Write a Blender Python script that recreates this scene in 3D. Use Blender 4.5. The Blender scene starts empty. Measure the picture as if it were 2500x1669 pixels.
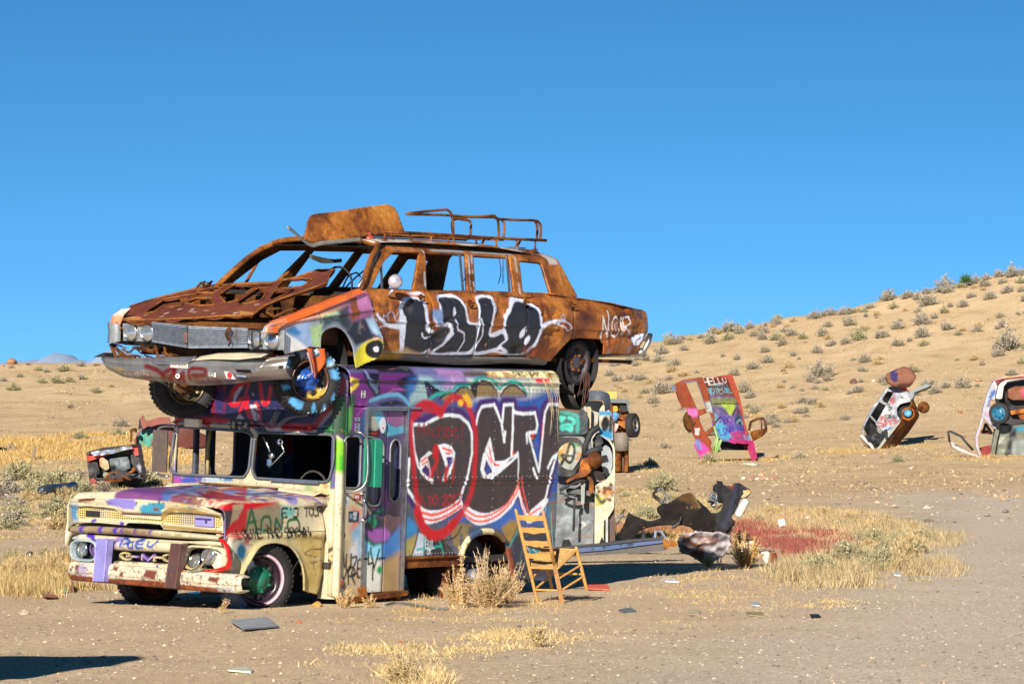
import bpy, bmesh, math, random
import numpy as np
from mathutils import Vector, Matrix
from mathutils.geometry import delaunay_2d_cdt
random.seed(7)
RNG = np.random.default_rng(11)
SC = bpy.context.scene
COL = SC.collection
# ------------------------------------------------------------ camera
F_PX, HZ = 9028.0,1062.0
PITCH = math.atan((HZ - 834.5) / F_PX)
CAM = np.array([0,0,1.7])
cd = bpy.data.cameras.new("camera"); cam = bpy.data.objects.new("camera", cd); COL.objects.link(cam)
cam.location = CAM; cam.rotation_euler = (math.pi / 2 + PITCH, 0,0)
cd.lens = F_PX / 2500 * 36; cd.sensor_width = 36; cd.clip_end = 30000; cd.clip_start = .5
SC.camera = cam
# ------------------------------------------------------------ sky and sun
EL = math.radians(24.5); TO_SUN = np.array([-.25,-.968])
az = math.atan2(TO_SUN[0], TO_SUN[1])
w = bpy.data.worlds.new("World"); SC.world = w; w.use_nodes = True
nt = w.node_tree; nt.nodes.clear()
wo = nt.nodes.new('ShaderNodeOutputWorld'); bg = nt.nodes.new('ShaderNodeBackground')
sky = nt.nodes.new('ShaderNodeTexSky'); sky.sky_type = 'NISHITA'; sky.sun_disc = False
sky.sun_elevation = EL; sky.sun_rotation = az; sky.altitude = 1600; sky.air_density = 1.0; sky.dust_density = .3; sky.ozone_density = 2.5
tc = nt.nodes.new('ShaderNodeTexCoord'); sx = nt.nodes.new('ShaderNodeSeparateXYZ'); cx = nt.nodes.new('ShaderNodeCombineXYZ')
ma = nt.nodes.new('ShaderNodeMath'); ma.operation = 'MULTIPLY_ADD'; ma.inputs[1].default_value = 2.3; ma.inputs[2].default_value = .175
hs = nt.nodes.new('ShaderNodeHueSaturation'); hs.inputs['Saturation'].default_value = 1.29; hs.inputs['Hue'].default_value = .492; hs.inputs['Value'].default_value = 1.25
L = nt.links.new
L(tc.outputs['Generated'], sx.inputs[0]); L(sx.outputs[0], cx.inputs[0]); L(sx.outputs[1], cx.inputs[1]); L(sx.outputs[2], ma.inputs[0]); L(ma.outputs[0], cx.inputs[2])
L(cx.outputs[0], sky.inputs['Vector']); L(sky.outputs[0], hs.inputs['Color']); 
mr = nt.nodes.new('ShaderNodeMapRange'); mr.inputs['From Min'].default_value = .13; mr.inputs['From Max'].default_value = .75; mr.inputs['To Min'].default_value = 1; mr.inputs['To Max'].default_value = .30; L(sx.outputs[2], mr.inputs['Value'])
zm = nt.nodes.new('ShaderNodeVectorMath'); zm.operation = 'SCALE'; L(hs.outputs[0], zm.inputs[0]); L(mr.outputs[0], zm.inputs['Scale']); L(zm.outputs[0], bg.inputs['Color'])  # upper sky dimmed towards the zenith to cut fill and deepen shadows
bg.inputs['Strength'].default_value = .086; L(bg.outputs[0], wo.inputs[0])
ld = bpy.data.lights.new("sun", 'SUN'); ld.energy = 4.7; ld.angle = math.radians(.5); ld.color = (1,.90,.76)
sun = bpy.data.objects.new("sun", ld); COL.objects.link(sun)
d = Vector((TO_SUN[0] * math.cos(EL), TO_SUN[1] * math.cos(EL), math.sin(EL)))
sun.rotation_euler = d.to_track_quat('Z', 'Y').to_euler(); sun.location = d * 50
SC.view_settings.view_transform = 'Standard'; SC.view_settings.look = 'None'; SC.view_settings.gamma = 1
SC.view_settings.exposure = .72
SC.cycles.max_bounces = 5; SC.cycles.use_denoising = True
# ------------------------------------------------------------ colour, frames and tracing
def C(r, g, b, k=1.0):
    o = []
    for v in (r, g, b):
        v /= 255.; v = v / 12.92 if v <= .04045 else ((v + .055) / 1.055) ** 2.4
        o.append(min(v * k, .9))
    return tuple(o)
WIN = dict(A=(220,480,3.0157),B=(850,480,3.0156),C=(140,980,3.0153),D=(780,880,2.529),M=(0,0,.9396),E=(1360,920,3.135),F=(1620,890,6.032),
  G=(2050,880,5.22),H=(0,850,3.485),F1=(850,880,4.9),F2=(1100,880,4.9),F3=(780,1150,4.6125),F4=(1060,1150,4.48),F5=(400,920,4.894),F6=(150,1180,5.22),
  K1=(0,1300,3.915),K2=(1300,1250,2.349),K3=(1600,620,2.61),K4=(600,1400,2.936),K5=(1340,930,3.823),K6=(1480,1140,5.593))
def src(w, x, y):
    a, b, s = WIN[w]; return a + x / s, b + y / s
def ray(px, py):
    x = (px - 1250) / F_PX; y = -(py - 834.5) / F_PX
    return np.array([x, math.cos(PITCH) - y * math.sin(PITCH), math.sin(PITCH) + y * math.cos(PITCH)])
class Frame:
    """a right-handed local frame of one wreck: origin and three axes in world metres"""
    def __init__(s, O, ex, ey, ez):
        s.O = np.array(O, float); s.R = np.stack([np.array(v, float) / np.linalg.norm(v) for v in (ex, ey, ez)])
        m = Matrix.Identity(4)
        for i in range(3):
            for j in range(3): m[j][i] = s.R[i][j]
            m[i][3] = s.O[i]
        s.M = m
    def inv(s, px, py, n, c):
        """photo point -> local point on the local plane n.p = c"""
        n = np.array(n, float); d = s.R @ ray(px, py); o = s.R @ (CAM - s.O)
        return o + (c - n @ o) / (n @ d) * d
    def tr(s, w, pts, n, c, keep=None):
        r = [s.inv(*src(w, x, y), n, c) for x, y in pts]
        return [tuple(p[k] for k in keep) for p in r] if keep else [tuple(p) for p in r]
def rot_frame(O, heading, roll=0., pitch=0.):
    a = math.radians(heading); r = math.radians(roll); p = math.radians(pitch)
    ex = np.array([math.cos(a), math.sin(a),0]); ey = np.array([-math.sin(a), math.cos(a),0]); ez = np.array([0,0,1.])
    ey, ez = ey * math.cos(r) + ez * math.sin(r), ez * math.cos(r) - ey * math.sin(r)
    ex, ez = ex * math.cos(p) + ez * math.sin(p), ez * math.cos(p) - ex * math.sin(p)
    return Frame(O, ex, ey, ez)
WORLD = Frame((0,0,0),(1,0,0),(0,1,0),(0,0,1))
def at(w, x, y, Y):
    return np.array(WORLD.inv(*src(w, x, y),(0,1,0), Y))
def arr(p): return np.array(p, float)
def sm(pts, n=5, closed=False):
    """Catmull-Rom through the points"""
    P = [np.array(p, float) for p in pts]; N = len(P); out = []
    for i in range(N if closed else N - 1):
        p0, p1, p2, p3 = (P[(i - 1) % N], P[i], P[(i + 1) % N], P[(i + 2) % N]) if closed else (P[max(i - 1,0)], P[i], P[i + 1], P[min(i + 2, N - 1)])
        for k in range(n):
            t = k / n
            out.append(tuple(.5 * (2 * p1 + (p2 - p0) * t + (2 * p0 - 5 * p1 + 4 * p2 - p3) * t * t + (3 * p1 - p0 - 3 * p2 + p3) * t ** 3)))
    if not closed: out.append(tuple(P[-1]))
    return out
# ------------------------------------------------------------ noise
def hsh(i, j, s=0):
    v = np.sin(i * 127.1 + j * 311.7 + s * 74.7) * 43758.5453
    return v - np.floor(v)
def vn(x, y, s=0):
    x = np.asarray(x, float); y = np.asarray(y, float)
    i = np.floor(x); j = np.floor(y); u = x - i; v = y - j; u = u * u * (3 - 2 * u); v = v * v * (3 - 2 * v)
    return (hsh(i, j, s) * (1 - u) + hsh(i + 1, j, s) * u) * (1 - v) + (hsh(i, j + 1, s) * (1 - u) + hsh(i + 1, j + 1, s) * u) * v
def fbm(x, y, s=0, o=4):
    r = 0; a = .5
    for k in range(o): r = r + a * vn(x * 2 ** k, y * 2 ** k, s + k); a *= .5
    return r / (1 - .5 ** o)
# ------------------------------------------------------------ sprayed paint: strokes and fills laid over a surface's own coordinates
GL = {'A':['00 26 40','13 33'],'B':['00 06 36 44 33 03','33 42 30 00'],'C':['45 26 04 02 20 41'],'D':['00 06 26 44 42 20 00'],'E':['46 06 00 40','03 33'],'F':['46 06 00','03 33'],
 'G':['45 26 04 02 20 40 43 23'],'H':['00 06','40 46','03 43'],'I':['20 26'],'J':['46 41 20 01'],'K':['00 06','46 03 40'],'L':['06 00 40'],'M':['00 06 23 46 40'],'N':['00 06 40 46'],
 'O':['20 02 04 26 44 42 20'],'P':['00 06 36 44 33 03'],'Q':['20 02 04 26 44 42 20','22 50'],'R':['00 06 36 44 33 03','23 40'],'S':['45 26 05 04 42 41 20 01'],'T':['06 46','26 20'],
 'U':['06 01 20 41 46'],'V':['06 20 46'],'W':['06 10 24 30 46'],'X':['00 46','06 40'],'Y':['06 23 46','23 20'],'Z':['06 46 00 40'],'0':['20 02 04 26 44 42 20'],'1':['05 26 20'],
 '2':['05 26 45 44 00 40'],'3':['06 36 45 33 42 30 00'],'4':['30 36 02 42'],'5':['46 06 03 33 42 30 00'],'6':['45 26 03 01 20 41 33 03'],'7':['06 46 10'],'8':['20 01 23 45 26 05 23 41 20'],
 '9':['43 13 05 26 45 43 20'],'.':['20 21'],'-':['03 43'],'!':['26 22','20 21'],"'":['26 25'],'/':['00 46'],'c':['34 13 02 11 30'],'h':['06 00','03 24 33 30'],'a':['34 04 01 20 32 34 30'],'e':['02 33 24 03 01 20 40'],
 'l':['26 20'],'i':['24 20','26 25'],'w':['04 10 23 30 44'],'d':['46 40 10 02 14 44'],'n':['04 00','03 24 34 30'],'o':['20 02 13 24 33 31 20']}
class Paint:
    def __init__(s, wob=.004, gain=1.): s.ops = []; s.wob = wob; s.gain = gain
    def fill(s, c, a=1.): s.ops.append(('f', None, c, 0, a, 0, None)); return s
    def poly(s, pts, c, soft=.006, a=1., n=None): s.ops.append(('p', arr(pts), c, soft, a, 0, n)); return s
    def stroke(s, pts, w, c, soft=.005, a=1., n=None): s.ops.append(('s', arr(pts), c, soft, a, w / 2, n)); return s
    def blob(s, c0, rx, ry, c, soft=.5, a=1., n=None): s.ops.append(('b', arr([c0,(rx, ry)]), c, soft, a, 0, n)); return s
    def text(s, t, x, y, h, w, c, cw=.62, lw=None, sl=0., a=1., soft=.003, dy=0., flip=1):
        for k, ch in enumerate(t):
            for st in GL.get(ch, []):
                P = [(x + flip * (k * h * cw + int(q[0]) / 4 * h * (cw - .14) + sl * int(q[1]) / 6 * h), y + k * dy + int(q[1]) / 6 * h) for q in st.split()]
                if len(P) > 3: P = sm(P, 3)
                s.stroke(P, lw or w, c, soft, a)
        return s
    def apply(s, P):
        P = np.asarray(P, float); N = len(P)
        Q = P + s.wob * (np.stack([vn(P[:, 0] * 30, P[:, 1] * 30,3), vn(P[:, 0] * 30, P[:, 1] * 30,9)],1) - .5)
        col = np.zeros((N, 4)); col[:, :3] = .3
        for k, G, c, soft, a, hw, n in s.ops:
            if k == 'f': idx = np.arange(N); m = np.ones(N)
            else:
                if k == 'b': lo = G[0] - G[1] * 1.6; hi = G[0] + G[1] * 1.6
                else: lo = G.min(0) - hw - soft * 2; hi = G.max(0) + hw + soft * 2
                idx = np.where((Q[:, 0] > lo[0]) & (Q[:, 0] < hi[0]) & (Q[:, 1] > lo[1]) & (Q[:, 1] < hi[1]))[0]
                if len(idx) == 0: continue
                q = Q[idx]
                if k == 'b':
                    r = np.hypot((q[:, 0] - G[0][0]) / G[1][0],(q[:, 1] - G[0][1]) / G[1][1]); m = np.clip((1 + soft * .5 - r) / max(soft, .01),0,1)
                else:
                    D = np.full(len(q),1e9); ins = np.zeros(len(q), bool); M = len(G)
                    for i in range(M if k == 'p' else M - 1):
                        A_, B_ = G[i], G[(i + 1) % M]; e = B_ - A_; v = q - A_
                        t = np.clip((v @ e) / (e @ e + 1e-12),0,1); dd = v - t[:, None] * e
                        D = np.minimum(D, np.hypot(dd[:, 0], dd[:, 1]))
                        if k == 'p':
                            cnd = (A_[1] > q[:, 1]) != (B_[1] > q[:, 1])
                            ins ^= cnd & (q[:, 0] < (B_[0] - A_[0]) * (q[:, 1] - A_[1]) / ((B_[1] - A_[1]) if B_[1] != A_[1] else 1e-9) + A_[0])
                    sd = np.where(ins, -D, D) if k == 'p' else D - hw
                    m = np.clip(.5 - sd / (2 * soft),0,1)
            m = m * a
            if n is not None:
                q = P[idx]; m = m * np.clip((fbm(q[:, 0] * n[0], q[:, 1] * n[0], n[2] if len(n) > 2 else 5) - n[1]) * 9 + .5,0,1)
            A0 = col[idx, 3]; A1 = 1 - (1 - A0) * (1 - m)
            col[idx, :3] = (col[idx, :3] * (A0 * (1 - m))[:, None] + np.array(c)[None] * m[:, None]) / np.maximum(A1,1e-6)[:, None]
            col[idx, 3] = A1
        col[:, :3] *= s.gain
        return col
# ------------------------------------------------------------ materials
MATS = {}
def nd(m, t, **k):
    n = m.node_tree.nodes.new(t)
    for a, v in k.items():
        if a.startswith('i_'): n.inputs[a[2:].replace('_', ' ')].default_value = v
        else: setattr(n, a, v)
    return n
def ramp(m, fac, stops):
    r = nd(m, 'ShaderNodeValToRGB'); e = r.color_ramp.elements
    while len(e) < len(stops): e.new(.5)
    for i, (p, c) in enumerate(stops): e[i].position = p; e[i].color = (*c, 1) if len(c) == 3 else c
    m.node_tree.links.new(fac, r.inputs[0]); return r.outputs[0]
def mixc(m, fac, a, b, mode='MIX'):
    n = nd(m, 'ShaderNodeMix', data_type='RGBA', blend_type=mode)
    for i, v in ((0, fac),(6, a),(7, b)):
        if hasattr(v, 'is_output'): m.node_tree.links.new(v, n.inputs[i])
        else: n.inputs[i].default_value = v if i == 0 else (*v[:3],1)
    return n.outputs[2]
def newmat(name):
    m = bpy.data.materials.new(name); m.use_nodes = True
    return m, m.node_tree.nodes['Principled BSDF'], m.node_tree.links.new
def noise(m, scale, detail=5, rough=.6, vec=None, dist=0.):
    n = nd(m, 'ShaderNodeTexNoise'); n.inputs['Scale'].default_value = scale; n.inputs['Detail'].default_value = detail; n.inputs['Roughness'].default_value = rough; n.inputs['Distortion'].default_value = dist
    if vec is None:
        t = nd(m, 'ShaderNodeTexCoord'); vec = t.outputs['Object']
    m.node_tree.links.new(vec, n.inputs['Vector']); return n.outputs['Fac']
def bump(m, B, h, strength=.3, dist=.01):
    b = nd(m, 'ShaderNodeBump'); b.inputs['Strength'].default_value = strength; b.inputs['Distance'].default_value = dist
    m.node_tree.links.new(h, b.inputs['Height']); m.node_tree.links.new(b.outputs[0], B.inputs['Normal'])
def rust_col(m, dark=1.):
    k = dark
    a = ramp(m, noise(m, 2.2,8,.68),[(.30,(.045*k, .018*k, .012*k)),(.44,(.20*k, .065*k, .018*k)),(.54,(.44*k, .16*k, .03*k)),(.70,(.62*k, .28*k, .055*k))])
    b = ramp(m, noise(m, 22,6,.7),[(.3,(.55,.5,.5)),(.62,(1.15,1.1,1.05))])
    return mixc(m, 1., a, b, 'MULTIPLY')
def painted(key, base=None, rough=.42, rust=1., grime=.5, spec=.5, chips=0., metal=0.):
    """sprayed paint (colour attribute) over bare base: rust or a plain colour"""
    if key in MATS: return MATS[key]
    m, B, L = newmat(key)
    at_ = nd(m, 'ShaderNodeAttribute', attribute_name='Col')
    bc = rust_col(m, rust) if base is None else base
    fac = at_.outputs['Alpha']
    if chips > 0:
        ch = ramp(m, noise(m, 14,8,.75),[(.34 + chips * .1,(0,0,0)),(.37 + chips * .1,(1,1,1))])
        mm = nd(m, 'ShaderNodeMath', operation='MULTIPLY'); L(fac, mm.inputs[0]); L(ch, mm.inputs[1]); fac = mm.outputs[0]
        if base is not None: bc = rust_col(m, .8)
    c = mixc(m, fac, bc, at_.outputs['Color'])
    g = ramp(m, noise(m, 5,8,.7),[(.3,(1 - grime,) * 3),(.6,(1,1,1))])
    c = mixc(m, 1., c, g, 'MULTIPLY')
    L(c, B.inputs['Base Color']); B.inputs['Roughness'].default_value = rough; B.inputs['Metallic'].default_value = metal
    B.inputs['Specular IOR Level'].default_value = spec
    bump(m, B, noise(m, 60,5,.7),.25,.004)
    MATS[key] = m; return m
def plain(key, c=(.3,.3,.3), rough=.6, metal=0., var=.25, scale=12, bmp=.15, spec=.5):
    if key in MATS: return MATS[key]
    m, B, L = newmat(key)
    g = ramp(m, noise(m, scale, 6,.7),[(.3, tuple(v * (1 - var) for v in c)),(.65, tuple(min(1, v * (1 + var * .5)) for v in c))])
    L(g, B.inputs['Base Color']); B.inputs['Roughness'].default_value = rough; B.inputs['Metallic'].default_value = metal; B.inputs['Specular IOR Level'].default_value = spec
    if bmp: bump(m, B, noise(m, scale * 4,5,.7), bmp, .005)
    MATS[key] = m; return m
def rustm(key='rust', k=1., rough=.8):
    if key in MATS: return MATS[key]
    m, B, L = newmat(key); L(rust_col(m, k), B.inputs['Base Color']); B.inputs['Roughness'].default_value = rough; B.inputs['Specular IOR Level'].default_value = .25
    bump(m, B, noise(m, 40,6,.75),.5,.006); MATS[key] = m; return m
RUST = rustm(); RUSTD = rustm('rust_dark', .3); RUSTM = rustm('rust_mid', .6)
BLACK = plain('burnt_black', (.012,.012,.014),.7,0,.4)
RUBBER = plain('rubber', (.022,.022,.024),.8,0,.4,30,.3)
CHROME = plain('old_chrome', (.62,.62,.62),.22,1., .35,9,.1)
ALU = plain('bare_aluminium', (.5,.51,.52),.38,1., .3,14,.15)
GREYM = plain('grey_metal', (.22,.24,.26),.5,.2,.4,6,.2)
# ------------------------------------------------------------ objects
def tag(o, label=None, cat=None, group=None, kind=None):
    if label: o['label'] = label
    if cat: o['category'] = cat
    if group: o['group'] = group
    if kind: o['kind'] = kind
    return o
def thing(name, label, cat, frame, base=(0,0,0), group=None):
    o = bpy.data.objects.new(name, None); o.empty_display_size = .2; COL.objects.link(o)
    o.matrix_world = frame.M @ Matrix.Translation(Vector(base)); o['_f'] = 0
    del o['_f']
    ROOT[o.name] = (frame, base); return tag(o, label, cat, group)
ROOT = {}
def link(name, me, parent=None, frame=None, label=None):
    """mesh coordinates are in the frame of the thing it belongs to"""
    o = bpy.data.objects.new(name, me); COL.objects.link(o)
    if parent is not None:
        top = parent
        while top.parent is not None: top = top.parent
        o.parent = parent
        o.matrix_basis = Matrix.Translation(-Vector(ROOT[top.name][1])) if parent is top else Matrix.Identity(4)
    elif frame is not None: o.matrix_world = frame.M
    if label: o['label'] = label
    return o
def setcol(me, rgba):
    a = me.color_attributes.new('Col', 'FLOAT_COLOR', 'POINT'); a.data.foreach_set('color', np.asarray(rgba, np.float32).ravel())
def inpoly(P, G):
    ins = np.zeros(len(P), bool); M = len(G)
    for i in range(M):
        A_, B_ = G[i], G[(i + 1) % M]
        if A_[1] == B_[1]: continue
        ins ^= ((A_[1] > P[:, 1]) != (B_[1] > P[:, 1])) & (P[:, 0] < (B_[0] - A_[0]) * (P[:, 1] - A_[1]) / (B_[1] - A_[1]) + A_[0])
    return ins
def sheet(name, outline, holes, h, fmap, mat, paint=None, parent=None, thick=.008, frame=None, pp=None, label=None, flip=False, ext=None):
    """a cut metal sheet: outline and holes in (u,v), meshed finely, bent to 3-D by fmap(u,v)"""
    hu, hv = h if isinstance(h, tuple) else (h, h)
    loops = [arr(outline)] + [arr(q) for q in holes]
    pts = []; edges = []
    for lp in loops:
        n0 = len(pts); M = len(lp)
        for i in range(M):
            A_, B_ = lp[i], lp[(i + 1) % M]; k = max(1, int(math.hypot((B_[0] - A_[0]) / hu, (B_[1] - A_[1]) / hv)))
            for j in range(k): pts.append(A_ + (B_ - A_) * j / k)
        n1 = len(pts); edges += [(a, a + 1 if a + 1 < n1 else n0) for a in range(n0, n1)]
    lo, hi = loops[0].min(0), loops[0].max(0)
    gu = np.arange(lo[0] + hu / 2, hi[0], hu); gv = np.arange(lo[1] + hv / 2, hi[1], hv)
    U, V = np.meshgrid(gu, gv); U = U + (np.arange(len(gv)) % 2)[:, None] * hu * .5
    G = np.stack([U.ravel(), V.ravel()],1)
    k = inpoly(G, loops[0])
    for q in loops[1:]: k &= ~inpoly(G, q)
    G = G[k]
    if len(G):
        bp = arr(pts); keep = np.ones(len(G), bool)
        for b in bp: keep &= ~((np.abs(G[:, 0] - b[0]) < hu * .35) & (np.abs(G[:, 1] - b[1]) < hv * .35))
        G = G[keep]
    allp = [Vector(p) for p in pts] + [Vector(p) for p in G]
    r = delaunay_2d_cdt(allp, edges, [],0,1e-6)
    P = arr([tuple(v) for v in r[0]]); T = np.array([f for f in r[2] if len(f) == 3])
    cen = P[T].mean(1); k = inpoly(cen, loops[0])
    for q in loops[1:]: k &= ~inpoly(cen, q)
    T = T[k]
    if flip: T = T[:, ::-1]
    X = np.stack(np.broadcast_arrays(*fmap(P[:, 0], P[:, 1])),1)
    col_ = paint.apply(pp(P[:, 0], P[:, 1]) if pp else P) if paint is not None else None
    if ext is not None:
        N_ = len(X); X = np.concatenate([X, X + np.array(ext)[None]]); ed = {}
        for t in T:
            for i in range(3):
                a, b = int(t[i]), int(t[(i + 1) % 3]); ed[(a, b)] = 1
        W_ = []
        for (a, b) in ed:
            if (b, a) not in ed: W_ += [(b, a, a + N_),(b, a + N_, b + N_)]
        T = np.concatenate([T, T[:, ::-1] + N_, np.array(W_)]); thick = 0
        if col_ is not None: col_ = np.concatenate([col_, col_])
    me = bpy.data.meshes.new(name); me.from_pydata(X.tolist(),[], T.tolist()); me.update()
    me.shade_smooth()
    if col_ is not None: setcol(me, col_)
    me.materials.append(mat)
    o = link(name, me, parent, frame, label)
    if ext is not None: e = o.modifiers.new('sharp edges', 'EDGE_SPLIT'); e.split_angle = math.radians(42)
    if thick:
        s = o.modifiers.new('thickness', 'SOLIDIFY'); s.thickness = thick; s.offset = -1
        if thick >= .04: e = o.modifiers.new('sharp edges', 'EDGE_SPLIT'); e.split_angle = math.radians(42)
    return o
def side_map(y=0., bul=None, n=.0, s=1):
    return lambda u, v: (u, y + (bul(u, v) if bul else 0 * u) + n * (fbm(u * 3, v * 3, s) - .5), v)
def front_map(x=0., bul=None, n=.0, s=2):
    return lambda u, v: (x + (bul(u, v) if bul else 0 * u) + n * (fbm(u * 3, v * 3, s) - .5), u, v)
class MB:
    def __init__(s): s.v = []; s.f = []; s.sm = []
    def add(s, V, Fs, smooth=False):
        n = len(s.v); s.v += [tuple(map(float, p)) for p in V]; s.f += [tuple(i + n for i in f) for f in Fs]; s.sm += [smooth] * len(Fs); return s
    def box(s, a, b, ch=.0):
        x0, y0, z0 = a; x1, y1, z1 = b
        if ch <= 0:
            V = [(x, y, z) for x in (x0, x1) for y in (y0, y1) for z in (z0, z1)]
            return s.add(V, [(0,1,3,2),(4,6,7,5),(0,4,5,1),(2,3,7,6),(0,2,6,4),(1,5,7,3)])
        bm = bmesh.new(); bmesh.ops.create_cube(bm, size=1)
        for v in bm.verts: v.co = Vector(((x0 + x1) / 2 + v.co.x * (x1 - x0),(y0 + y1) / 2 + v.co.y * (y1 - y0),(z0 + z1) / 2 + v.co.z * (z1 - z0)))
        bmesh.ops.bevel(bm, geom=bm.edges[:], offset=ch, segments=2, affect='EDGES', profile=.5)
        bm.verts.index_update(); s.add([v.co for v in bm.verts],[tuple(v.index for v in f.verts) for f in bm.faces]); bm.free(); return s
    def obox(s, c, ax, half, ch=0.):
        n = len(s.v); h = half; s.box((-h[0],-h[1],-h[2]),(h[0], h[1], h[2]), ch)
        A = [np.array(a, float) / np.linalg.norm(a) for a in ax]; c = np.array(c, float)
        for i in range(n, len(s.v)):
            q = s.v[i]; s.v[i] = tuple(c + A[0] * q[0] + A[1] * q[1] + A[2] * q[2])
        return s
    def beam(s, p, q, w, h, up=(0,0,1), ch=0.):
        p = arr(p); q = arr(q); d = q - p; L_ = np.linalg.norm(d); d = d / L_; sd = np.cross(d, up); sd = sd / np.linalg.norm(sd); u2 = np.cross(sd, d)
        return s.obox((p + q) / 2,(d, sd, u2),(L_ / 2, w / 2, h / 2), ch)
    def tube(s, path, r, seg=8, cap=True, closed=False):
        P = [arr(p) for p in path]; n = len(P); rr = r if hasattr(r, '__len__') else [r] * n; V = []; prev = None
        for i in range(n):
            t = (P[(i + 1) % n] - P[i - 1]) if closed else P[min(i + 1, n - 1)] - P[max(i - 1,0)]
            t = t / (np.linalg.norm(t) + 1e-9)
            if prev is None:
                a = np.array([0,0,1.]) if abs(t[2]) < .9 else np.array([1., 0,0]); u = np.cross(t, a)
            else: u = prev - t * (prev @ t)
            u = u / np.linalg.norm(u); prev = u; w_ = np.cross(t, u)
            V += [P[i] + rr[i] * (math.cos(2 * math.pi * k / seg) * u + math.sin(2 * math.pi * k / seg) * w_) for k in range(seg)]
        Fs = [(i * seg + k, i * seg + (k + 1) % seg, ((i + 1) % n) * seg + (k + 1) % seg, ((i + 1) % n) * seg + k) for i in range(n if closed else n - 1) for k in range(seg)]
        if cap and not closed: Fs += [tuple(range(seg))[::-1], tuple((n - 1) * seg + k for k in range(seg))]
        return s.add(V, Fs, True)
    def lathe(s, c, axis, prof, seg=40, arc=None, smooth=True):
        c = arr(c); a = arr(axis); a = a / np.linalg.norm(a); t = np.array([0,0,1.]) if abs(a[2]) < .9 else np.array([1., 0,0])
        u = np.cross(a, t); u /= np.linalg.norm(u); w_ = np.cross(u, a); V = []; n = len(prof)
        for k in range(seg):
            th = 2 * math.pi * k / seg
            V += [c + a * h + r * (math.cos(th) * u + math.sin(th) * w_) for r, h in prof]
        Fs = [(k * n + i, k * n + i + 1,((k + 1) % seg) * n + i + 1,((k + 1) % seg) * n + i) for k in range(seg) for i in range(n - 1)]
        return s.add(V, Fs, smooth)
    def prism(s, pts2, d0, d1, mp):
        """2-D outline extruded from depth d0 to d1; mp(a,b,d) -> xyz"""
        n = len(pts2); V = [mp(a, b, d0) for a, b in pts2] + [mp(a, b, d1) for a, b in pts2]
        return s.add(V, [tuple(range(n)), tuple(range(2 * n - 1, n - 1,-1))] + [(i, (i + 1) % n + 0,(i + 1) % n + n, i + n)[::-1] for i in range(n)])
    def build(s, name, mat, parent=None, frame=None, col=None, label=None):
        me = bpy.data.meshes.new(name); me.from_pydata(s.v, [], s.f); me.update()
        me.polygons.foreach_set('use_smooth', s.sm)
        bm = bmesh.new(); bm.from_mesh(me); bmesh.ops.recalc_face_normals(bm, faces=bm.faces[:]); bm.to_mesh(me); bm.free()
        if col is not None: setcol(me, col if hasattr(col, 'shape') else np.tile(col if len(col) == 4 else (*col, 1),(len(s.v),1)))
        me.materials.append(mat); return link(name, me, parent, frame, label)
def loft(name, curves, nu, mat, parent=None, frame=None, paint=None, pk=(0,2), thick=.006, nv=1, label=None, smooth_v=False):
    """a surface through several 3-D curves"""
    def res(c, n):
        c = arr(c); dd = np.r_[0, np.cumsum(np.linalg.norm(np.diff(c, axis=0), axis=1))]; t = np.linspace(0, dd[-1], n)
        return np.stack([np.interp(t, dd, c[:, k]) for k in range(3)],1)
    R = [res(c, nu) for c in curves]; rows = []
    for i in range(len(R) - 1):
        for j in range(nv): rows.append(R[i] + (R[i + 1] - R[i]) * j / nv)
    rows.append(R[-1]); V = np.concatenate(rows); m = len(rows)
    Fs = [(i * nu + k, i * nu + k + 1,(i + 1) * nu + k + 1,(i + 1) * nu + k) for i in range(m - 1) for k in range(nu - 1)]
    me = bpy.data.meshes.new(name); me.from_pydata(V.tolist(),[], Fs); me.update(); me.shade_smooth()
    if paint is not None: setcol(me, paint.apply(V[:, list(pk)]))
    me.materials.append(mat); o = link(name, me, parent, frame, label)
    if thick: s = o.modifiers.new('thickness', 'SOLIDIFY'); s.thickness = thick; s.offset = 0
    return o
def rrect(x0, y0, x1, y1, r, n=5):
    out = []
    for cx_, cy_, a0 in ((x1 - r, y1 - r, 0),(x0 + r, y1 - r, 90),(x0 + r, y0 + r, 180),(x1 - r, y0 + r, 270)):
        for k in range(n + 1):
            a = math.radians(a0 + 90 * k / n); out.append((cx_ + r * math.cos(a), cy_ + r * math.sin(a)))
    return out
def rpoly(pts, r, n=4):
    """round the corners of a polygon"""
    P = [arr(p) for p in pts]; out = []
    for i in range(len(P)):
        a, b, c = P[i - 1], P[i], P[(i + 1) % len(P)]
        u = a - b; v = c - b; lu = np.linalg.norm(u); lv = np.linalg.norm(v); q = min(r, lu * .45, lv * .45)
        s0 = b + u / lu * q; s1 = b + v / lv * q
        for k in range(n + 1): t = k / n; out.append(tuple((1 - t) ** 2 * s0 + 2 * t * (1 - t) * b + t * t * s1))
    return out
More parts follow.
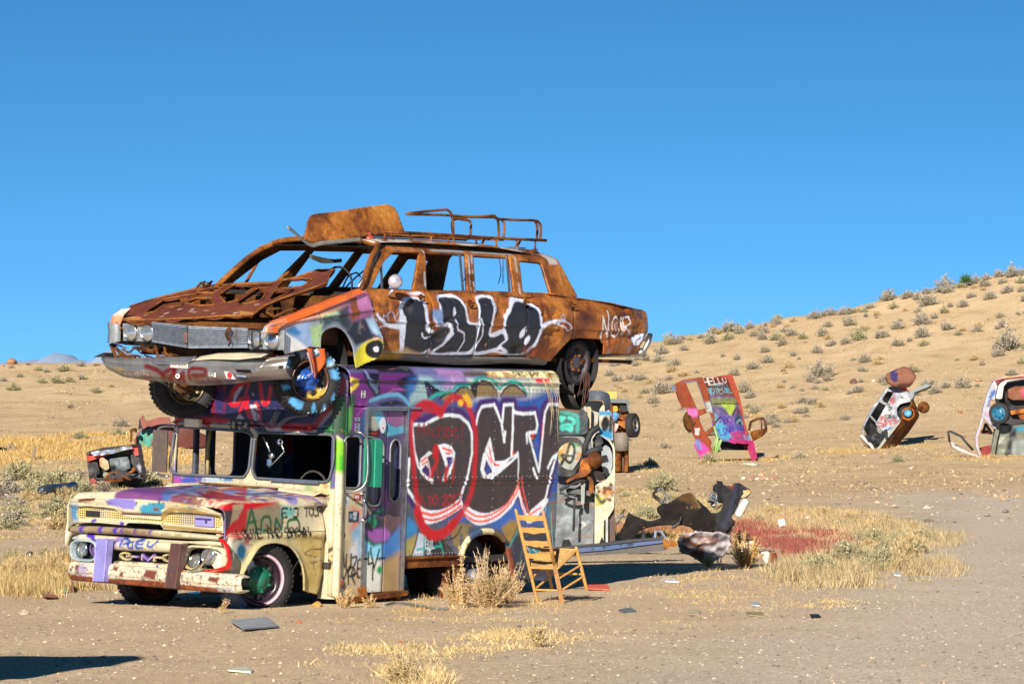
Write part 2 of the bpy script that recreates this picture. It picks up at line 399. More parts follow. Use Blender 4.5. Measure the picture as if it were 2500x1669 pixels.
def wheel(parent, c, axis, R=.35, wd=.2, rr=.22, rimmat=None, tyremat=None, hubmat=None, dish=.05, holes=5, flat=0., frame=None, tcol=None, tread=True, name='wheel', hubr=.06):
    a = arr(axis); a = a / np.linalg.norm(a); c = arr(c)
    m = MB(); m.lathe(c, a, [(rr, wd * .42),(rr * 1.03, wd * .5),(rr * .95, wd * .5),(rr * .9, wd * .35),(rr * .84, wd * .1),(rr * .7, wd * .5 - dish * 1.6),(rr * .45, wd * .5 - dish),(rr * .4, wd * .5 - dish * .6),(rr * .3, wd * .5 - dish * .55),(.001, wd * .5 - dish * .5)],40)
    m.lathe(c, a, [(rr, wd * .42),(rr * .95,0),(rr, -wd * .45)],40)
    o = m.build(name, rimmat or RUSTM, parent, frame)
    t = MB()
    prof = [(rr * .98, wd * .40),(rr * 1.06, wd * .47),(R * .80, wd * .54),(R * .92, wd * .50),(R * .985, wd * .40),(R, wd * .30),(R, -wd * .30),(R * .985,-wd * .40),(R * .9,-wd * .52),(rr * 1.05,-wd * .46),(rr * .98,-wd * .40)]
    t.lathe(c, a, prof, 48)
    up = np.array([0,0,1.]); u = np.cross(a, up); u /= np.linalg.norm(u); w_ = np.cross(u, a)
    if tread:
        for k in range(44):
            for sd in (-1,1):
                th = 2 * math.pi * (k + .25 * sd) / 44; rd = math.cos(th) * u + math.sin(th) * w_; tg = -math.sin(th) * u + math.cos(th) * w_
                t.obox(c + rd * (R * .995) + a * sd * wd * .24,(rd, tg, a),(.008, R * .045, wd * .17))
                t.obox(c + rd * (R * .955) + a * sd * wd * .46,(rd, tg, a),(R * .03, R * .03, wd * .03))
    if flat:
        for i, v in enumerate(t.v):
            q = arr(v) - c; z = q @ up
            if z < -(R - flat): t.v[i] = tuple(arr(v) + up * (-(R - flat) - z) + a * np.sign(q @ a) * .02)
    ty = t.build('tyre', tyremat or RUBBER, o)
    if tcol is not None:
        V = arr(t.v) - c; bpy.data.objects[ty.name]; setcol(ty.data, tcol(V @ u, V @ w_))
    h = MB(); h.lathe(c, a, [(hubr * 1.6, wd * .5 - dish * 1.1),(hubr * 1.5, wd * .5 - dish * .8),(hubr, wd * .5 - dish * .7),(hubr * .9, wd * .5 - .02),(.001, wd * .5 - .018)],20)
    for k in range(holes + 1):
        th = 2 * math.pi * k / (holes + 1); rd = math.cos(th) * u + math.sin(th) * w_
        h.obox(c + rd * rr * .45 + a * (wd * .5 - dish * .7),(rd, np.cross(a, rd), a),(.012,.012,.012))
    h.build('hub', hubmat or RUSTM, o)
    for k in range(holes):
        bl = MB(); th = 2 * math.pi * (k + .4) / holes; rd = math.cos(th) * u + math.sin(th) * w_
        bl.lathe(c + rd * rr * .66 + a * (wd * .5 - dish * 1.32), a, [(.001,.004),(rr * .13,.004),(rr * .14,-.002)],14); bl.build('vent_hole', BLACK, o)
    return o
# ============================================================ land
RX = np.array([-400,-60,-31.8,-25.5,-8,8.9,14,17.8,21.7,25.5,31.8,60,400.])
RH = np.array([3.5,5.6,6.2,6.3,6.9,7.6,8.5,9.1,9.8,10.7,12.0,17,30.])
def gz(x, y, det=True):
    x = np.asarray(x, float); y = np.asarray(y, float)
    RY = 230.
    t = np.clip((y - 98) / (RY - 98),0,1); H = np.interp(x * RY / np.maximum(y, 120), RX, RH)
    z = H * t ** 2.6
    z = np.where(y > RY, H - (y - RY) * .12 - .0004 * (y - RY) ** 2, z); z = np.maximum(z, -.5 + 0 * z)
    # low mounds on the flat
    z = z + .10 * np.exp(-((x + 1) ** 2 / 900 + (y - 75) ** 2 / 300)) * 0
    if det:
        far = np.clip((y - 60) / 60,0,1)
        z = z + (fbm(x * .35, y * .35,4) - .5) * (.05 + .28 * far * t) + (fbm(x * 1.3, y * 1.3,8) - .5) * (.035 + .16 * far * t) - .22 * far * t * np.clip(.18 - np.abs(fbm(x * .22 + y * .03, y * .05,14,3) - .5),0,1) * 3
        truckflat = 1 - np.exp(-(((x + .8) / 4) ** 2 + ((y - 38.3) / 3.5) ** 2) ** 2)
        z = np.where(y < 60, z * truckflat, z)
    return z
def g(x, y): return float(gz(np.array([x]), np.array([y]))[0])
def ground_px(w_, x, y, lo=18., hi=236.):
    """where a photo point meets the ground"""
    r = ray(*src(w_, x, y)); T_ = np.geomspace(lo, hi, 700); q = CAM[None] + (r / r[1])[None] * T_[:, None]
    z = gz(q[:, 0], q[:, 1]); k = np.where(q[:, 2] <= z)[0]; k = k[0] if len(k) and q[k[0],1] < 229.5 else int(np.argmin(np.abs(T_ - 228.5 * (hi > 229) - hi * (hi <= 229))))
    return np.array([q[k, 0], q[k, 1], z[k]])
ys = np.concatenate([np.linspace(-30,16,12),18 * (262 / 18) ** np.linspace(0,1,560), np.geomspace(270,9000,40)])
tx = np.linspace(-1,1,361); tx = np.sign(tx) * (np.abs(tx) * .45 + .55 * np.abs(tx) ** 3)
V = []
hwd = 16 + .42 * np.abs(ys) + np.where(ys > 262,(ys - 262) * .8,0)
X = tx[None, :] * hwd[:, None] * 1.4; Y = np.repeat(ys[:, None], len(tx),1); Z = gz(X, Y)
V = np.stack([X.ravel(), Y.ravel(), Z.ravel()],1); nx = len(tx); ny = len(ys)
I = (np.arange(ny - 1)[:, None] * nx + np.arange(nx - 1)[None, :]).ravel()
Fq = np.stack([I, I + 1, I + nx + 1, I + nx],1)
me = bpy.data.meshes.new('ground'); me.from_pydata(V.tolist(),[], Fq.tolist()); me.update(); me.shade_smooth()
def road_m(x, y):
    """1 on the gravel track that sweeps past on the right, 0 on the sand"""
    e = np.interp(y, [0,24,28.7,36,50,65,109,125],[-3,-.2,1.1,3., 5.2,7.3,10.6,16])
    return 1 / (1 + np.exp(-(x - e - (fbm(x * .9, y * .5,6) - .5) * 2.) * 2.2)) * np.clip((118 - y) / 15,0,1)
rut = .5 + .5 * np.sin((V[:, 0] - .9 * (V[:, 1] - 30) * .16) * 2.2 + 2 * fbm(V[:, 0] * .3, V[:, 1] * .08,12)); rm = road_m(V[:, 0], V[:, 1]); hill = np.clip((V[:, 1] - 55) / 70,0,1)
setcol(me, np.stack([rm, hill, fbm(V[:, 0] * .12, V[:, 1] * .12,3) * .6 + .4 * rut * rm, np.ones(len(V))],1))
m, B, L = newmat('desert_sand'); a_ = nd(m, 'ShaderNodeAttribute', attribute_name='Col'); sp = nd(m, 'ShaderNodeSeparateColor'); L(a_.outputs['Color'], sp.inputs[0])
n1 = noise(m, .5,10,.72); n2 = noise(m, 11,6,.82); n3 = noise(m, 34,4,.85)
sand = ramp(m, n1,[(.3,(.60,.455,.30)),(.55,(.70,.545,.37)),(.75,(.76,.60,.42))])
hillc = ramp(m, n1,[(.28,(.46,.325,.18)),(.47,(.67,.50,.30)),(.70,(.76,.59,.385))])
roadc = ramp(m, n1,[(.3,(.60,.51,.405)),(.7,(.70,.60,.49))])
c = mixc(m, sp.outputs[1], sand, hillc); c = mixc(m, sp.outputs[0], c, roadc)
c = mixc(m, 1., c, ramp(m, n2,[(.34,(.50,.47,.44)),(.47,(1,1,1)),(.60,(1.08,1.07,1.05)),(.72,(1.3,1.3,1.28))]), 'MULTIPLY')
c = mixc(m, 1., c, ramp(m, n3,[(.38,(.5,.47,.45)),(.46,(1,1,1)),(.58,(1.04,1.04,1.04)),(.64,(1.4,1.4,1.4))]), 'MULTIPLY')
vo = nd(m, 'ShaderNodeTexVoronoi'); vo.inputs['Scale'].default_value = 16; tcn = nd(m, 'ShaderNodeTexCoord'); L(tcn.outputs['Object'], vo.inputs['Vector'])
pm = ramp(m, vo.outputs['Distance'],[(.10,(1,1,1)),(.2,(0,0,0))])
mm = nd(m, 'ShaderNodeMath', operation='MULTIPLY'); L(pm, mm.inputs[0]); mm.inputs[1].default_value = .45
pc = nd(m, 'ShaderNodeHueSaturation'); L(vo.outputs['Color'], pc.inputs['Color']); pc.inputs['Saturation'].default_value = .22; pc.inputs['Value'].default_value = .7
c = mixc(m, mm.outputs[0], c, pc.outputs[0])
c = mixc(m, .55, c, ramp(m, sp.outputs[2],[(.2,(.86,.85,.84)),(.5,(1,1,1)),(.8,(1.08,1.08,1.08))]), 'MULTIPLY')
L(c, B.inputs['Base Color']); B.inputs['Roughness'].default_value = .95; B.inputs['Specular IOR Level'].default_value = .1
hh = nd(m, 'ShaderNodeMath', operation='MULTIPLY_ADD'); L(n2, hh.inputs[0]); hh.inputs[1].default_value = 2.; L(n3, hh.inputs[2])
h2 = nd(m, 'ShaderNodeMath', operation='MULTIPLY_ADD'); L(pm, h2.inputs[0]); h2.inputs[1].default_value = .5; L(hh.outputs[0], h2.inputs[2])
bump(m, B, h2.outputs[0],.45,.035)
me.materials.append(m); tag(link('ground', me), kind='structure')
# far range beyond the hill, distance haze put into its blue colour
nxm, nym = 160,26; xs = np.linspace(-1900,-650, nxm); ysm = np.linspace(9000,11000, nym); XM, YM_ = np.meshgrid(xs, ysm)
ridge = 118 * np.exp(-((XM + 1205) / 70) ** 2) + 135 * np.exp(-((XM + 1060) / 60) ** 2) + 92 * np.exp(-((XM + 950) / 70) ** 2) + 60 * np.exp(-((XM + 1350) / 120) ** 2)
ZM = 150 + (ridge * .42 + 26 * fbm(XM * .012, YM_ * .003,4) + 10 * fbm(XM * .05, YM_ * .01,7)) * np.exp(-((YM_ - 9900) / 520) ** 2) - 165 * (1 - np.exp(-((YM_ - 9900) / 700) ** 2))
VM = np.stack([XM.ravel(), YM_.ravel(), ZM.ravel()],1); IM = (np.arange(nym - 1)[:, None] * nxm + np.arange(nxm - 1)[None]).ravel(); me2 = bpy.data.meshes.new('mountains'); me2.from_pydata(VM.tolist(),[], np.stack([IM, IM + 1, IM + nxm + 1, IM + nxm],1).tolist()); me2.update(); me2.shade_smooth()
me2.materials.append(plain('mountain_haze_blue', (.30,.40,.58),1., 0,.08,.002,0,0.)); tag(link('mountains', me2), kind='structure')
# ------------------------------------------------------------ plants
def colmat(key, rough=.85, tr=.0):
    if key in MATS: return MATS[key]
    m, B, L = newmat(key); a = nd(m, 'ShaderNodeAttribute', attribute_name='Col'); L(a.outputs['Color'], B.inputs['Base Color'])
    B.inputs['Roughness'].default_value = rough; B.inputs['Specular IOR Level'].default_value = .15
    MATS[key] = m; return m
LEAF = colmat('dry_plant')
def tri_mesh(name, P, Ccol, mat=LEAF, smooth=False):
    """P (n,3,3) triangles, Ccol (n,3) colours"""
    n = len(P); me = bpy.data.meshes.new(name)
    me.vertices.add(3 * n); me.vertices.foreach_set('co', P.reshape(-1).astype(np.float32))
    me.loops.add(3 * n); me.loops.foreach_set('vertex_index', np.arange(3 * n, dtype=np.int32))
    me.polygons.add(n); me.polygons.foreach_set('loop_start', np.arange(0,3 * n, 3, dtype=np.int32)); me.polygons.foreach_set('loop_total', np.full(n, 3, dtype=np.int32))
    me.update(calc_edges=True); setcol(me, np.concatenate([np.repeat(Ccol, 3,0), np.ones((3 * n, 1))],1)); me.materials.append(mat); return me
def blades(base, direc, length, width, col, jit=.18, bend=.3):
    """thin two-triangle blades; all arrays of n"""
    n = len(base); up = np.array([0,0,1.])
    s = np.cross(direc, RNG.normal(size=(n, 3))); s /= np.linalg.norm(s, axis=1)[:, None] + 1e-9
    mid = base + direc * length[:, None] * .55; tip = base + (direc + up * -bend * .0 + RNG.normal(size=(n, 3)) * .16) * length[:, None]
    w_ = width[:, None] * .5
    A_ = np.stack([base - s * w_, base + s * w_, mid + s * w_ * .7],1); B_ = np.stack([base - s * w_, mid + s * w_ * .7, mid - s * w_ * .7],1); C_ = np.stack([mid - s * w_ * .7, mid + s * w_ * .7, tip],1)
    c = col * (1 + jit * RNG.normal(size=(n, 1))); c = np.clip(c, .01,.9)
    return np.concatenate([A_, B_, C_]), np.concatenate([c, c, c])
def unit(v): return v / (np.linalg.norm(v, axis=1)[:, None] + 1e-9)
def bush_mesh(name, r=.5, h=.6, n=900, c1=(.2,.2,.14), c2=(.3,.27,.2), stem=(.16,.12,.09), leaf=.05, seed=1, lw=.5, core=.25, upw=.9):
    """stems fanning from the root, leafy twigs along them"""
    R = np.random.default_rng(seed); ns = max(24, n // 22)
    az_ = R.uniform(0,2 * math.pi, ns); ti = R.uniform(0,1, ns) ** .75; L0 = R.uniform(.6,1.05, ns)
    dv = unit(np.stack([np.cos(az_) * ti * r * 1.25, np.sin(az_) * ti * r * 1.25,(1 - ti ** 2 * .75) * h * upw + .04 * h],1))
    ext = L0 * np.sqrt((r * ti) ** 2 + (h * np.sqrt(np.clip(1 - ti ** 2 * .85,.03,1))) ** 2)
    lob = .78 + .45 * vn(np.cos(az_) * 1.6 + 5, np.sin(az_) * 1.6 + 5, seed); ext = ext * lob
    b0 = np.zeros((ns, 3)) + R.normal(size=(ns, 3)) * [.05 * r, .05 * r, 0]
    P1, C1 = blades(b0, dv, ext * .95, np.full(ns, .022 * h + .004), np.tile(stem, (ns, 1)))
    k = R.integers(0, ns, n); t = R.uniform(core, 1.05, n) ** .8
    base = b0[k] + dv[k] * (ext[k] * t)[:, None] + R.normal(size=(n, 3)) * .05 * r
    dd = unit(dv[k] * 1.1 + R.normal(size=(n, 3)) * .55 + [0,0,.35])
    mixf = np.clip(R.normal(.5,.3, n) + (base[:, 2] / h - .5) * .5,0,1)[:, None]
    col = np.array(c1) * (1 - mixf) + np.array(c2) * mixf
    P2, C2 = blades(base, dd, leaf * R.uniform(.6,1.5, n), leaf * lw * R.uniform(.6,1.3, n), col)
    P = np.concatenate([P1, P2]); P[..., 2] = np.maximum(P[..., 2],-.02)
    return tri_mesh(name, P, np.concatenate([C1, C2]))
def put(name, me, p, s=1., rz=0., label=None, cat=None, group=None, kind=None, sz=None):
    o = bpy.data.objects.new(name, me); COL.objects.link(o); o.location = p; o.rotation_euler = (0,0, rz); o.scale = (s, s, sz or s)
    return tag(o, label, cat, group, kind)
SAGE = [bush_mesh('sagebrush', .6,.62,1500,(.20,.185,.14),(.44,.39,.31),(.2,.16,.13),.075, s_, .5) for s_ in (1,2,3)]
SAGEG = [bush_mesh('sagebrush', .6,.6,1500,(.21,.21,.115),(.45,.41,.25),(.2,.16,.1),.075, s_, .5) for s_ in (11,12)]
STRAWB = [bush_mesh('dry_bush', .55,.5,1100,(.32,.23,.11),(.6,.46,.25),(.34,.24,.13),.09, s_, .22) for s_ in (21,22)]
def mround(o): return o
def hill_label(p, s_, tn, t_name):
    px = 1250 + p[0] / p[1] * F_PX; pos = 'left of the orange wagon' if px < 1640 else 'above the orange wagon' if px < 1880 else 'right of the orange wagon' if px < 2070 else 'above the boulder car' if px < 2300 else 'above the white car'
    zone = 'on the skyline' if p[1] > 218 else 'high on the slope' if p[1] > 190 else 'midslope' if p[1] > 150 else 'low'
    return '%s %s bush %s %s' % ('small' if s_ < .55 else 'broad' if s_ > 1.1 else 'rounded', t_name, zone, pos)
# bushes on the right-hand hillside, traced from the photo (window K3): x, y of the root, width in pixels, tone
HB = [(165,530,70,0),(90,560,90,0),(40,640,110,0),(290,495,60,0),(350,575,110,0),(470,500,120,0),(520,490,80,0),(600,480,70,0),(690,430,60,0),(750,465,60,2),(770,410,80,0),(840,470,60,2),(880,410,70,2),(985,390,50,0),(1020,415,80,0),(1070,365,50,0),(1120,365,90,0),
 (1235,465,100,0),(1215,350,25,0),(1295,335,40,2),(1360,330,60,0),(1380,365,50,0),(1340,410,40,0),(1410,410,30,0),(1480,310,120,0),(1520,350,80,1),(1600,300,90,0),(1620,260,70,0),(1590,370,60,2),(1740,340,140,0),(1730,260,80,0),(1850,215,140,0),(1860,255,90,0),(1950,200,90,1),(2040,190,80,0),
 (2110,180,70,0),(2190,150,90,0),(2270,130,110,0),(2330,120,80,0),(2330,190,80,1),(2210,200,70,0),(2240,265,90,0),(2330,240,60,0),(2090,235,60,2),(2130,305,90,0),(1960,360,90,0),(1880,345,50,0),(1840,390,70,1),(1700,455,130,0),(1780,410,60,0),(1560,440,40,0),(1540,480,100,0),(1440,480,60,2),
 (1440,535,110,0),(1290,550,120,1),(1210,575,80,0),(1120,600,80,0),(1030,635,80,0),(1060,530,90,0),(940,545,80,1),(1100,475,80,0),(680,555,80,0),(700,630,80,0),(810,590,90,0),(810,545,50,2),(880,655,60,0),(915,670,30,0),(520,680,60,0),(430,655,40,0),(180,615,70,0),(620,740,100,0),(500,790,80,0),(710,700,90,0),
 (1050,790,150,0),(1330,695,90,0),(1265,685,30,0),(1535,590,50,0),(1700,540,110,0),(1620,560,50,0),(1710,590,80,1),(1860,490,100,0),(1960,500,60,2),(2060,470,80,2),(2200,410,70,0),(2310,400,40,0),(2240,620,170,0),(2190,655,80,0),(2080,720,35,0),(1950,860,90,0),(1845,855,60,0),(2270,775,70,0),(2335,700,50,1),
 (40,895,110,0),(110,870,70,0),(570,890,80,0),(800,860,60,2),(640,1020,80,0),(800,985,60,2),(1050,985,70,2),(820,830,30,0),(1310,820,40,0),(2050,850,30,0),(2180,480,50,0),(2010,300,70,0),(1670,380,50,0),(330,500,50,2),(420,490,60,2),(1230,300,20,0)]
TONE = [('grey brown', SAGE),('olive grey', SAGEG),('straw coloured', STRAWB)]
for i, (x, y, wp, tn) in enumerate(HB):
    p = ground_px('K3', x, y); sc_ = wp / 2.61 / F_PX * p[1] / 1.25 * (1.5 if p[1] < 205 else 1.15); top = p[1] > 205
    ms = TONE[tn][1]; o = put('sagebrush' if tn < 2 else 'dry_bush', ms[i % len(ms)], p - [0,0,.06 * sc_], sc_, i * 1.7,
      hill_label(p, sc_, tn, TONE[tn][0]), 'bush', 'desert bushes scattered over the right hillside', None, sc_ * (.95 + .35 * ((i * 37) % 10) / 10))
R_ = np.random.default_rng(77); nf = 0; k_ = 0
while nf < 175:
    k_ += 1; y_ = 120 + 110 * R_.uniform(0,1) ** .6; x_ = R_.uniform(.02,.147) * y_; t_ = (y_ - 120) / 110
    if fbm(np.array([x_ * .16]), np.array([y_ * .09]),33)[0] < .60 - .26 * t_: continue
    s_ = R_.uniform(.25,.8) * (.85 + .35 * t_); tn = int(R_.choice([0,0,0,1,2])); ms = TONE[tn][1]
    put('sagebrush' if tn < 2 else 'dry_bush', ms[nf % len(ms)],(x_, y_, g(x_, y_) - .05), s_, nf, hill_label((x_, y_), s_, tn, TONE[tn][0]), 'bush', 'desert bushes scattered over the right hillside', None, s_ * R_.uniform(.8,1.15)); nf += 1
# bushes on the left slope and flats (window H)
LB = [(330,195,70,1),(540,205,110,1),(360,305,80,1),(480,300,110,1),(590,290,80,1),(120,360,110,1),(170,250,60,0),(690,160,70,0),(820,390,90,1),(680,780,120,1),(1030,670,120,0),(1010,750,120,1),(600,520,60,0),(910,715,40,0),(400,215,60,0),(820,130,60,2),(30,290,60,0),(700,270,70,0),(950,330,60,2),(240,140,40,0),(1180,250,60,2),(100,170,50,0)]
for i, (x, y, wp, tn) in enumerate(LB):
    p = ground_px('H', x, y); sc_ = wp / 3.485 / F_PX * p[1] / 1.25 * 1.45; ms = TONE[tn][1]
    put('sagebrush' if tn < 2 else 'dry_bush', ms[i % len(ms)], p - [0,0,.05 * sc_], sc_, i * 2.1, '%s bush on the bare slope left of the stacked vehicles' % TONE[tn][0], 'bush', 'bushes on the left slope', None, sc_ * .9)
NB = [(160,1130,230,1),(60,1250,200,0),(330,1180,180,1),(250,1230,150,1),(480,1200,230,1),(640,1210,180,1),(560,1280,170,2),(330,1290,130,2),(110,1330,130,0),(120,1440,180,1),(480,1450,260,1),(500,1540,260,2),(60,1540,150,1),(1250,1170,200,1),(720,1230,140,1),(880,1215,120,0),(200,1300,120,2),(90,1110,120,1),(390,1110,100,1)]
for i, (x, y, wp, tn) in enumerate(NB):
    p = ground_px('H', x, y); sc_ = wp / 3.485 / F_PX * p[1] / 1.25 * 1.7; ms = [SAGEG, SAGEG, STRAWB][tn] if tn else SAGE
    put('sagebrush', ms[i % len(ms)], p - [0,0,.05 * sc_], sc_, i * 1.3, '%s bush in the brush left of the painted truck' % ['grey', 'pale green', 'straw coloured'][tn], 'bush', 'bushes in the brush left of the truck', None, sc_ * .95)
for i, (w_, x, y, wp, tn, lb) in enumerate([('K1', 130,250,260,1, 'grey green sagebrush at the far left beside the yellow weeds'),('K1', 420,240,230,1, 'pale green sagebrush just left of the truck headlight'),('K1', 600,200,200,0, 'grey twiggy bush behind the left end of the truck bumper'),
   ('K6', 780,330,560,1, 'rounded green grey bush behind the burnt fender'),('K6', 570,720,420,1, 'yellow green bush behind the burnt fender opening'),('K6', 230,620,260,2, 'straw coloured bush beside the upended cream car'),('K6', 200,330,200,2, 'small straw coloured bush beside the wheel well of the cream car'),
   ('K6', 2090,720,200,1, 'small green bush beyond the red weeds'),('K6', 1930,690,150,1, 'small pale green bush behind the chrome tank')]):
    p = ground_px(w_, x, y); sc_ = wp / WIN[w_][2] / F_PX * p[1] / 1.25; put('sagebrush', (SAGEG if tn == 1 else [SAGE, None, STRAWB][tn])[i % 2], p - [0,0,.03], sc_, i, lb, 'bush', None, None, sc_ * 1.0)
R_ = np.random.default_rng(5); rg = region_pts = [(1640,420),(1560,370),(1700,300),(1900,250),(1960,100),(2080,75),(2180,90),(2230,190),(2150,330),(1900,400)]
def clumps(w_, poly, n, s0, s1, msl, label, group, seed, hz=1.):
    q = arr([ground_px(w_, x, y, 18,236)[:2] for x, y in poly]); R_ = np.random.default_rng(seed); lo, hi = q.min(0), q.max(0); k = 0
    while k < n:
        c = R_.uniform(lo, hi)
        if not inpoly(c[None], q)[0]: continue
        s_ = R_.uniform(s0, s1); lb = '%s %s' % (['low', 'tall', 'thin', 'dense'][k % 4], label); put('dry_bush', msl[k % len(msl)],(c[0], c[1], g(*c) - .03), s_, k, lb, 'bush', group, None, s_ * hz * R_.uniform(.7,1.2)); k += 1
clumps('K2', region_pts, 46,.22,.52, STRAWB + SAGEG[:1], 'straw clump in the ring of weeds by the gravel track', 'straw clumps ringing the weed patch', 4)
clumps('K2', [(1180,0),(1800,-10),(1990,110),(1700,110),(1200,50)],22,.2,.42, STRAWB, 'golden clump behind the red weeds', 'golden clumps behind the red weeds', 6)
clumps('H', [(-40,1050),(720,1000),(760,1180),(600,1300),(580,1560),(-40,1560)],34,.3,.7, SAGEG + SAGE[:2] + STRAWB, 'grey green brush clump left of the van hood', 'brush clumps left of the van', 8,.7)
clumps('E', [(450,820),(900,900),(1330,1000),(1340,1130),(900,1130),(450,1130)],18,.2,.5, STRAWB + SAGEG, 'brush clump behind the burnt fender', 'brush clumps behind the burnt fender', 9,.8)
clumps('K1', [(-40,360),(500,340),(640,440),(640,500),(300,560),(-40,550)],12,.25,.5, STRAWB, 'yellow clump left of the van bumper', 'yellow clumps left of the van bumper', 10,1.)
# yucca on the ridge
p = ground_px('K3', 1978,142); R = np.random.default_rng(5); n = 260; dv = unit(np.stack([R.normal(size=n), R.normal(size=n), np.abs(R.normal(size=n)) * 1.1 - .1],1))
P_, C_ = blades(np.tile([0,0,.42],(n, 1)), dv, R.uniform(.5,.75, n), np.full(n, .045), np.tile((.075,.15,.035),(n, 1)))
P2, C2 = blades(np.tile([0,0,-.1],(30,1)) + R.normal(size=(30,3)) * .05, np.tile([0,0,1.],(30,1)), np.full(30,.6), np.full(30,.09), np.tile((.2,.15,.08),(30,1)))
o = put('yucca', tri_mesh('yucca', np.concatenate([P_, P2]), np.concatenate([C_, C2])), p, .85,0, 'bright green spiky yucca standing on the ridge of the hill', 'yucca')
# ------------------------------------------------------------ grass and weeds nobody could count
def field(name, pts, hmin, hmax, c1, c2, per=10, wd=.008, spread=.06, lean=.25, label=None):
    """pts (n,2) tuft positions"""
    pts = np.asarray(pts); n = len(pts) * per; b = np.repeat(pts, per, 0) + RNG.normal(size=(n, 2)) * spread
    z = gz(b[:, 0], b[:, 1]); base = np.concatenate([b, z[:, None] - .01],1)
    sc_ = np.repeat((.15 + 1.25 * fbm(pts[:, 0] * 2.1, pts[:, 1] * 1.4,9) ** 1.3) * RNG.uniform(.6,1.25, len(pts)), per) * .78
    dv = unit(np.stack([RNG.normal(size=n) * lean, RNG.normal(size=n) * lean, np.ones(n)],1))
    t = np.clip(RNG.normal(.5,.3, n),0,1)[:, None]; col = np.array(c1) * (1 - t) + np.array(c2) * t
    P, Cc = blades(base, dv, RNG.uniform(hmin, hmax, n) * sc_, np.full(n, wd) * RNG.uniform(.6,1.5, n), col)
    o = put(name, tri_mesh(name, P, Cc),(0,0,0),1,0, None, None, None, 'stuff'); return o
def region(w_, poly, n, seed=0, dens=None):
    """random ground points whose picture falls inside a traced outline; spread evenly over the ground"""
    q = arr([ground_px(w_, x, y, 18,236)[:2] for x, y in poly]); R = np.random.default_rng(seed + 50); lo, hi = q.min(0), q.max(0); out = np.zeros((0,2))
    while len(out) < n:
        c = R.uniform(lo - [.8,2], hi + [.8,2],(n * 2,2)); jx = (fbm(c[:, 0] * .9, c[:, 1] * .4,71) - .5) * 2.6; jy = (fbm(c[:, 0] * .9, c[:, 1] * .4,72) - .5) * 9; c = c[inpoly(c + np.stack([jx, jy],1) + R.normal(size=c.shape) * [.22,.9], q)]
        c = c[fbm(c[:, 0] * 1.3, c[:, 1] * .7, seed) + R.normal(0,.05, len(c)) > (dens if dens is not None else .40)]; out = np.concatenate([out, c])
        if len(out) == 0: break
    return out[:n]
ST1, ST2 = (.34,.22,.075),(.62,.46,.22)
field('dry_grass', region('H', [(-60,800),(300,770),(620,740),(1100,745),(1250,800),(1600,830),(1600,1000),(1200,990),(700,930),(300,950),(-60,1000)],6500,1,.4),.18,.42,(.36,.23,.08),(.62,.44,.19),5,.03,.2)
field('dry_grass', region('H', [(-60,1000),(700,960),(1250,1000),(1600,1050),(1600,1240),(700,1220),(600,1600),(-60,1600)],4200,2,.5),.04,.2,(.3,.22,.1),(.5,.39,.2),8,.012,.1,.4)
field('dry_grass', region('K1', [(-40,330),(250,300),(500,330),(640,360),(650,440),(860,470),(640,520),(300,580),(-40,570)],620,3,.46),.08,.34,(.30,.21,.09),(.56,.42,.21),18,.008,.06,.3)
field('dry_grass', region('K2', [(1640,420),(1560,370),(1700,300),(1900,250),(1960,100),(2080,75),(2180,90),(2230,190),(2150,330),(1900,400)],1100,4,.44),.10,.36,(.27,.21,.11),(.52,.42,.25),20,.009,.07,.3)
field('dry_grass', region('K2', [(1180,0),(1500,-30),(1800,-10),(1930,60),(1990,130),(1800,140),(1500,120),(1150,60)],700,5,.38),.08,.28,(.32,.23,.12),(.54,.41,.23),14,.01,.08,.3)
field('red_weeds', region('K2', [(1150,80),(1330,90),(1560,110),(1700,190),(1660,250),(1450,230),(1300,150),(1170,130)],900,6,.40),.08,.28,(.20,.045,.045),(.40,.15,.11),18,.008,.07,.4)
field('red_weeds', region('K2', [(1720,200),(1860,180),(1960,230),(1900,290),(1740,280)],240,7,.42),.08,.24,(.2,.055,.05),(.42,.19,.12),16,.008,.07,.4)
field('dry_grass', region('K2', [(1150,60),(1700,90),(1980,200),(1960,300),(1450,290),(1150,190)],420,26,.46),.05,.18,(.40,.28,.13),(.6,.46,.25),14,.009,.08,.4)
field('red_weeds', region('E', [(0,1130),(150,1130),(420,1150),(560,1180),(900,1160),(1050,1200),(560,1230),(0,1250)],500,8),.12,.36,(.25,.1,.05),(.42,.2,.1),14,.009,.08,.4)
field('dry_grass', region('E', [(0,1180),(200,1180),(450,1200),(900,1210),(900,1250),(450,1270),(0,1270)],420,9),.12,.34, ST1, ST2,18,.009,.07,.3)
field('dry_grass', region('E', [(450,820),(900,900),(1330,1000),(1340,1160),(900,1150),(450,1130)],800,10,.45),.06,.22,(.33,.24,.1),(.52,.42,.22),12,.01,.08,.35)
field('dry_grass', region('K2', [(620,340),(900,300),(1500,380),(1600,440),(1500,560),(1100,600),(800,610),(560,480)],600,11,.52),.02,.10,(.4,.29,.12),(.62,.48,.24),14,.006,.09,.8)
field('dry_grass', region('K4', [(560,740),(900,640),(1250,650),(1400,720),(1100,790),(600,800)],150,12,.42),.05,.2,(.42,.31,.14),(.66,.52,.28),26,.006,.06,.6)
field('dry_grass', region('K4', [(1250,500),(1700,440),(2300,380),(2349,480),(2300,620),(1800,600),(1350,560)],230,13,.5),.03,.14,(.45,.33,.14),(.68,.54,.28),20,.006,.08,.9)
field('dry_grass', region('K4', [(60,230),(500,215),(800,240),(1050,240),(1500,250),(2100,220),(2349,230),(2300,300),(1500,310),(800,290),(60,290)],220,14,.45),.02,.12, ST1, ST2,16,.006,.06,.7)
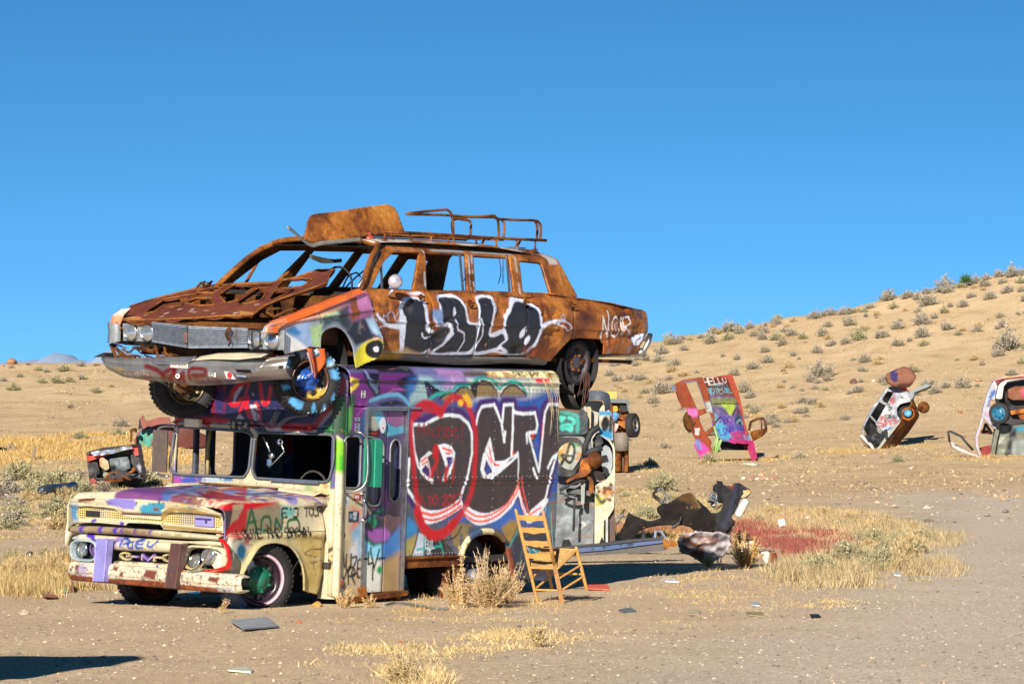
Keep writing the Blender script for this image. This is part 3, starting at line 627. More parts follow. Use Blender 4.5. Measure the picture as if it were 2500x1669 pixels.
field('dry_grass', region('K4', [(0,300),(2349,260),(2349,790),(0,790)],420,15,.56),.01,.05,(.4,.29,.13),(.6,.46,.24),12,.005,.09,1.)
field('dry_grass', region('K1', [(0,600),(640,560),(2349,740),(2349,1440),(0,1440)],420,16,.56),.01,.05,(.4,.29,.13),(.6,.46,.24),12,.005,.09,1.)
for w_, x, y, n_, r_, h_ in [('K3', 560,1040,60,.8,.3),('G', 170,1160,60,.7,.35),('G', 900,1090,50,1.2,.2),('G', 1900,1250,60,1.0,.3),('F', 1250,1400,60,.8,.3),('F', 760,1430,20,.4,.2),('E', 600,715,30,.6,.25)]:
    p = ground_px(w_, x, y); R = np.random.default_rng(n_ + int(x)); q = p[:2] + R.normal(size=(n_, 2)) * [r_, r_ * 1.5]; field('dry_grass', q, h_ * .5, h_, ST1, ST2,14,.02,.12,.4)
# short dead growth mottling the far slope
far = np.stack([RNG.uniform(-40,42,42000),100 + 132 * RNG.uniform(0,1,42000)],1); far = far[fbm(far[:, 0] * .55, far[:, 1] * .22,21) > .50]
field('slope_scrub', far, .05,.22,(.24,.18,.11),(.5,.39,.24),4,.05,.16,1.1)
# loose stones: thousands of pebbles
def pebbles(name, n, ylo, yhi, s0, s1, seed):
    R = np.random.default_rng(seed); yy = ylo * (yhi / ylo) ** R.uniform(0,1, n); xx = R.uniform(-.16,.16, n) * yy * 1.15; sz = s0 * (s1 / s0) ** (R.uniform(0,1, n) ** 3.2)
    zz = gz(xx, yy); oc = np.array([[1,0,0],[-1,0,0],[0,1,0],[0,-1,0],[0,0,1],[0,0,-1]], float)
    Fo = np.array([[0,2,4],[2,1,4],[1,3,4],[3,0,4],[2,0,5],[1,2,5],[3,1,5],[0,3,5]])
    Vv = oc[None] * (sz[:, None, None] * R.uniform(.6,1.3,(n, 6,1))) * [1.15,1,.6]; th = R.uniform(0,6.28, n); c_, s_ = np.cos(th), np.sin(th)
    Vv = np.stack([Vv[..., 0] * c_[:, None] - Vv[..., 1] * s_[:, None], Vv[..., 0] * s_[:, None] + Vv[..., 1] * c_[:, None], Vv[..., 2]],2) + np.stack([xx, yy, zz + sz * .2],1)[:, None]
    P = Vv[:, Fo].reshape(-1,3,3); t = R.uniform(0,1,(n, 1)); k = R.uniform(.7,1.45,(n, 1))
    c = (np.array([.46,.36,.26]) * (1 - t) + np.array([.40,.36,.32]) * t) * k; c = np.where(R.uniform(0,1,(n, 1)) < .02, np.array([.42,.26,.18]), c); c = np.where(R.uniform(0,1,(n, 1)) < .25, np.array([.20,.17,.15]), c)
    put(name, tri_mesh(name, P, np.repeat(c, 8,0)),(0,0,0),1,0, None, None, None, 'stuff')
pebbles('gravel', 26000,24,62,.004,.020,3)
pebbles('gravel', 3500,70,215,.02,.12,5)
# ============================================================ the painted step van
# x runs from the front bumper to the tail, y from the near side to the far side, z up; the van leans a little to the near side
FT = rot_frame((-2.656,36,0),54,2.2)
SIDE = lambda w_, *p, y=0.: FT.tr(w_, p, (0,1,0), y, (0,2))
FRONT = lambda w_, *p, x=1.5: FT.tr(w_, p, (1,0,0), x, (1,2))
K = 1.15
CREAM = C(245,235,200,.96); CREAM2 = C(214,196,140,.95)
WHT = C(210,216,238,1.2); DKBR = C(60,50,50, K); PUR = C(62,32,96, K); BLU = C(40,78,156, K); RED = C(165,14,22,1.3); ORG = C(235,80,60,1.1); TEAL = C(20,155,145, K)
S = SIDE
def cat_(*a):
    o = []
    for q in a: o += q
    return o
sp_ = Paint(.006,1.26)
sp_.fill(C(70,70,112, K))
sp_.poly(S('F1',(-60,150),(400,150),(800,150),(720,400),(500,430),(250,480),(150,700),(60,900),(-120,900)), C(96,34,104,K),.02)
sp_.poly(S('F1',(190,150),(380,150),(370,250),(380,450),(330,460),(210,270)), C(26,22,42,K),.01)
sp_.stroke(sm(S('F1',(230,100),(240,200),(285,290),(340,370))),.03, C(116,136,170,K),.015)
sp_.poly(S('F1',(255,190),(330,300),(375,200),(340,370),(285,300)), C(70,84,108,K),.012)
sp_.stroke(sm(S('F1',(470,392),(540,352),(620,340),(690,352))),.022, C(130,66,148,K),.012)
sp_.poly(S('F1',(590,230),(770,160),(850,175),(700,260),(790,385),(700,440),(560,410),(690,350),(590,300)), C(22,22,42,K),.012)
sp_.poly(S('F1',(380,60),(790,60),(800,150),(380,140)), C(30,26,44,K),.02)
sp_.blob(S('F1',(560,55))[0],.08,.03, C(190,140,110,K),.6); sp_.blob(S('F1',(740,55))[0],.05,.035, C(110,160,60,K),.6)
sp_.blob(S('F1',(790,340))[0],.14,.12, C(44,104,170,K),.8,.8)
sp_.poly(S('F1',(860,170),(1010,190),(1200,380),(1000,410),(950,470),(850,490),(720,545),(735,430),(800,350)), C(138,166,172,K),.03)
sp_.poly(S('F1',(1000,170),(1700,170),(1700,300),(1200,385)), C(124,108,164,K),.03)
for k_, (x_, y_) in enumerate([(1100,260),(1300,220),(1400,330),(1200,300),(1500,240)]): sp_.blob(S('F1',(x_,y_))[0],.12,.05,[C(92,130,176,K), C(170,140,180,K)][k_ % 2],.9,.6)
sp_.poly(S('F1',(905,225),(1010,290),(1120,372),(1000,405),(950,455)), C(26,23,40,K),.008)
sp_.poly(S('F1',(935,290),(985,350),(1000,400),(948,425)), C(62,46,92,K),.008)
sp_.stroke(S('F1',(905,225),(960,240),(1100,330),(1180,385)),.022, C(104,170,186,K),.012)
# upper right: bare cream with teal crowns and tan domes
sp_.poly(S('F2',(200,215),(1345,215),(1335,540),(200,540)), C(188,190,176,K),.03)
sp_.poly(S('F2',(1345,215),(1345,420),(1150,380),(1130,300),(1180,215)), C(205,196,160,K),.03)
crown = sm(S('F2',(-260,470),(-160,400),(0,370),(100,290),(215,295),(330,215),(420,200),(520,245),(580,335),(640,285),(740,250),(830,280),(905,400)),4)
sp_.stroke(crown, .036, TEAL, .01)
for q in [((40,400),(130,322),(200,328),(262,380),(295,450),(180,480)),((300,430),(318,300),(385,240),(480,280),(562,380),(560,440)),((592,420),(650,340),(740,293),(830,340),(895,440),(600,470)),((-130,460),(-80,410),(0,400),(60,430),(20,500))]:
    P_ = sm(S('F2', *q),4); sp_.poly(P_, C(132,104,66,K),.012); sp_.stroke(P_[:int(len(P_) * .8)],.022, C(28,24,26,K),.006)
    sp_.blob(np.mean(P_, 0),.07,.06, C(112,112,60,K),.9,.5)
sp_.poly(S('F2',(232,300),(330,228),(300,440),(262,400)), C(40,32,32,K),.008)
sp_.poly(S('F2',(1020,215),(1190,215),(1190,262),(1020,262)), C(205,38,62,K),.01)
for x_, y0, y1 in ((935,215,400),(1088,300,390),(598,215,300)): sp_.stroke(S('F2',(x_,y0),(x_,y1)),.012, C(60,160,150,K),.006)
sp_.poly(S('F2',(240,470),(600,440),(900,440),(1040,400),(1130,360),(1230,345),(1345,430),(1345,1700),(240,1700)), BLU, .05)
# lower panels
sp_.poly(S('D',(510,860),(560,850),(620,1000),(900,1000),(1480,800),(1480,1340),(500,1340)), C(70,80,100,K),.02)
sp_.poly(S('D',(860,980),(1200,800),(1480,860),(1480,1010),(1210,1010),(1130,1050)), C(56,92,168,K),.05)
sp_.poly(S('F3',(930,560),(1010,520),(1090,600),(1100,700),(1000,780),(930,800)), C(44,118,170,K),.02)
sp_.poly(S('F3',(930,800),(1030,740),(1110,690),(1050,950),(930,960)), C(150,140,80,K),.02)
sp_.poly(S('F3',(1110,690),(1200,720),(1170,950),(1050,950)), C(178,190,206,K),.008)
sp_.stroke(S('F3',(1110,660),(1080,830),(1035,950)),.02, C(48,34,44,K),.006)
sp_.poly(S('F3',(1200,710),(1400,760),(1560,960),(1200,950)), C(46,44,52,K),.01)
sp_.stroke(S('F3',(1180,700),(1170,950)),.018, TEAL, .005); sp_.stroke(S('F3',(1350,790),(1400,950)),.018, TEAL, .005); sp_.stroke(S('F3',(1100,880),(1370,840)),.022, TEAL, .006)
sp_.text('BIL', *S('F3',(1195,870))[0],.085,.010, C(200,210,220,K)); sp_.text('DK', *S('F3',(1215,935))[0],.06,.012, C(200,210,220,K))
sp_.poly(S('D',(770,1090),(860,1000),(960,1000),(880,1200),(800,1200)), C(126,108,70,K),.02,1,(14,.45)); sp_.poly(S('D',(1120,1030),(1180,980),(1230,1000),(1180,1120),(1150,1110)), C(140,112,60,K),.02)
sp_.stroke(sm(S('D',(775,1110),(840,1085),(875,1020))),.018, C(38,30,40,K),.006)
sp_.poly(S('D',(1190,1080),(1480,1040),(1480,1340),(1200,1340)), C(48,52,64,K),.02)
sp_.stroke(S('D',(1165,1160),(1225,1040)),.018, TEAL, .006)
sp_.poly(S('D',(1400,870),(1480,850),(1470,1090),(1410,1080)), C(78,108,110,K),.03)
for a_, b_ in (((1420,880),(1480,870)),((1440,900),(1430,1080)),((1455,1000),(1480,930))): sp_.stroke(S('D', a_, b_),.014, C(170,30,40,K),.008)
sp_.stroke(S('D',(1425,940),(1435,1080),(1450,1180)),.010, C(150,180,190,K),.006); sp_.stroke(sm(S('D',(1395,900),(1380,1000),(1420,1060),(1400,1140))),.010, C(170,190,180,K),.005)
sp_.stroke(S('D',(1260,1090),(1230,1330)),.014, C(80,100,120,K),.008)
for k_ in range(6): sp_.stroke(sm(S('D',(1280+20*k_,1150+8*k_),(1300+20*k_,1180),(1290+22*k_,1200))),.018,[C(170,190,210,K), TEAL][k_ % 2],.006)
# letters: purple halo, white outline, dark fill
Dl = cat_(S('F1',(755,745),(900,745),(1000,705),(1100,660),(1200,640),(1330,655),(1430,740),(1480,870),(1490,1000)), S('D',(948,560),(915,720),(880,800)), S('D',(865,850),(800,895),(720,918),(640,915),(600,885),(540,800),(533,600)), S('D',(565,375)))
CV = cat_(S('F2',(300,760),(315,650),(360,550),(520,525),(597,745),(615,690),(630,530),(745,520),(758,612),(860,632),(1005,620),(1035,760),(1020,840),(1010,900),(975,985),(1030,1240),(1070,960),(1110,600),(1170,515),(1345,520),(1345,1090),(1230,1180),(1180,1380)), S('F4',(1235,180),(1205,300),(1045,440),(985,380),(905,170),(870,260),(760,370),(600,450),(460,440),(350,380),(300,250)))
for P_ in (Dl, CV): sp_.stroke(P_ + P_[:1],.15, PUR, .012)
sp_.poly(S('F2',(975,990),(1040,800),(1060,740),(1050,1000),(1040,1230)), BLU, .01)
sp_.poly(Dl, DKBR, .004); sp_.poly(CV, DKBR, .004)
# white band under the letters with its red stripes
sp_.poly(sm(S('D',(600,872),(650,915),(720,922),(800,898),(862,852),(880,900),(800,955),(720,998),(640,1004),(615,950)),3), WHT, .006)
sp_.stroke(sm(S('D',(622,935),(700,950),(790,918),(865,868))),.030, ORG, .006); sp_.stroke(sm(S('D',(628,972),(710,982),(800,945),(870,895))),.026, ORG, .006)
sp_.poly(sm(S('F4',(300,400),(340,370),(460,440),(600,450),(760,370),(870,240),(900,130),(940,250),(1000,440),(1050,440),(1200,300),(1240,330),(1100,520),(1010,560),(930,330),(905,270),(830,400),(700,520),(560,580),(440,580),(340,500)),3), WHT, .006)
sp_.stroke(sm(S('F4',(345,425),(470,490),(620,470),(780,360),(890,180),(905,110))),.022, ORG, .006); sp_.stroke(sm(S('F4',(320,465),(440,540),(600,530),(760,420),(870,270),(910,180))),.024, ORG, .006)
sp_.stroke(S('F4',(905,110),(940,260),(985,470)),.016, ORG, .006); sp_.stroke(S('F4',(940,70),(970,240),(1030,470)),.018, ORG, .006); sp_.stroke(S('F4',(1040,470),(1160,395)),.022, ORG, .006)
WO = .036
for q in [S('F1',(755,760),(900,765),(1000,712),(1100,664),(1200,648),(1330,665),(1430,750),(1470,850)) + S('F2',(250,900),(250,1100),(205,1330),(150,1500)) + S('D',(865,850)), S('D',(565,375),(580,560),(605,650),(640,700),(690,745)), S('D',(548,605),(538,790),(600,885)),
   S('F2',(300,760),(320,650),(365,550),(520,525),(600,745),(635,970),(645,850)), S('F2',(610,740),(630,530),(740,522),(735,800),(715,1160)), S('F2',(745,590),(765,620),(860,635),(1005,625),(1035,760),(1015,850),(900,870),(905,980)), S('F2',(930,900),(1030,1260),(1045,1320)), S('F2',(1345,525),(1170,520),(1125,620),(1085,960),(1050,1300)),
   S('F2',(1300,1090),(1210,1160),(1155,1280)), S('F2',(980,1290),(1015,1400)), S('F2',(1260,1130),(1190,1350),(1160,1500)) + S('F4',(1235,180),(1205,310),(1050,440)), S('F2',(790,1100),(795,1300),(785,1420))]:
    sp_.stroke(q, WO, WHT, .006)
sp_.poly(S('F2',(465,910),(490,1000),(520,1200),(640,1190),(780,1100),(800,1160),(640,1290),(480,1410),(380,1400),(345,1300),(380,1120)), WHT, .006)
sp_.poly(S('F2',(500,1040),(530,1195),(640,1180),(700,1150),(620,1010)), DKBR, .005)
sp_.poly(S('F2',(700,1170),(790,1130),(790,1420),(540,1400)), DKBR, .008); sp_.stroke(S('F2',(790,1130),(640,1270),(470,1400)),.03, WHT, .006)
sp_.poly(S('F2',(420,1180),(490,1330),(420,1370),(390,1300)), PUR, .008); sp_.poly(S('F2',(425,1225),(465,1320),(420,1340)), BLU, .006)
sp_.stroke(S('F2',(455,1040),(480,1170),(520,1245),(570,1250)),.020, ORG, .005); sp_.stroke(S('F2',(435,1120),(475,1220)),.016, ORG, .005); sp_.stroke(S('F2',(1100,740),(1078,920)),.018, ORG, .005)
sp_.stroke(S('F2',(735,1090),(735,1125)),.024, ORG, .005); sp_.stroke(S('F2',(955,885),(995,885)),.022, ORG, .005); sp_.stroke(S('F2',(965,925),(980,925)),.02, ORG, .005)
sp_.poly(S('F1',(860,1170),(960,1080),(1000,1100),(940,1150),(960,1220),(985,1330),(1000,1445),(940,1435),(850,1330),(835,1260)), WHT, .006)
sp_.poly(S('F1',(870,1310),(915,1240),(960,1290),(975,1400),(920,1370)), PUR, .006); sp_.stroke(S('F1',(870,1205),(930,1155)),.022, ORG, .005); sp_.stroke(S('F1',(880,1240),(935,1205)),.020, ORG, .005)
sp_.poly(S('F1',(1060,1010),(1150,988),(1230,1020),(1275,1100),(1262,1200),(1215,1350),(1150,1445),(1108,1440),(1165,1290),(1120,1150),(1090,1060)), WHT, .006)
sp_.poly(S('F1',(1160,1150),(1235,1150),(1238,1210),(1190,1310),(1180,1210)), PUR, .006); sp_.poly(S('F1',(1200,1175),(1225,1190),(1195,1270)), BLU, .005)
sp_.stroke(S('F1',(1125,1045),(1230,1078)),.024, ORG, .005); sp_.stroke(S('F1',(1160,1108),(1215,1110)),.02, ORG, .005)
# red heart, figure and writing
heart = sm(S('D',(745,325),(700,275),(645,262),(600,290),(570,350),(558,440),(572,600),(585,760),(605,900),(640,1020),(690,1070),(760,1060),(820,1010),(880,930),(930,820),(955,640),(960,480),(945,360),(905,270),(850,228),(800,240),(765,290),(745,325)),5)
sp_.stroke(heart, .075, RED, .014,.9); sp_.stroke(sm(S('D',(600,930),(640,1030),(700,1075),(770,1060),(830,1000))),.11, RED, .014)
sp_.stroke(sm(S('D',(590,330),(640,285),(720,300),(745,325))),.11, RED, .014,.85)
sp_.blob(S('F1',(1042,1090))[0],.052*1.1,.085, RED, .25); sp_.stroke(S('F1',(1060,1180),(1010,1300),(990,1380)),.045, RED, .01); sp_.stroke(S('F1',(940,1200),(975,1330),(940,1430)),.02, RED, .008,.8)
sp_.stroke(S('F1',(1175,1290),(1150,1420)),.06, RED, .014); sp_.stroke(S('F1',(1255,1180),(1240,1440)),.028, RED, .012,.75); sp_.stroke(S('F1',(1045,1240),(1080,1440)),.02, RED, .01,.6)
DR = C(120,22,28, K)
u0, v0 = S('F1', (825,905))[0]; sp_.text('Michael', u0, v0,.13,.022, DR, .92, None, .02,.9,.007)
u0, v0 = S('D', (605,895))[0]; sp_.text('9.10.2017', u0, v0,.105,.020, C(150,16,22, K),.80, None, .02,.9,.007)
for k_, (x_, y_) in enumerate([(1400,430),(1430,470),(1450,520),(1340,505)]): sp_.blob(S('F1',(x_,y_))[0],.05,.035, C(220,170,30,K),.7,.9)
# rounded shoulder and rain gutter band of the roof edge
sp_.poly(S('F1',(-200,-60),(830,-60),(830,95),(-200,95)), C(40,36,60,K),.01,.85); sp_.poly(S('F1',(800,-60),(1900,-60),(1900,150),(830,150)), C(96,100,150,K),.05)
sp_.poly(S('F1',(1100,60),(1500,100),(1500,180),(1100,180)), C(150,110,160,K),.03,.8)
sp_.poly(S('F2',(330,20),(1400,40),(1400,110),(600,118),(300,118)), C(120,122,130,K),.03); sp_.poly(S('F2',(450,118),(1400,60),(1400,210),(450,190)), C(232,216,160,K),.012)
sp_.poly(S('F2',(700,110),(1400,90),(1400,130),(700,130)), C(240,225,170,K),.02); sp_.poly(S('F2',(180,120),(470,120),(470,190),(180,185)), C(80,70,64,K),.02)
sp_.poly(S('F2',(450,118),(1400,118),(1400,210),(450,200)), C(150,90,40,K),.01,.7,(9,.52))
u0, v0 = S('F2', (770,112))[0]; sp_.text('CREDIBAN ON', u0, v0,.062,.012, C(24,22,24),1.05, None, .01); u0, v0 = S('F2', (1200,190))[0]; sp_.text('POTLUS', u0, v0,.045,.011, C(24,22,24),.9)
sp_.text('CREDIBAY', *S('F2',(775,175))[0],.045,.012, C(30,26,26),1.35)
# cab corner panel between the pillar and the folding door
sp_.poly(S('F3',(130,205),(480,190),(470,1440),(120,1440)), C(168,154,126,K),.01)
sp_.poly(S('F3',(-60,205),(192,230),(190,620),(140,1450),(-200,1450)), CREAM, .012)
sp_.poly(S('F3',(360,640),(470,520),(470,1000),(400,960)), C(112,160,190,K),.04); sp_.poly(S('F3',(330,900),(430,740),(440,1100),(400,1080)), C(178,182,186,K),.03)
sp_.poly(S('F3',(370,400),(470,440),(440,600),(350,680)), C(190,96,80,K),.03,.8); sp_.poly(S('F3',(170,800),(300,790),(320,900),(170,900)), C(150,140,110,K),.03)
sp_.stroke(S('F3',(240,700),(260,830)),.016, C(190,60,50,K),.01); sp_.blob(S('F3',(225,712))[0],.02,.03, C(60,52,60,K),.6); sp_.blob(S('F3',(278,722))[0],.02,.03, C(60,52,60,K),.6)
sp_.poly(S('F3',(150,960),(260,960),(260,1100),(150,1100)), C(170,140,60,K),.05,.7)
sp_.poly(S('F3',(130,1380),(470,1380),(470,1440),(130,1440)), C(130,120,80,K),.03,.7)
u0, v0 = S('F3', (165,1045))[0]; sp_.text('GAUZER', u0, v0,.16,.024, C(28,25,30,K),.60, None, .03,1,.006,-.034); u0, v0 = S('F3', (235,1330))[0]; sp_.text('YR', u0, v0 + .02,.16,.026, C(28,25,30,K),.8, None, -.04,1,.006,.03)
sp_.poly(S('F3',(264,255),(330,250),(335,380),(264,385)), C(150,170,178,K),.006); sp_.stroke(S('F3',(275,270),(320,370)),.008, C(40,40,70),.003); sp_.stroke(S('F3',(310,260),(285,370)),.008, C(60,60,90),.003)
star = [S('F3', (x_, y_))[0] for x_, y_ in ((125,165),(135,215),(158,230),(138,245),(150,295),(122,250),(90,232),(118,218))]; sp_.poly(star, C(205,40,36),.003)
# above the cab panel
sp_.poly(S('F1',(-120,420),(90,400),(60,640),(10,900),(-140,900)), C(30,60,40,K),.03); sp_.poly(S('F1',(0,560),(50,540),(40,800),(0,880)), C(84,150,60,K),.02,.9)
sp_.stroke(sm(S('F1',(-20,400),(60,320),(110,260),(30,225))),.045, C(190,170,40,K),.014); sp_.blob(S('F1',(130,545))[0],.03,.03, C(140,50,140,K),.9,.8); sp_.stroke(S('F1',(110,660),(180,560),(230,480)),.018, C(140,60,150,K),.01)
sp_.poly(S('F1',(150,700),(205,590),(190,940),(150,960)), C(36,70,120,K),.015)
sp_.stroke(sm(S('F1',(255,480),(420,425),(600,410),(720,520))),.04, C(88,150,184,K),.01)
sp_.poly(S('F1',(330,510),(560,470),(650,500),(680,530),(400,545)), C(20,22,38,K),.008)
# folding door leaves (painted on the same plane)
dp = Paint(.005,1.26); dp.fill(C(66,52,92,K))
dp.poly(S('F1',(205,585),(330,585),(420,780),(330,870),(250,900),(205,990)), C(150,150,138,K),.012)
dp.poly(S('F1',(300,585),(430,585),(560,880),(480,900),(420,830)), C(104,168,190,K),.02); dp.poly(S('F1',(430,585),(700,585),(700,770),(610,800),(480,740)), C(118,76,120,K),.02)
dp.poly(S('F1',(480,760),(610,800),(690,770),(690,860),(540,900),(480,830)), C(70,150,180,K),.012)
dp.poly(S('F1',(205,800),(330,820),(320,860),(205,850)), C(60,64,90,K),.02)
dp.poly(S('F3',(480,220),(530,200),(720,210),(740,420),(650,520),(560,470),(480,300)), C(44,42,70,K),.03)
dp.poly(S('F3',(740,200),(870,230),(830,420),(750,440)), C(112,62,118,K),.02); dp.poly(S('F3',(870,220),(920,180),(920,480),(760,560),(750,470),(840,400)), C(86,116,124,K),.02)
dp.poly(S('F3',(740,520),(930,260),(940,580),(830,700),(830,760),(740,810),(480,640),(620,520)), C(86,66,72,K),.02)
dp.poly(S('F3',(500,660),(740,620),(830,700),(820,760),(730,810),(650,820)), C(136,78,152,K),.02); dp.poly(S('F3',(500,600),(640,510),(740,540),(740,640),(560,660)), C(40,44,54,K),.02)
dp.stroke(S('F3',(490,610),(610,520),(745,430)),.035, C(20,120,90,K),.01); dp.stroke(S('F3',(480,680),(560,770),(630,835),(720,810)),.035, C(20,96,70,K),.01); dp.stroke(S('F3',(720,815),(820,765),(830,700),(900,640)),.018, C(66,30,36,K),.006)
dp.blob(S('F3',(635,580))[0],.05,.05, C(20,130,90,K),.4)
dp.poly(S('F3',(455,690),(620,850),(720,820),(720,1010),(560,1000),(470,960)), C(120,190,220,K),.02); dp.poly(S('F3',(740,820),(930,620),(930,900),(740,1010)), C(52,108,172,K),.03)
dp.poly(S('F3',(455,980),(560,950),(720,1010),(710,1400),(440,1400)), C(196,204,196,K),.03); dp.poly(S('F3',(740,1010),(930,900),(920,1400),(715,1400)), C(146,122,84,K),.04)
dp.blob(S('F3',(700,1110))[0],.04,.04, C(20,130,70,K),.7); dp.stroke(S('F3',(540,400),(600,465)),.03, C(196,186,150,K),.012)
for a_ in [((600,870),(602,875)),((575,910),(575,1050),(620,1030)),((600,900),(640,1090),(700,880)),((505,985),(560,985)),((690,985),(755,975)),((625,1070),(622,1220))]: dp.stroke(S('F3', *a_),.024, C(22,22,26),.005)
SPM = painted('step_van_paint', C(220,205,160),.38,1., .28,.5,.25)
truck = thing('step_van', 'graffiti covered cream step van with a red heart on its side, under the rusty wagon', 'van', FT, (2.7,1.15,0))
WH = 2.27; RR = .13
def shoulder(u, v):
    a = np.clip((v - WH) / RR, 0, math.pi / 2); bow = .012 * np.sin(np.clip((v - .45) / 1.8,0,1) * math.pi)
    rear = np.clip((u - 5.26) / .12,0,1); 
    y = np.where(v > WH, RR * (1 - np.cos(a)),0) - bow + .11 * rear ** 2 * (np.asarray(v) < 3); z = np.where(v > WH, WH + RR * np.sin(a), v)
    y = y + .020 * (fbm(u * 2.2, v * 2.5,3) - .5) + .004 * ((np.abs(u - 3.33) < .007) | (np.abs(u - 4.08) < .007) | (np.abs(u - 4.73) < .007)) - .012 * (np.abs(v - 1.235) < .012) - .012 * (np.abs(v - 1.19) < .012) - .03 * ((v > 2.255) & (v < 2.272)) - .01 * ((v > 2.16) & (v <= 2.172))
    return (u, y, z)
arch = sm(S('D',(868,1205),(885,1150),(920,1095),(965,1065),(1020,1052),(1075,1060),(1125,1095),(1155,1150),(1175,1230),(1195,1335)),4)
outl = [(2.60,.452)] + arch + [(5.12,.12),(5.37,.20),(5.375,2.47),(1.62,2.47),(1.66,2.0),(2.60,1.98)]
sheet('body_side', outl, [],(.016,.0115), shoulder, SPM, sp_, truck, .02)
m_ = MB()
for z_ in (.475,2.19,1.262):
    for x_ in np.arange(2.68,5.24,.075 if z_ > .5 else .05):
        if z_ < .5 and x_ > 3.5: break
        y_ = float(shoulder(np.array([x_]), np.array([z_]))[1][0]); m_.lathe((x_, y_ - .001, z_),(0,-1,0),[(.008,0),(.006,.005),(.001,.006)],6)
for x_ in (3.35,4.1,4.75,5.22):
    for z_ in np.arange(.62 if x_ < 3.5 or x_ > 4.5 else .85,2.15,.09):
        y_ = float(shoulder(np.array([x_]), np.array([z_]))[1][0]); m_.lathe((x_, y_ - .001, z_),(0,-1,0),[(.007,0),(.005,.005),(.001,.006)],6)
o_ = m_.build('rivets', GREYM, truck); o_['kind'] = 'stuff'
# cab corner with window opening
wnd = rrect(1.56,1.17,1.83,1.69,.07)
sheet('corner_panel', [(1.47,.09),(1.60,.02),(1.895,.06),(1.895,1.98),(1.66,2.0),(1.62,2.1),(1.47,2.1)],[wnd],(.016,.0115), lambda u, v: (u, .09 * np.clip((1.56 - u) / .09,0,1) ** 2 + .004 * (fbm(u * 5, v * 5,4) - .5), v), SPM, sp_, truck, .02)
# folding door: two leaves with tall rounded windows
for a_, b_, nm in ((1.925,2.285, 'door_leaf'),(2.30,2.575, 'door_leaf')):
    hole = rrect(a_ + .05,.98 if a_ < 2 else 1.02, b_ - (.045 if a_ < 2 else .05),1.66,.10)
    lf = sheet(nm, [(a_, .10),(b_, .10),(b_, 1.955),(a_, 1.955)],[hole],(.015,.0115), side_map(.028, None, .006), SPM, dp, truck, .03)
    gp = Paint(.01); gp.fill(C(18,26,44)); R_ = np.random.default_rng(int(a_ * 10))
    for k_ in range(7):
        q = [(a_ + R_.uniform(.05, b_ - a_ - .05), R_.uniform(1.0,1.6)) for _ in range(4)]; gp.stroke(sm(q, 5),.03,[C(34,56,104), C(20,70,70), C(50,44,90)][k_ % 3],.012,.7)
    sheet('window_pane', rrect(a_ + .045,.97, b_ - .04,1.67,.10),[],.02, side_map(.045), painted('door_glass', C(16,22,34),.08,1,.1), gp, lf, .006)
    m_ = MB(); m_.tube([(u_, .024, v_) for u_, v_ in hole],.011,6, False, True); m_.build('window_gasket', GREYM, lf)
m_ = MB(); m_.box((1.885,-.012,.06),(1.925,.04,1.99)); m_.box((2.578,-.015,.06),(2.60,.05,1.98)); m_.build('door_post', ALU, truck)
m_ = MB(); m_.box((1.88,-.03,1.975),(2.78,.04,1.992)); m_.box((1.88,-.02,1.955),(2.60,.0,1.970)); m_.build('door_header', ALU, truck)
m_ = MB(); m_.beam((1.62,.03,.035),(2.60,.0,.085),.14,.05); m_.beam((1.86,.0,.10),(1.94,-.02,.12),.10,.11, ch=.01); m_.box((2.52,.02,-.08),(2.60,.14,.05)); m_.build('entry_step', RUSTM, truck)
m_ = MB(); m_.tube([(1.86,-.03,1.08),(1.88,-.05,1.0),(1.885,-.05,.9),(1.87,-.03,.84)],.010,6); m_.tube([(1.84,-.0,1.1),(1.89,-.03,1.13)],.012); m_.lathe((1.88,-.02,.84),(0,-1,0),[(.001,.03),(.02,.03),(.028,0)],12); m_.build('door_handle', CHROME, truck)
m_ = MB(); m_.tube([(u_, -.004, v_) for u_, v_ in wnd],.010,6, False, True); m_.build('window_gasket', GREYM, truck)
m_ = MB(); m_.lathe((1.545,-.004,.215),(0,-1,0),[(.001,.012),(.045,.012),(.052,.022),(.062,.01),(.062,0)],24); lt = m_.build('marker_lamp', CHROME, truck)
m_ = MB(); m_.lathe((1.545,-.012,.215),(0,-1,0),[(.001,.02),(.03,.018),(.045,.004)],20); m_.build('lens', plain('amber_lens', (.45,.12,.05),.25,0,.2), lt)
# small stickers on the cab corner and the forehead edge
def sticker(parent, pts, mp, bgc, lines, off, name='sticker', label=None):
    """flat printed patch: lines = (text, x0, y0, h, width, colour)"""
    p = Paint(.0); p.fill(bgc)
    for l_ in lines:
        if l_[0] == '#': p.blob(l_[1], l_[2], l_[3], l_[4],.15)
        elif l_[0] == '=': p.poly(rrect(*l_[1],.001), l_[2],.001)
        else: p.text(l_[0], l_[1], l_[2], l_[3], l_[4], l_[5], soft=.0015, flip=l_[6] if len(l_) > 6 else 1)
    return sheet(name, pts, [],.005, mp, painted('printed_sticker', C(240,240,240),.5,1,.15), p, parent, .003, label=label)
sticker(truck, rrect(1.505,1.03,1.60,1.10,.004), side_map(-.006), C(150,150,140),[('YES', 1.512,1.052,.04,.008, C(20,20,20)),('WEEEN', 1.512,1.036,.010,.003, C(40,40,40))],0)
sticker(truck, rrect(1.50,.86,1.60,.985,.05), side_map(-.006), C(190,50,34),[('#', (1.55,.89),.045,.028, C(40,44,110)),('#', (1.55,.945),.014,.02, C(230,220,220)),('X', 1.53,.885,.05,.008, C(235,225,225))],0)
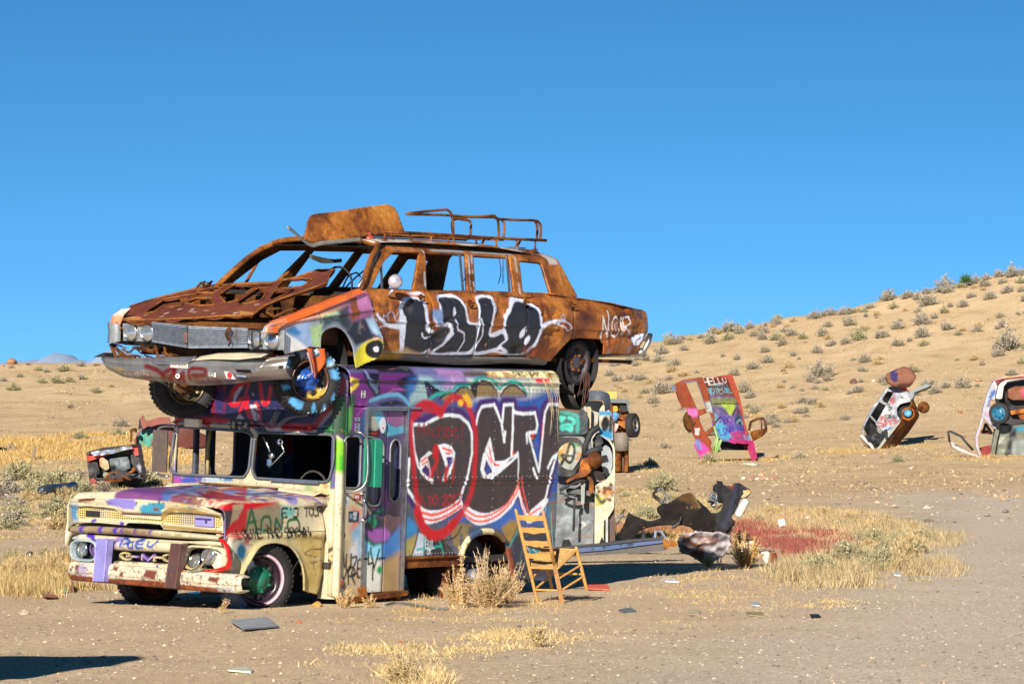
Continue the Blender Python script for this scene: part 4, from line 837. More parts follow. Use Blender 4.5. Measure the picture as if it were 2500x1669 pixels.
sticker(truck, rrect(1.66,.83,1.82,.935,.004), side_map(-.008), C(44,62,92),[('OUT', 1.735,.89,.034,.008, C(220,225,230)),('OUR', 1.735,.85,.028,.007, C(190,200,215)),('=', (1.675,.86,1.72,.91), C(120,140,160))],0)
sticker(truck, rrect(1.74,1.045,1.85,1.11,.02), side_map(-.007), C(176,60,66),[('RPCO', 1.755,1.065,.026,.006, C(240,235,235))],0)
sticker(truck, rrect(1.80,2.08,1.87,2.165,.003), side_map(-.012), C(196,196,204),[('READ', 1.805,2.135,.018,.005, C(20,20,24)),('LE', 1.82,2.112,.014,.004, C(20,20,24)),('HOCK', 1.805,2.088,.018,.005, C(20,20,24))],0)
for zz in (1.86,1.80,1.76): sticker(truck, rrect(1.72, zz - .016,1.80, zz + .02,.003), side_map(-.006), C(150,156,178),[('FRIEND', 1.725, zz - .004,.014,.004, C(20,20,40))],0)
sticker(truck, [tuple(q) for q in sm([(2.14,1.85),(2.20,1.88),(2.235,1.82),(2.22,1.745),(2.18,1.72),(2.14,1.77)],4, True)], side_map(.0), C(215,220,235),[('#', (2.19,1.79),.022,.026, C(236,226,215)),('#', (2.19,1.775),.014,.010, C(200,20,30))],0)
sticker(truck, rrect(2.0,1.695,2.145,1.745,.004), side_map(.02), C(60,20,18),[('=', (2.01,1.705,2.13,1.73), C(150,40,30)),('#', (2.03,1.705),.012,.010, C(20,20,20)),('#', (2.115,1.705),.012,.010, C(20,20,20))],0)
# rear wheel lip and sill
m_ = MB(); ap = [(u_, -.012, v_) for u_, v_ in sm([tuple(q) for q in arch[:int(len(arch) * .72)]],2)]; m_.tube(ap, .034,10)
cc = np.array([C(66,84,118) if .30 < i_ / len(m_.v) < .55 else (C(120,100,70) if i_ / len(m_.v) > .75 else C(226,214,168)) for i_ in range(len(m_.v))]); m_.build('wheel_arch_lip', SPM, truck, None, np.concatenate([cc, np.ones((len(cc),1))],1))
m_ = MB(); m_.box((2.60,-.006,.425),(3.58,.06,.452)); m_.box((2.60,.02,.33),(3.60,.10,.425)); m_.beam((3.46,.08,.38),(3.42,.10,-.05),.06,.06); m_.beam((3.05,.10,-.02),(3.50,.10,-.02),.08,.03); m_.build('skirt_frame', RUSTM, truck)
m_ = MB(); m_.beam((4.42,.0,.50),(4.62,.01,.02),.035,.05); m_.build('torn_lip', plain('red_rusty_strip', (.26,.07,.04),.7,0,.4), truck)
# inner body: floor, chassis, roof, tail, far side, wheel wells (all dark inside)
DIN = plain('van_interior', (.05,.045,.045),.8,0,.5,6)
m_ = MB(); m_.box((1.45,.06,.36),(5.30,2.26,.42)); m_.build('floor_pan', DIN, truck)
m_ = MB()
for y_ in (.55,1.75): m_.box((.1, y_ - .04,.28),(5.25, y_ + .04,.40))
for x_ in (.35,1.3,2.6,3.9,5.1): m_.box((x_, .5,.30),(x_ + .08,1.8,.38))
m_.beam((3.85,.3,.24),(3.85,2.0,.24),.12,.12); m_.build('chassis', RUSTD, truck)
m_ = MB(); n_ = 26
for i_ in range(n_): pass
P_ = [(1.62 + .0 * k_, RR + (2.3 - 2 * RR) * k_ / 12, WH + RR + .035 * math.sin(math.pi * k_ / 12)) for k_ in range(13)]
loft('roof', [[(x_, q[1], q[2]) for q in P_] for x_ in (1.60,2.5,3.5,4.5,5.36)],24, painted('roof_paint', C(90,84,90),.5,1,.4), truck, None, Paint().fill(C(90,86,96)),(0,1),.01,4)
m_ = MB(); m_.box((5.33,.12,.18),(5.37,2.2,2.36)); m_.build('tail_wall', DIN, truck)
o1 = rrect(1.63,1.19,1.90,1.72,.05); o2 = rrect(1.97,1.19,2.10,1.72,.03); o3 = rrect(2.23,1.19,2.55,1.72,.07)
ip = Paint(.01,2.2); ip.fill(C(52,54,66)); q_ = FT.tr('F5', [(1110,690),(1560,690),(1550,870),(1500,960),(1450,880),(1420,980),(1380,890),(1330,980),(1290,880),(1250,980),(1210,900),(1110,940)],(0,1,0),2.25,(0,2)); ip.poly([(x_, z_) for x_, z_ in FT.tr('F5', [(1110,690),(1560,690),(1570,1210),(1110,1190)],(0,1,0),2.25,(0,2))], C(70,78,110,1.6),.01)
ip.poly(q_, C(120,22,30,1.6),.008); ip.text('LOVE', *FT.tr('F5', [(1190,1150)],(0,1,0),2.25,(0,2))[0],.10,.03, C(36,46,96,1.6),1.4); ip.stroke(sm(FT.tr('F5', [(1190,930),(1230,1020),(1340,1040),(1440,1010),(1530,920)],(0,1,0),2.25,(0,2))),.014, C(110,120,150),.005)
sheet('far_side', [(1.56,.2),(5.33,.2),(5.33,2.32),(1.62,2.32)],[o1, o2, o3],.03, lambda u, v: (u, 2.27 + 0 * u, v), painted('inner_wall', C(50,50,60),.6,1,.3), ip, truck, .03)
m_ = MB(); m_.tube([(2.035,2.2,1.18),(2.03,2.2,1.5),(2.07,2.2,1.72)],.02,6); m_.build('grab_rail', plain('yellow_rail', (.5,.4,.12),.5), truck)
m_ = MB(); m_.box((2.9,.06,.42),(2.93,1.25,2.3)); m_.box((2.9,1.9,.42),(2.93,2.24,2.3)); m_.build('bulkhead', DIN, truck)
m_ = MB(); m_.box((1.62,.9,1.05),(1.75,2.1,1.13),.02); m_.tube([(1.85,.62 + .19 * math.cos(a),1.12 + .19 * math.sin(a)) for a in np.linspace(0,6.28,20)],.012,6); m_.build('dashboard', DIN, truck)
m_ = MB()
for p_ in ([(1.55,1.05,1.66),(1.6,1.0,1.5),(1.62,.96,1.42)],[(1.6,.86,1.6),(1.64,.84,1.5),(1.56,.97,1.33)]): m_.tube(p_, .012,5)
m_.lathe((1.58,.96,1.46),(-1,-.3,.2),[(.001,.02),(.035,.02),(.04,0),(.02,-.04)],14); m_.lathe((1.6,.86,1.60),(-1,0,0),[(.02,.0),(.035,.02),(.03,-.02)],12); m_.box((1.57,.95,1.35),(1.60,1.01,1.42)); m_.build('hanging_fittings', CHROME, truck)
# ---- cab front
fp = Paint(.005,.63); fr = lambda *p: FRONT('F5', *p); fp.fill(CREAM)
fp.poly(fr((-100,-100),(2400,-100),(2300,560),(2050,590),(60,500),(-100,480)), C(26,28,62,K*2.0),.01)
fp.poly(fr((560,140),(760,100),(740,480),(600,500)), C(96,20,44,K*2.2),.03)
fp.poly(fr((620,160),(740,150),(720,470),(640,430)), C(34,34,76,K*2.2),.02)
def red_(q, w_=.05): fp.stroke(sm(fr(*q),4), w_, C(190,18,30,K*1.9),.008)
red_([(985,70),(900,110),(840,180),(810,300),(880,330),(940,260)]); red_([(1040,60),(1000,200),(960,330),(920,440)],.03); red_([(1170,90),(1200,300),(1260,290),(1300,120)],.05)
red_([(1020,260),(1000,300),(1020,400),(1060,500)],.06); red_([(1120,320),(1160,420),(1160,500)],.045)
fp.poly(fr((930,110),(970,110),(900,230),(870,300),(840,300),(860,200)), C(190,182,200,K*1.3),.006); fp.poly(fr((1080,180),(1098,215),(1075,222)), C(200,190,205,K*1.3),.004)
fp.poly(fr((1045,330),(1120,330),(1140,390),(1080,380),(1160,460),(1150,520),(1085,515),(1060,400)), C(200,190,205,K*1.3),.006)
fp.poly(fr((930,440),(985,500),(880,500)), C(200,190,205,K*1.3),.006)
fp.stroke(sm(fr((2090,40),(2080,200),(2010,360),(1900,500),(1800,590),(1700,600))),.07, C(150,14,24,K*1.4),.012); fp.stroke(sm(fr((2150,60),(2130,230),(2050,380),(1930,520),(1880,590))),.035, C(150,140,168,K*1.3),.012)
fp.poly(fr((2150,60),(2400,-100),(2400,400),(2260,480),(2200,300),(2100,380)), C(84,30,96,K*2.0),.02); fp.poly(fr((2100,400),(2200,300),(2260,420),(2240,660),(2080,640),(2000,600)), C(34,96,56,K*1.4),.02)
fp.poly(fr((1880,590),(2050,570),(2300,560),(2240,760),(2060,780),(1990,690),(1850,660)), C(36,112,60,K*1.3),.02); fp.poly(fr((1850,600),(1960,590),(1900,680),(1840,680)), C(40,90,120,K*1.3),.02)
fp.poly(fr((100,470),(560,480),(850,515),(820,540),(700,560),(600,545),(560,610),(500,570),(420,520),(300,510),(200,540),(150,640),(140,560)), C(190,20,34,K*1.3),.008)
fp.poly(fr((1000,530),(1400,560),(1700,560),(1870,590),(1800,650),(1600,640),(1440,640),(1415,560),(1380,600),(1300,640),(1260,600),(1150,640),(1050,600)), C(190,20,34,K*1.3),.008)
fp.poly(fr((1290,620),(1400,600),(1420,660),(1300,660)), C(205,195,205,K*1.2),.008); fp.poly(fr((1100,600),(1180,570),(1260,640),(1130,680)), C(34,98,138,K*1.3),.02)
u0, v0 = fr((822,632))[0]; fp.text("DROPS!", u0, v0,.10,.024, C(14,16,26),.82, None, -.02,1,.004,.002,-1)
fp.poly(fr((130,600),(200,560),(130,720),(110,900),(90,960),(90,760)), C(215,70,80,K),.015); fp.poly(fr((120,560),(190,600),(150,700),(120,700)), C(228,224,230,K),.01)
fp.poly(fr((90,930),(110,1100),(200,1165),(500,1180),(470,1260),(330,1280),(140,1340),(40,1200)), C(52,74,190,K),.02,.95); fp.poly(fr((60,1180),(200,1190),(230,1260),(130,1340),(0,1360),(0,1250)), C(176,76,158,K),.03)
fp.poly(fr((500,1200),(700,1190),(640,1260),(480,1260)), C(170,200,226,K),.03); fp.stroke(fr((700,1215),(820,1220)),.04, C(50,130,210,K),.01,1,(20,.42))
fp.poly(fr((1700,1260),(1780,1280),(1850,1360),(1780,1420),(1700,1370)), C(140,190,130,K),.04,.8); fp.poly(fr((1980,1240),(2030,1210),(2040,1270),(1980,1280)), C(150,220,60,K),.01)
fp.poly(fr((1880,1240),(2060,1300),(2060,1500),(1700,1440)), C(236,196,120,K),.06,.5)
for k_ in range(46):
    R_ = random.Random(k_); x_, y_ = R_.uniform(840,1350), R_.uniform(1220,1330); fp.blob(fr((x_, y_))[0], R_.uniform(.003,.009), R_.uniform(.002,.006), C(70,56,50),.3)
fp.poly(fr((2060,1500),(1850,1420),(1900,1380),(2050,1480)), C(40,36,36),.02,.8,(14,.45))
for k_ in range(60):
    R_ = random.Random(k_ + 400); fp.blob((R_.uniform(.1,2.2), R_.choice([R_.uniform(1.05,1.22), R_.uniform(1.05,1.8)])), R_.uniform(.01,.05), R_.uniform(.008,.03), R_.choice([C(196,150,90), C(140,110,90), C(250,246,236), C(206,186,130)]),.8,.7,(22,.5, k_))
wl = rpoly(FRONT('F5',(165,590),(1000,650),(1085,690),(1045,1100),(990,1195),(200,1160),(100,1120),(105,1000)),.07,5); wr = rpoly(FRONT('F5',(1120,660),(2060,690),(2060,1000),(2000,1255),(1110,1205),(1080,1100)),.07,5)
yc = lambda u: .13 * np.clip((.14 - u) / .16,0,1) ** 2 + .13 * np.clip((u - 2.14) / .16,0,1) ** 2
fout = [(-.01,.05),(.22,.05),(.22,.95),(2.1,.95),(2.1,.3),(2.31,.3),(2.31,2.30),(2.2,2.395),(.1,2.395),(-.01,2.30)]
cab = sheet('cab_front', fout, [wl, wr],(.0135,.0115), lambda u, v: (1.475 + yc(u) - .03 * (v > 1.74) * (v < 1.757) + .0 * v + .012 * (fbm(u * 3, v * 3,7) - .5), u, v), SPM, fp, truck, .03, flip=True)
for hole in (wl, wr):
    m_ = MB(); hp = [(1.462, u_, v_) for u_, v_ in hole]; m_.tube(hp[4:] + hp[:1],.014,6, True); m_.build('windshield_gasket', plain('grey_gasket', (.10,.11,.14),.6), cab)
m_ = MB(); m_.beam((1.44,.85,1.222),(1.44,.22,1.218),.02,.03); m_.build('gasket_strip', ALU, cab)
# green patch and pillar of the near windscreen corner
gp = Paint(.006,.8); gp.fill(CREAM); gp.poly([(1.40,1.70),(1.60,1.62),(1.6,1.30),(1.40,1.34)], C(150,220,50),.03); gp.poly([(1.47,1.5),(1.53,1.5),(1.53,1.34),(1.47,1.36)], C(70,190,50),.02)
loft('corner_pillar', [[(1.475,.03, z_) for z_ in np.linspace(.1,1.70,30)],[(1.46 + .0,-.004, z_) for z_ in np.linspace(.08,1.69,30)],[(1.50,-.03, z_) for z_ in np.linspace(.07,1.66,30)],[(1.56,-.012, z_) for z_ in np.linspace(.06,1.60,30)]],60, SPM, truck, None, gp, (0,2),.012,3)
# mirrors
m_ = MB(); m_.box((1.655,-.20,1.19),(1.80,-.175,1.67),.008); mr = m_.build('mirror', plain('green_enamel', (.012,.24,.145),.35,0,.2), truck)
m_ = MB(); m_.box((1.805,-.21,1.18),(1.93,-.18,1.66),.01); m_.build('mirror_back', plain('green_enamel_side', (.01,.30,.18),.4,0,.2), mr)
m_ = MB(); m_.tube(sm([(1.62,-.01,1.71),(1.58,-.15,1.74),(1.63,-.21,1.70),(1.66,-.22,1.6),(1.66,-.22,1.25),(1.60,-.12,1.14),(1.58,0,1.13)],4),.013,8); m_.tube([(1.64,-.2,1.70),(1.80,-.2,1.69),(1.85,-.02,1.68)],.012,6); m_.build('mirror_bracket', ALU, truck)
m_ = MB(); q_ = lambda x_, y_: FT.inv(*src('C', x_, y_),(1,0,0),1.38)
m_.tube([q_(*p) for p in sm([(865,180),(800,178),(750,195),(738,240),(732,380),(728,510),(750,538),(815,550)],3)],.014,8)
fm = m_.build('mirror_bracket', ALU, truck)
m_ = MB(); a_, b_ = q_(712,205), q_(808,520); m_.box((1.36, b_[1], b_[2]),(1.385, a_[1], a_[2]),.006); mm2 = m_.build('mirror', plain('mirror_back_brown', (.10,.075,.065),.4,0,.3), truck)
# loose wires and wipers on the forehead
m_ = MB()
for k_ in range(5):
    q = [FT.inv(*src('F5', x_ + 8 * k_ * ((-1) ** k_), y_ + 3 * k_),(1,0,0),1.42) for x_, y_ in ((1360,400),(1310,500),(1280,560),(1350,580),(1450,500),(1530,470),(1700,450))]; m_.tube(sm([tuple(p) for p in q],4),.0045,5)
q = [FT.inv(*src('F5', x_, y_),(1,0,0),1.42) for x_, y_ in ((1110,440),(1120,500),(1180,560),(1260,600))]; m_.tube(sm([tuple(p) for p in q],4),.006,5)
m_.build('loose_wires', plain('grey_wire', (.2,.2,.22),.6), truck)
m_ = MB(); m_.lathe(FT.inv(*src('F5', 1750,600),(1,0,0),1.44),(-1,0,0),[(.001,.03),(.012,.03),(.016,0)],10); m_.lathe(FT.inv(*src('F5', 192,500),(1,0,0),1.44),(-1,0,0),[(.001,.03),(.01,.03),(.014,0)],10); m_.build('roof_marker', plain('red_lens', (.7,.03,.02),.3), truck)
m_ = MB(); m_.box((1.40,1.8,1.715),(1.47,2.0,1.80),.01); m_.build('visor_box', SPM, truck, None, CREAM)
# ---- hood, a shell over x with its near side, top and far side unrolled along arc a
Y0, Y1 = .115,2.195; HZT = lambda x: 1.045 + .045 * np.clip((x + .1) / 1.5,0,1)
def hood_pt(x, a):
    """a: 0..~0.3 up the near side, then over the top"""
    x = np.asarray(x, float); a = np.asarray(a, float)
    drop = .20 * np.clip((x - .75) / .75,0,1) ** 1.6
    hs_ = .235 - drop * .0; R_ = .10; q = R_ * math.pi / 2; W_ = Y1 - Y0 - 2 * R_
    z0 = .735; zt = HZT(x); side = zt - R_ - z0
    y = np.select([a < side, a < side + q, a < side + q + W_, a < side + 2 * q + W_],[Y0 + 0 * a, Y0 + R_ * (1 - np.cos((a - side) / R_)), Y0 + R_ + (a - side - q), Y1 - R_ + R_ * np.sin((a - side - q - W_) / R_)], Y1 + 0 * a)
    z = np.select([a < side, a < side + q, a < side + q + W_, a < side + 2 * q + W_],[z0 + a, zt - R_ + R_ * np.sin((a - side) / R_), zt + .045 * np.sin(np.clip((a - side - q) / W_, 0,1) * math.pi), zt - R_ + R_ * np.cos((a - side - q - W_) / R_)], zt - R_ - (a - side - 2 * q - W_))
    c = np.clip((y - Y0) / (Y1 - Y0),0,1); nose = np.clip((.02 - x) / .12,0,1); z = z - .055 * nose ** 2
    swage = .02 * np.exp(-((c - .30) / .05) ** 2) + .02 * np.exp(-((c - .70) / .05) ** 2); z = z + swage * np.clip((x + .05) / .2,0,1)
    y = np.where((a < side) & (x > .9), y + .10 * np.clip((x - .9) / .6,0,1) ** 2 * np.clip(a / .25,0,1) + .0, y)
    z = z + .008 * (fbm(x * 4, a * 4,5) - .5); return x, y, z
AT = float(1.045 - .10 - .735) + .10 * math.pi + (Y1 - Y0 - .2) + .22
hp_ = Paint(.006,.82); hp_.fill(CREAM)
HS = lambda *p: [(x_, z_ - .735) for x_, z_ in FT.tr('C', p, (0,1,0), Y0,(0,2))]
HTop = lambda *p: [(q[0],(1.06 - .10 - .735) + .157 + q[1] - Y0 - .10) for q in FT.tr('F6', p, (0,0,1),1.08)]
hp_.poly([(.0,.29),(1.5,.29),(1.5,.85),(.0,.75)], C(170,60,110,.9),.06,.6,(5,.5,11)); hp_.poly([(-.1,.2),(.0,.2),(.3,.5),(.1,.75),(-.1,.6)], CREAM, .05)
for k_ in range(120):
    R_ = random.Random(k_ + 3); x_, a_ = R_.uniform(-.02,1.35), R_.uniform(.34,2.15); w_ = R_.uniform(.2,.7)
    hp_.stroke(sm([(x_, a_),(x_ + w_ * .3, a_ + R_.uniform(-.12,.12)),(x_ + w_ * .6, a_ + R_.uniform(-.2,.2))]), R_.uniform(.03,.13), R_.choice([C(190,40,80), C(44,110,190), C(96,44,110), C(230,226,220), C(90,80,160), C(130,160,210), C(222,196,130), C(236,230,214), C(150,140,220), C(60,170,200), C(236,228,200), C(80,170,120)]),.015,.9)
hp_.poly([(.1,1.35),(1.2,1.2),(1.3,1.75),(.3,1.9)], C(120,60,130),.06,.75,(4,.4,3))
hp_.poly(sm([(-.05,1.12),(.25,1.15),(.5,1.3),(.45,1.6),(.15,1.66),(-.04,1.5)],4, True), C(150,140,226),.01,1,(7,.3,8)); hp_.blob((.08,1.45),.05,.05, CREAM, .3)
hp_.stroke(sm([(-.1,1.13),(.0,1.1),(.1,1.2),(.2,1.0)]),.06, C(60,170,206),.01); hp_.stroke(sm([(-.06,1.0),(.02,.88),(.06,1.1)]),.05, C(150,50,40),.01); hp_.stroke([(-.02,.95),(.02,.80)],.06, C(70,180,210),.01)
hp_.text('ana', .16,1.06,.07,.028, C(84,30,46),1.4, None, .0,1,.005,-.12,.6)
hp_.stroke([(.0,1.95),(.05,1.85)],.035, C(110,40,24),.01); hp_.stroke(sm([(.15,1.95),(.35,1.9),(.3,1.7)]),.05, C(70,176,130),.015)
hp_.poly(HTop((560,140),(700,100),(1300,95),(1500,130),(1200,180),(900,170)), C(130,66,142),.015,.95); hp_.poly(sm(HTop((590,215),(700,170),(880,200),(980,262),(900,320),(760,290),(620,262)),4, True), C(150,142,226),.006)
hp_.poly(HTop((1000,315),(1060,270),(1200,250),(1330,268),(1280,385),(1040,375)), C(70,170,206),.006); hp_.poly(HTop((1150,330),(1260,300),(1250,352),(1180,352)), C(150,50,44),.005); hp_.poly(HTop((1170,265),(1300,240),(1330,262),(1190,285)), C(130,50,50),.005); hp_.blob(HTop((1060,295))[0],.03,.05, C(206,110,50),.3)
hp_.stroke(HTop((780,384),(1240,402)),.03, C(110,52,40),.006); hp_.stroke(HTop((230,205),(420,205)),.03, C(130,60,40),.008); hp_.stroke(HTop((400,158),(520,140)),.03, C(70,176,120),.008); hp_.poly(HTop((1500,235),(1640,220),(1700,250),(1560,275)), C(226,190,90),.01)
hp_.poly(HTop((1700,130),(2349,90),(2349,290),(2200,240),(2050,215),(1900,180)), C(196,30,66),.015,.85,(7,.42,4)); hp_.poly(HTop((1250,110),(1700,100),(1800,150),(1400,200)), C(70,120,190),.02,.8,(9,.42)); hp_.poly(HTop((1350,150),(1900,120),(2000,160),(1500,210)), C(140,50,60),.02,.8,(11,.46)); hp_.poly(HTop((1700,220),(1950,205),(1900,260),(1750,270)), C(130,110,130),.015,.8,(14,.44))
hp_.poly(HS((1225,735),(1250,735),(1240,975),(1220,975)), C(44,150,210),.006)
hp_.poly(HS((1240,735),(1620,735),(1660,800),(1560,790),(1400,800),(1300,965),(1235,960)), C(205,26,40),.01)
hp_.poly(HS((1235,745),(1290,800),(1275,890),(1240,930)), C(70,58,62),.01); hp_.poly(HS((1300,760),(1390,740),(1330,860),(1270,900)), C(176,160,130),.01); hp_.poly(HS((1360,800),(1420,780),(1400,965),(1280,970)), C(200,40,40),.015)
hp_.poly(HS((1400,800),(1640,740),(1660,900),(1640,965),(1390,965)), C(150,140,110),.02,.9); hp_.stroke(HS((1385,960),(1430,790),(1470,955)),.035, C(20,100,60),.006); hp_.stroke(HS((1400,890),(1460,880)),.03, C(20,100,60),.006)
hp_.stroke(sm(HS((1500,950),(1510,860),(1560,850),(1570,920),(1520,950))),.03, C(20,100,60),.006); hp_.stroke(HS((1600,950),(1610,860),(1650,940),(1660,850)),.03, C(20,100,60),.006); hp_.stroke(sm(HS((1700,950),(1700,880),(1770,870),(1780,950),(1710,955))),.03, C(20,110,66),.006)
hp_.poly(HS((1650,760),(1760,780),(1740,850),(1640,850)), C(110,196,190),.02,.9)
u0, v0 = HS((1655,850))[0]; hp_.text("E'3 TOUR", u0, v0,.085,.020, C(26,24,28),1.05, None, .01); u0, v0 = HS((1400,1010))[0]; u1, v1 = HS((1890,770))[0]; hp_.text('2015', u1, v1,.035,.008, C(40,34,34),1.3)
hp_.text('LOUIE AND BROWN', .06,-.045,.085,.018, C(24,22,26),.88, None, .01)
hood = sheet('hood', [(-.11,0),(1.44,0),(1.46,.12),(1.46, AT - .1),(1.4, AT),(-.11, AT),(-.11, AT - .1),(-.11,.1)],[],(.014,.0125), hood_pt, SPM, hp_, truck, .012)
lipP = Paint(.005,.63).fill(CREAM); lipP.poly([(.3,.8),(.95,.8),(.95,1.2),(.3,1.2)], C(176,146,86),.02,.35,(8,.45))
P_ = lambda *p: FT.tr('F6', p, (1,0,0),-.12,(1,2))
lipP.poly(sm(P_((580,215),(720,180),(900,200),(980,262),(900,330),(760,300),(620,270)),3, True), C(150,142,226),.005).poly(P_((1000,325),(1040,270),(1200,240),(1340,262),(1280,392),(1040,380)), C(70,170,206),.005).poly(P_((1150,335),(1260,300),(1250,355),(1180,355)), C(150,50,44),.004).poly(P_((120,200),(260,230),(240,270),(120,260)), C(200,190,160),.02)
lipP.stroke(P_((700,374),(1280,398)),.02, C(110,52,40),.004).stroke(P_((240,215),(420,200)),.03, C(130,60,40),.008).poly(P_((2030,200),(2120,200),(2080,420),(2030,400)), C(44,150,210),.006).poly(P_((1480,240),(1640,215),(1700,250),(1560,290)), C(230,196,96),.01,.9).stroke(sm(P_((1620,250),(1650,320),(1720,240),(1780,300))),.01, C(120,150,200),.004)
for k_ in range(50):
    R_ = random.Random(k_ + 700); lipP.blob(P_((R_.uniform(150,2050), R_.uniform(230,390)))[0], R_.uniform(.004,.014), R_.uniform(.003,.008), C(90,60,44),.3)
gt = FT.tr('F6', [(128,238),(500,264),(700,288),(800,378),(1270,401),(1310,333),(1400,301),(1800,325),(2052,398)],(1,0,0),-.11)
yy_ = [q[1] for q in gt]; xt, yt, zt_ = hood_pt(np.full(9,-.105), np.array([(1.045 - .055 - .10 - .735) + .157 + (y_ - Y0 - .10) for y_ in yy_]))
loft('hood_lip', [[(-.10, y_, float(z_) - .004) for y_, z_ in zip(yy_, zt_)],[(-.135, y_, float(z_) * .55 + q[2] * .45 - .0) for y_, z_, q in zip(yy_, zt_, gt)],[(-.125, q[1], q[2]) for q in gt],[(-.10, q[1], q[2] - .012) for q in gt]],120, SPM, truck, None, lipP, (1,2),.006,3)
# near-side quarter rounding towards the cab, cowl and bent wiper trim
ca = Paint(.006,.8); ca.fill(CREAM)
for k_ in range(160):
    R_ = random.Random(k_ + 9); ca.blob((R_.uniform(.3,2.0), R_.uniform(1.38,1.5)), R_.uniform(.003,.011), R_.uniform(.003,.008), C(60,46,40),.3)
ca.poly([(.1,1.36),(.5,1.36),(.5,1.5),(.1,1.5)], C(180,200,120),.05,.6); ca.poly([(1.5,1.36),(1.9,1.36),(1.8,1.5),(1.5,1.5)], C(232,200,110),.05,.6)
loft('cowl', [[(1.30, y_, 1.085 + .05 * math.sin(math.pi * (y_ - Y0) / 2.08)) for y_ in np.linspace(.16,2.15,30)],[(1.39, y_, 1.115 + .045 * math.sin(math.pi * (y_ - Y0) / 2.08)) for y_ in np.linspace(.14,2.17,30)],[(1.47, y_, 1.10 + .02 * math.sin(math.pi * (y_ - Y0) / 2.08)) for y_ in np.linspace(.10,2.2,30)]],120, SPM, truck, None, ca, (1,0),.01,6)
m_ = MB(); m_.beam((1.27,.62,1.14),(1.25,1.62,1.15),.05,.016, ch=.004); m_.build('vent_strip', RUSTM, truck)
# near fender: bulged panel with wheel opening
fe = Paint(.006,.90); fe.fill(C(200,188,140,1.1)); FS = lambda *p: FT.tr('C', p, (0,1,0),.10,(0,2))
fe.poly(FS((1230,960),(1420,960),(1440,1040),(1340,1170),(1300,1300),(1230,1300)), C(198,198,180,1.1),.02); fe.blob(FS((1355,1105))[0],.07,.09, C(14,98,140),.7); fe.poly(FS((1380,965),(1420,965),(1410,1060),(1370,1050)), C(176,44,34),.02,.8)
fe.poly(FS((1240,1180),(1330,1150),(1320,1300),(1250,1290)), C(150,156,150),.04,.8,(12,.45)); fe.poly(FS((1750,990),(2010,990),(2000,1400),(1800,1400),(1800,1150)), C(206,180,104,1.05),.05,.8)
fe.stroke(sm(FS((1960,1085),(1860,1090),(1820,1120),(1900,1140),(1970,1160),(1890,1180),(1890,1230))),.010, C(30,28,28),.004); fe.stroke(sm(FS((1700,1000),(1680,1100),(1780,1130),(1850,1230))),.012, C(150,110,60),.01,.5)
fe.text('LOUIE AND BROWN', .06,.69,.085,.020, C(24,22,26),.88, None, .01); fe.stroke(FS((1985,985),(2060,1000)),.03, C(24,22,26),.01)
for k_ in range(46):
    R_ = random.Random(k_ + 200); x_, z_ = R_.uniform(-.1,1.45), R_.uniform(.1,.56); fe.blob((x_, z_), R_.uniform(.02,.09), R_.uniform(.02,.06), R_.choice([C(232,226,206), C(150,140,110), C(196,160,90), C(110,96,80), C(226,206,150), C(120,150,150)]),.8,.8,(13,.5, k_))
fe.poly(FS((1250,970),(1380,975),(1330,1010),(1250,1000)), C(200,44,40),.02,.9); fe.stroke(sm(FS((1880,1000),(1960,1020),(1990,1080))),.02, C(150,110,60),.01,.7)
fw = sm(FS((1338,1310),(1370,1240),(1410,1165),(1460,1085),(1520,1048),(1600,1040),(1690,1065),(1750,1130),(1790,1230),(1815,1390)),4)
fo = [(-.08,.31)] + fw + [(1.36,.10),(1.45,.3),(1.47,.5),(1.46,.733),(-.10,.733),(-.13,.6),(-.12,.45)]
def fbul(u, v):
    d_ = np.full(np.shape(u),9.)
    for a_, b_ in zip(fw[:-1], fw[1:]):
        A_, B_ = np.array(a_), np.array(b_); e = B_ - A_; t = np.clip(((u - A_[0]) * e[0] + (v - A_[1]) * e[1]) / (e @ e),0,1); d_ = np.minimum(d_, np.hypot(u - A_[0] - t * e[0], v - A_[1] - t * e[1]))
    return -.035 * np.exp(-(d_ / .035) ** 2) + .05 * np.clip((v - .64) / .1,0,1) ** 2 * 0 + .22 * np.clip((.0 - u) / .13,0,1) ** 2 + .03 * np.clip((.3 - v) / .2,0,1) + .04 * np.clip((u - 1.34) / .1,0,1) ** 2 - .02 * np.exp(-((v - .70) / .03) ** 2)
fend = sheet('fender', fo, [],.0125, side_map(.10, fbul, .02), SPM, fe, truck, .02)
m_ = MB(); m_.lathe((.62,.5,.36),(0,1,0),[(.50,-.36),(.52,.1),(.3,.25)],36); 
m_ = MB(); m_.box((.0,.45,.12),(1.35,.50,.72)); m_.box((1.30,.15,.1),(1.36,2.1,.9)); m_.build('inner_fender', plain('sooty_metal', (.02,.02,.022),.8), truck)
m_ = MB(); m_.box((.1,.75,.35),(1.1,1.55,.85),.05); m_.lathe((.2,1.15,.7),(0,0,1),[(.15,0),(.15,.15),(.001,.15)],20); m_.build('engine', RUSTD, truck)
loft('far_fender', [[(-.1,2.2,.72),(.6,2.21,.73),(1.45,2.2,.73)],[(-.1,2.22,.5),(.1,2.24,.55),(.6,2.24,.66),(1.1,2.24,.55),(1.4,2.22,.3)]],20, SPM, truck, None, Paint().fill(CREAM),(0,2),.02)
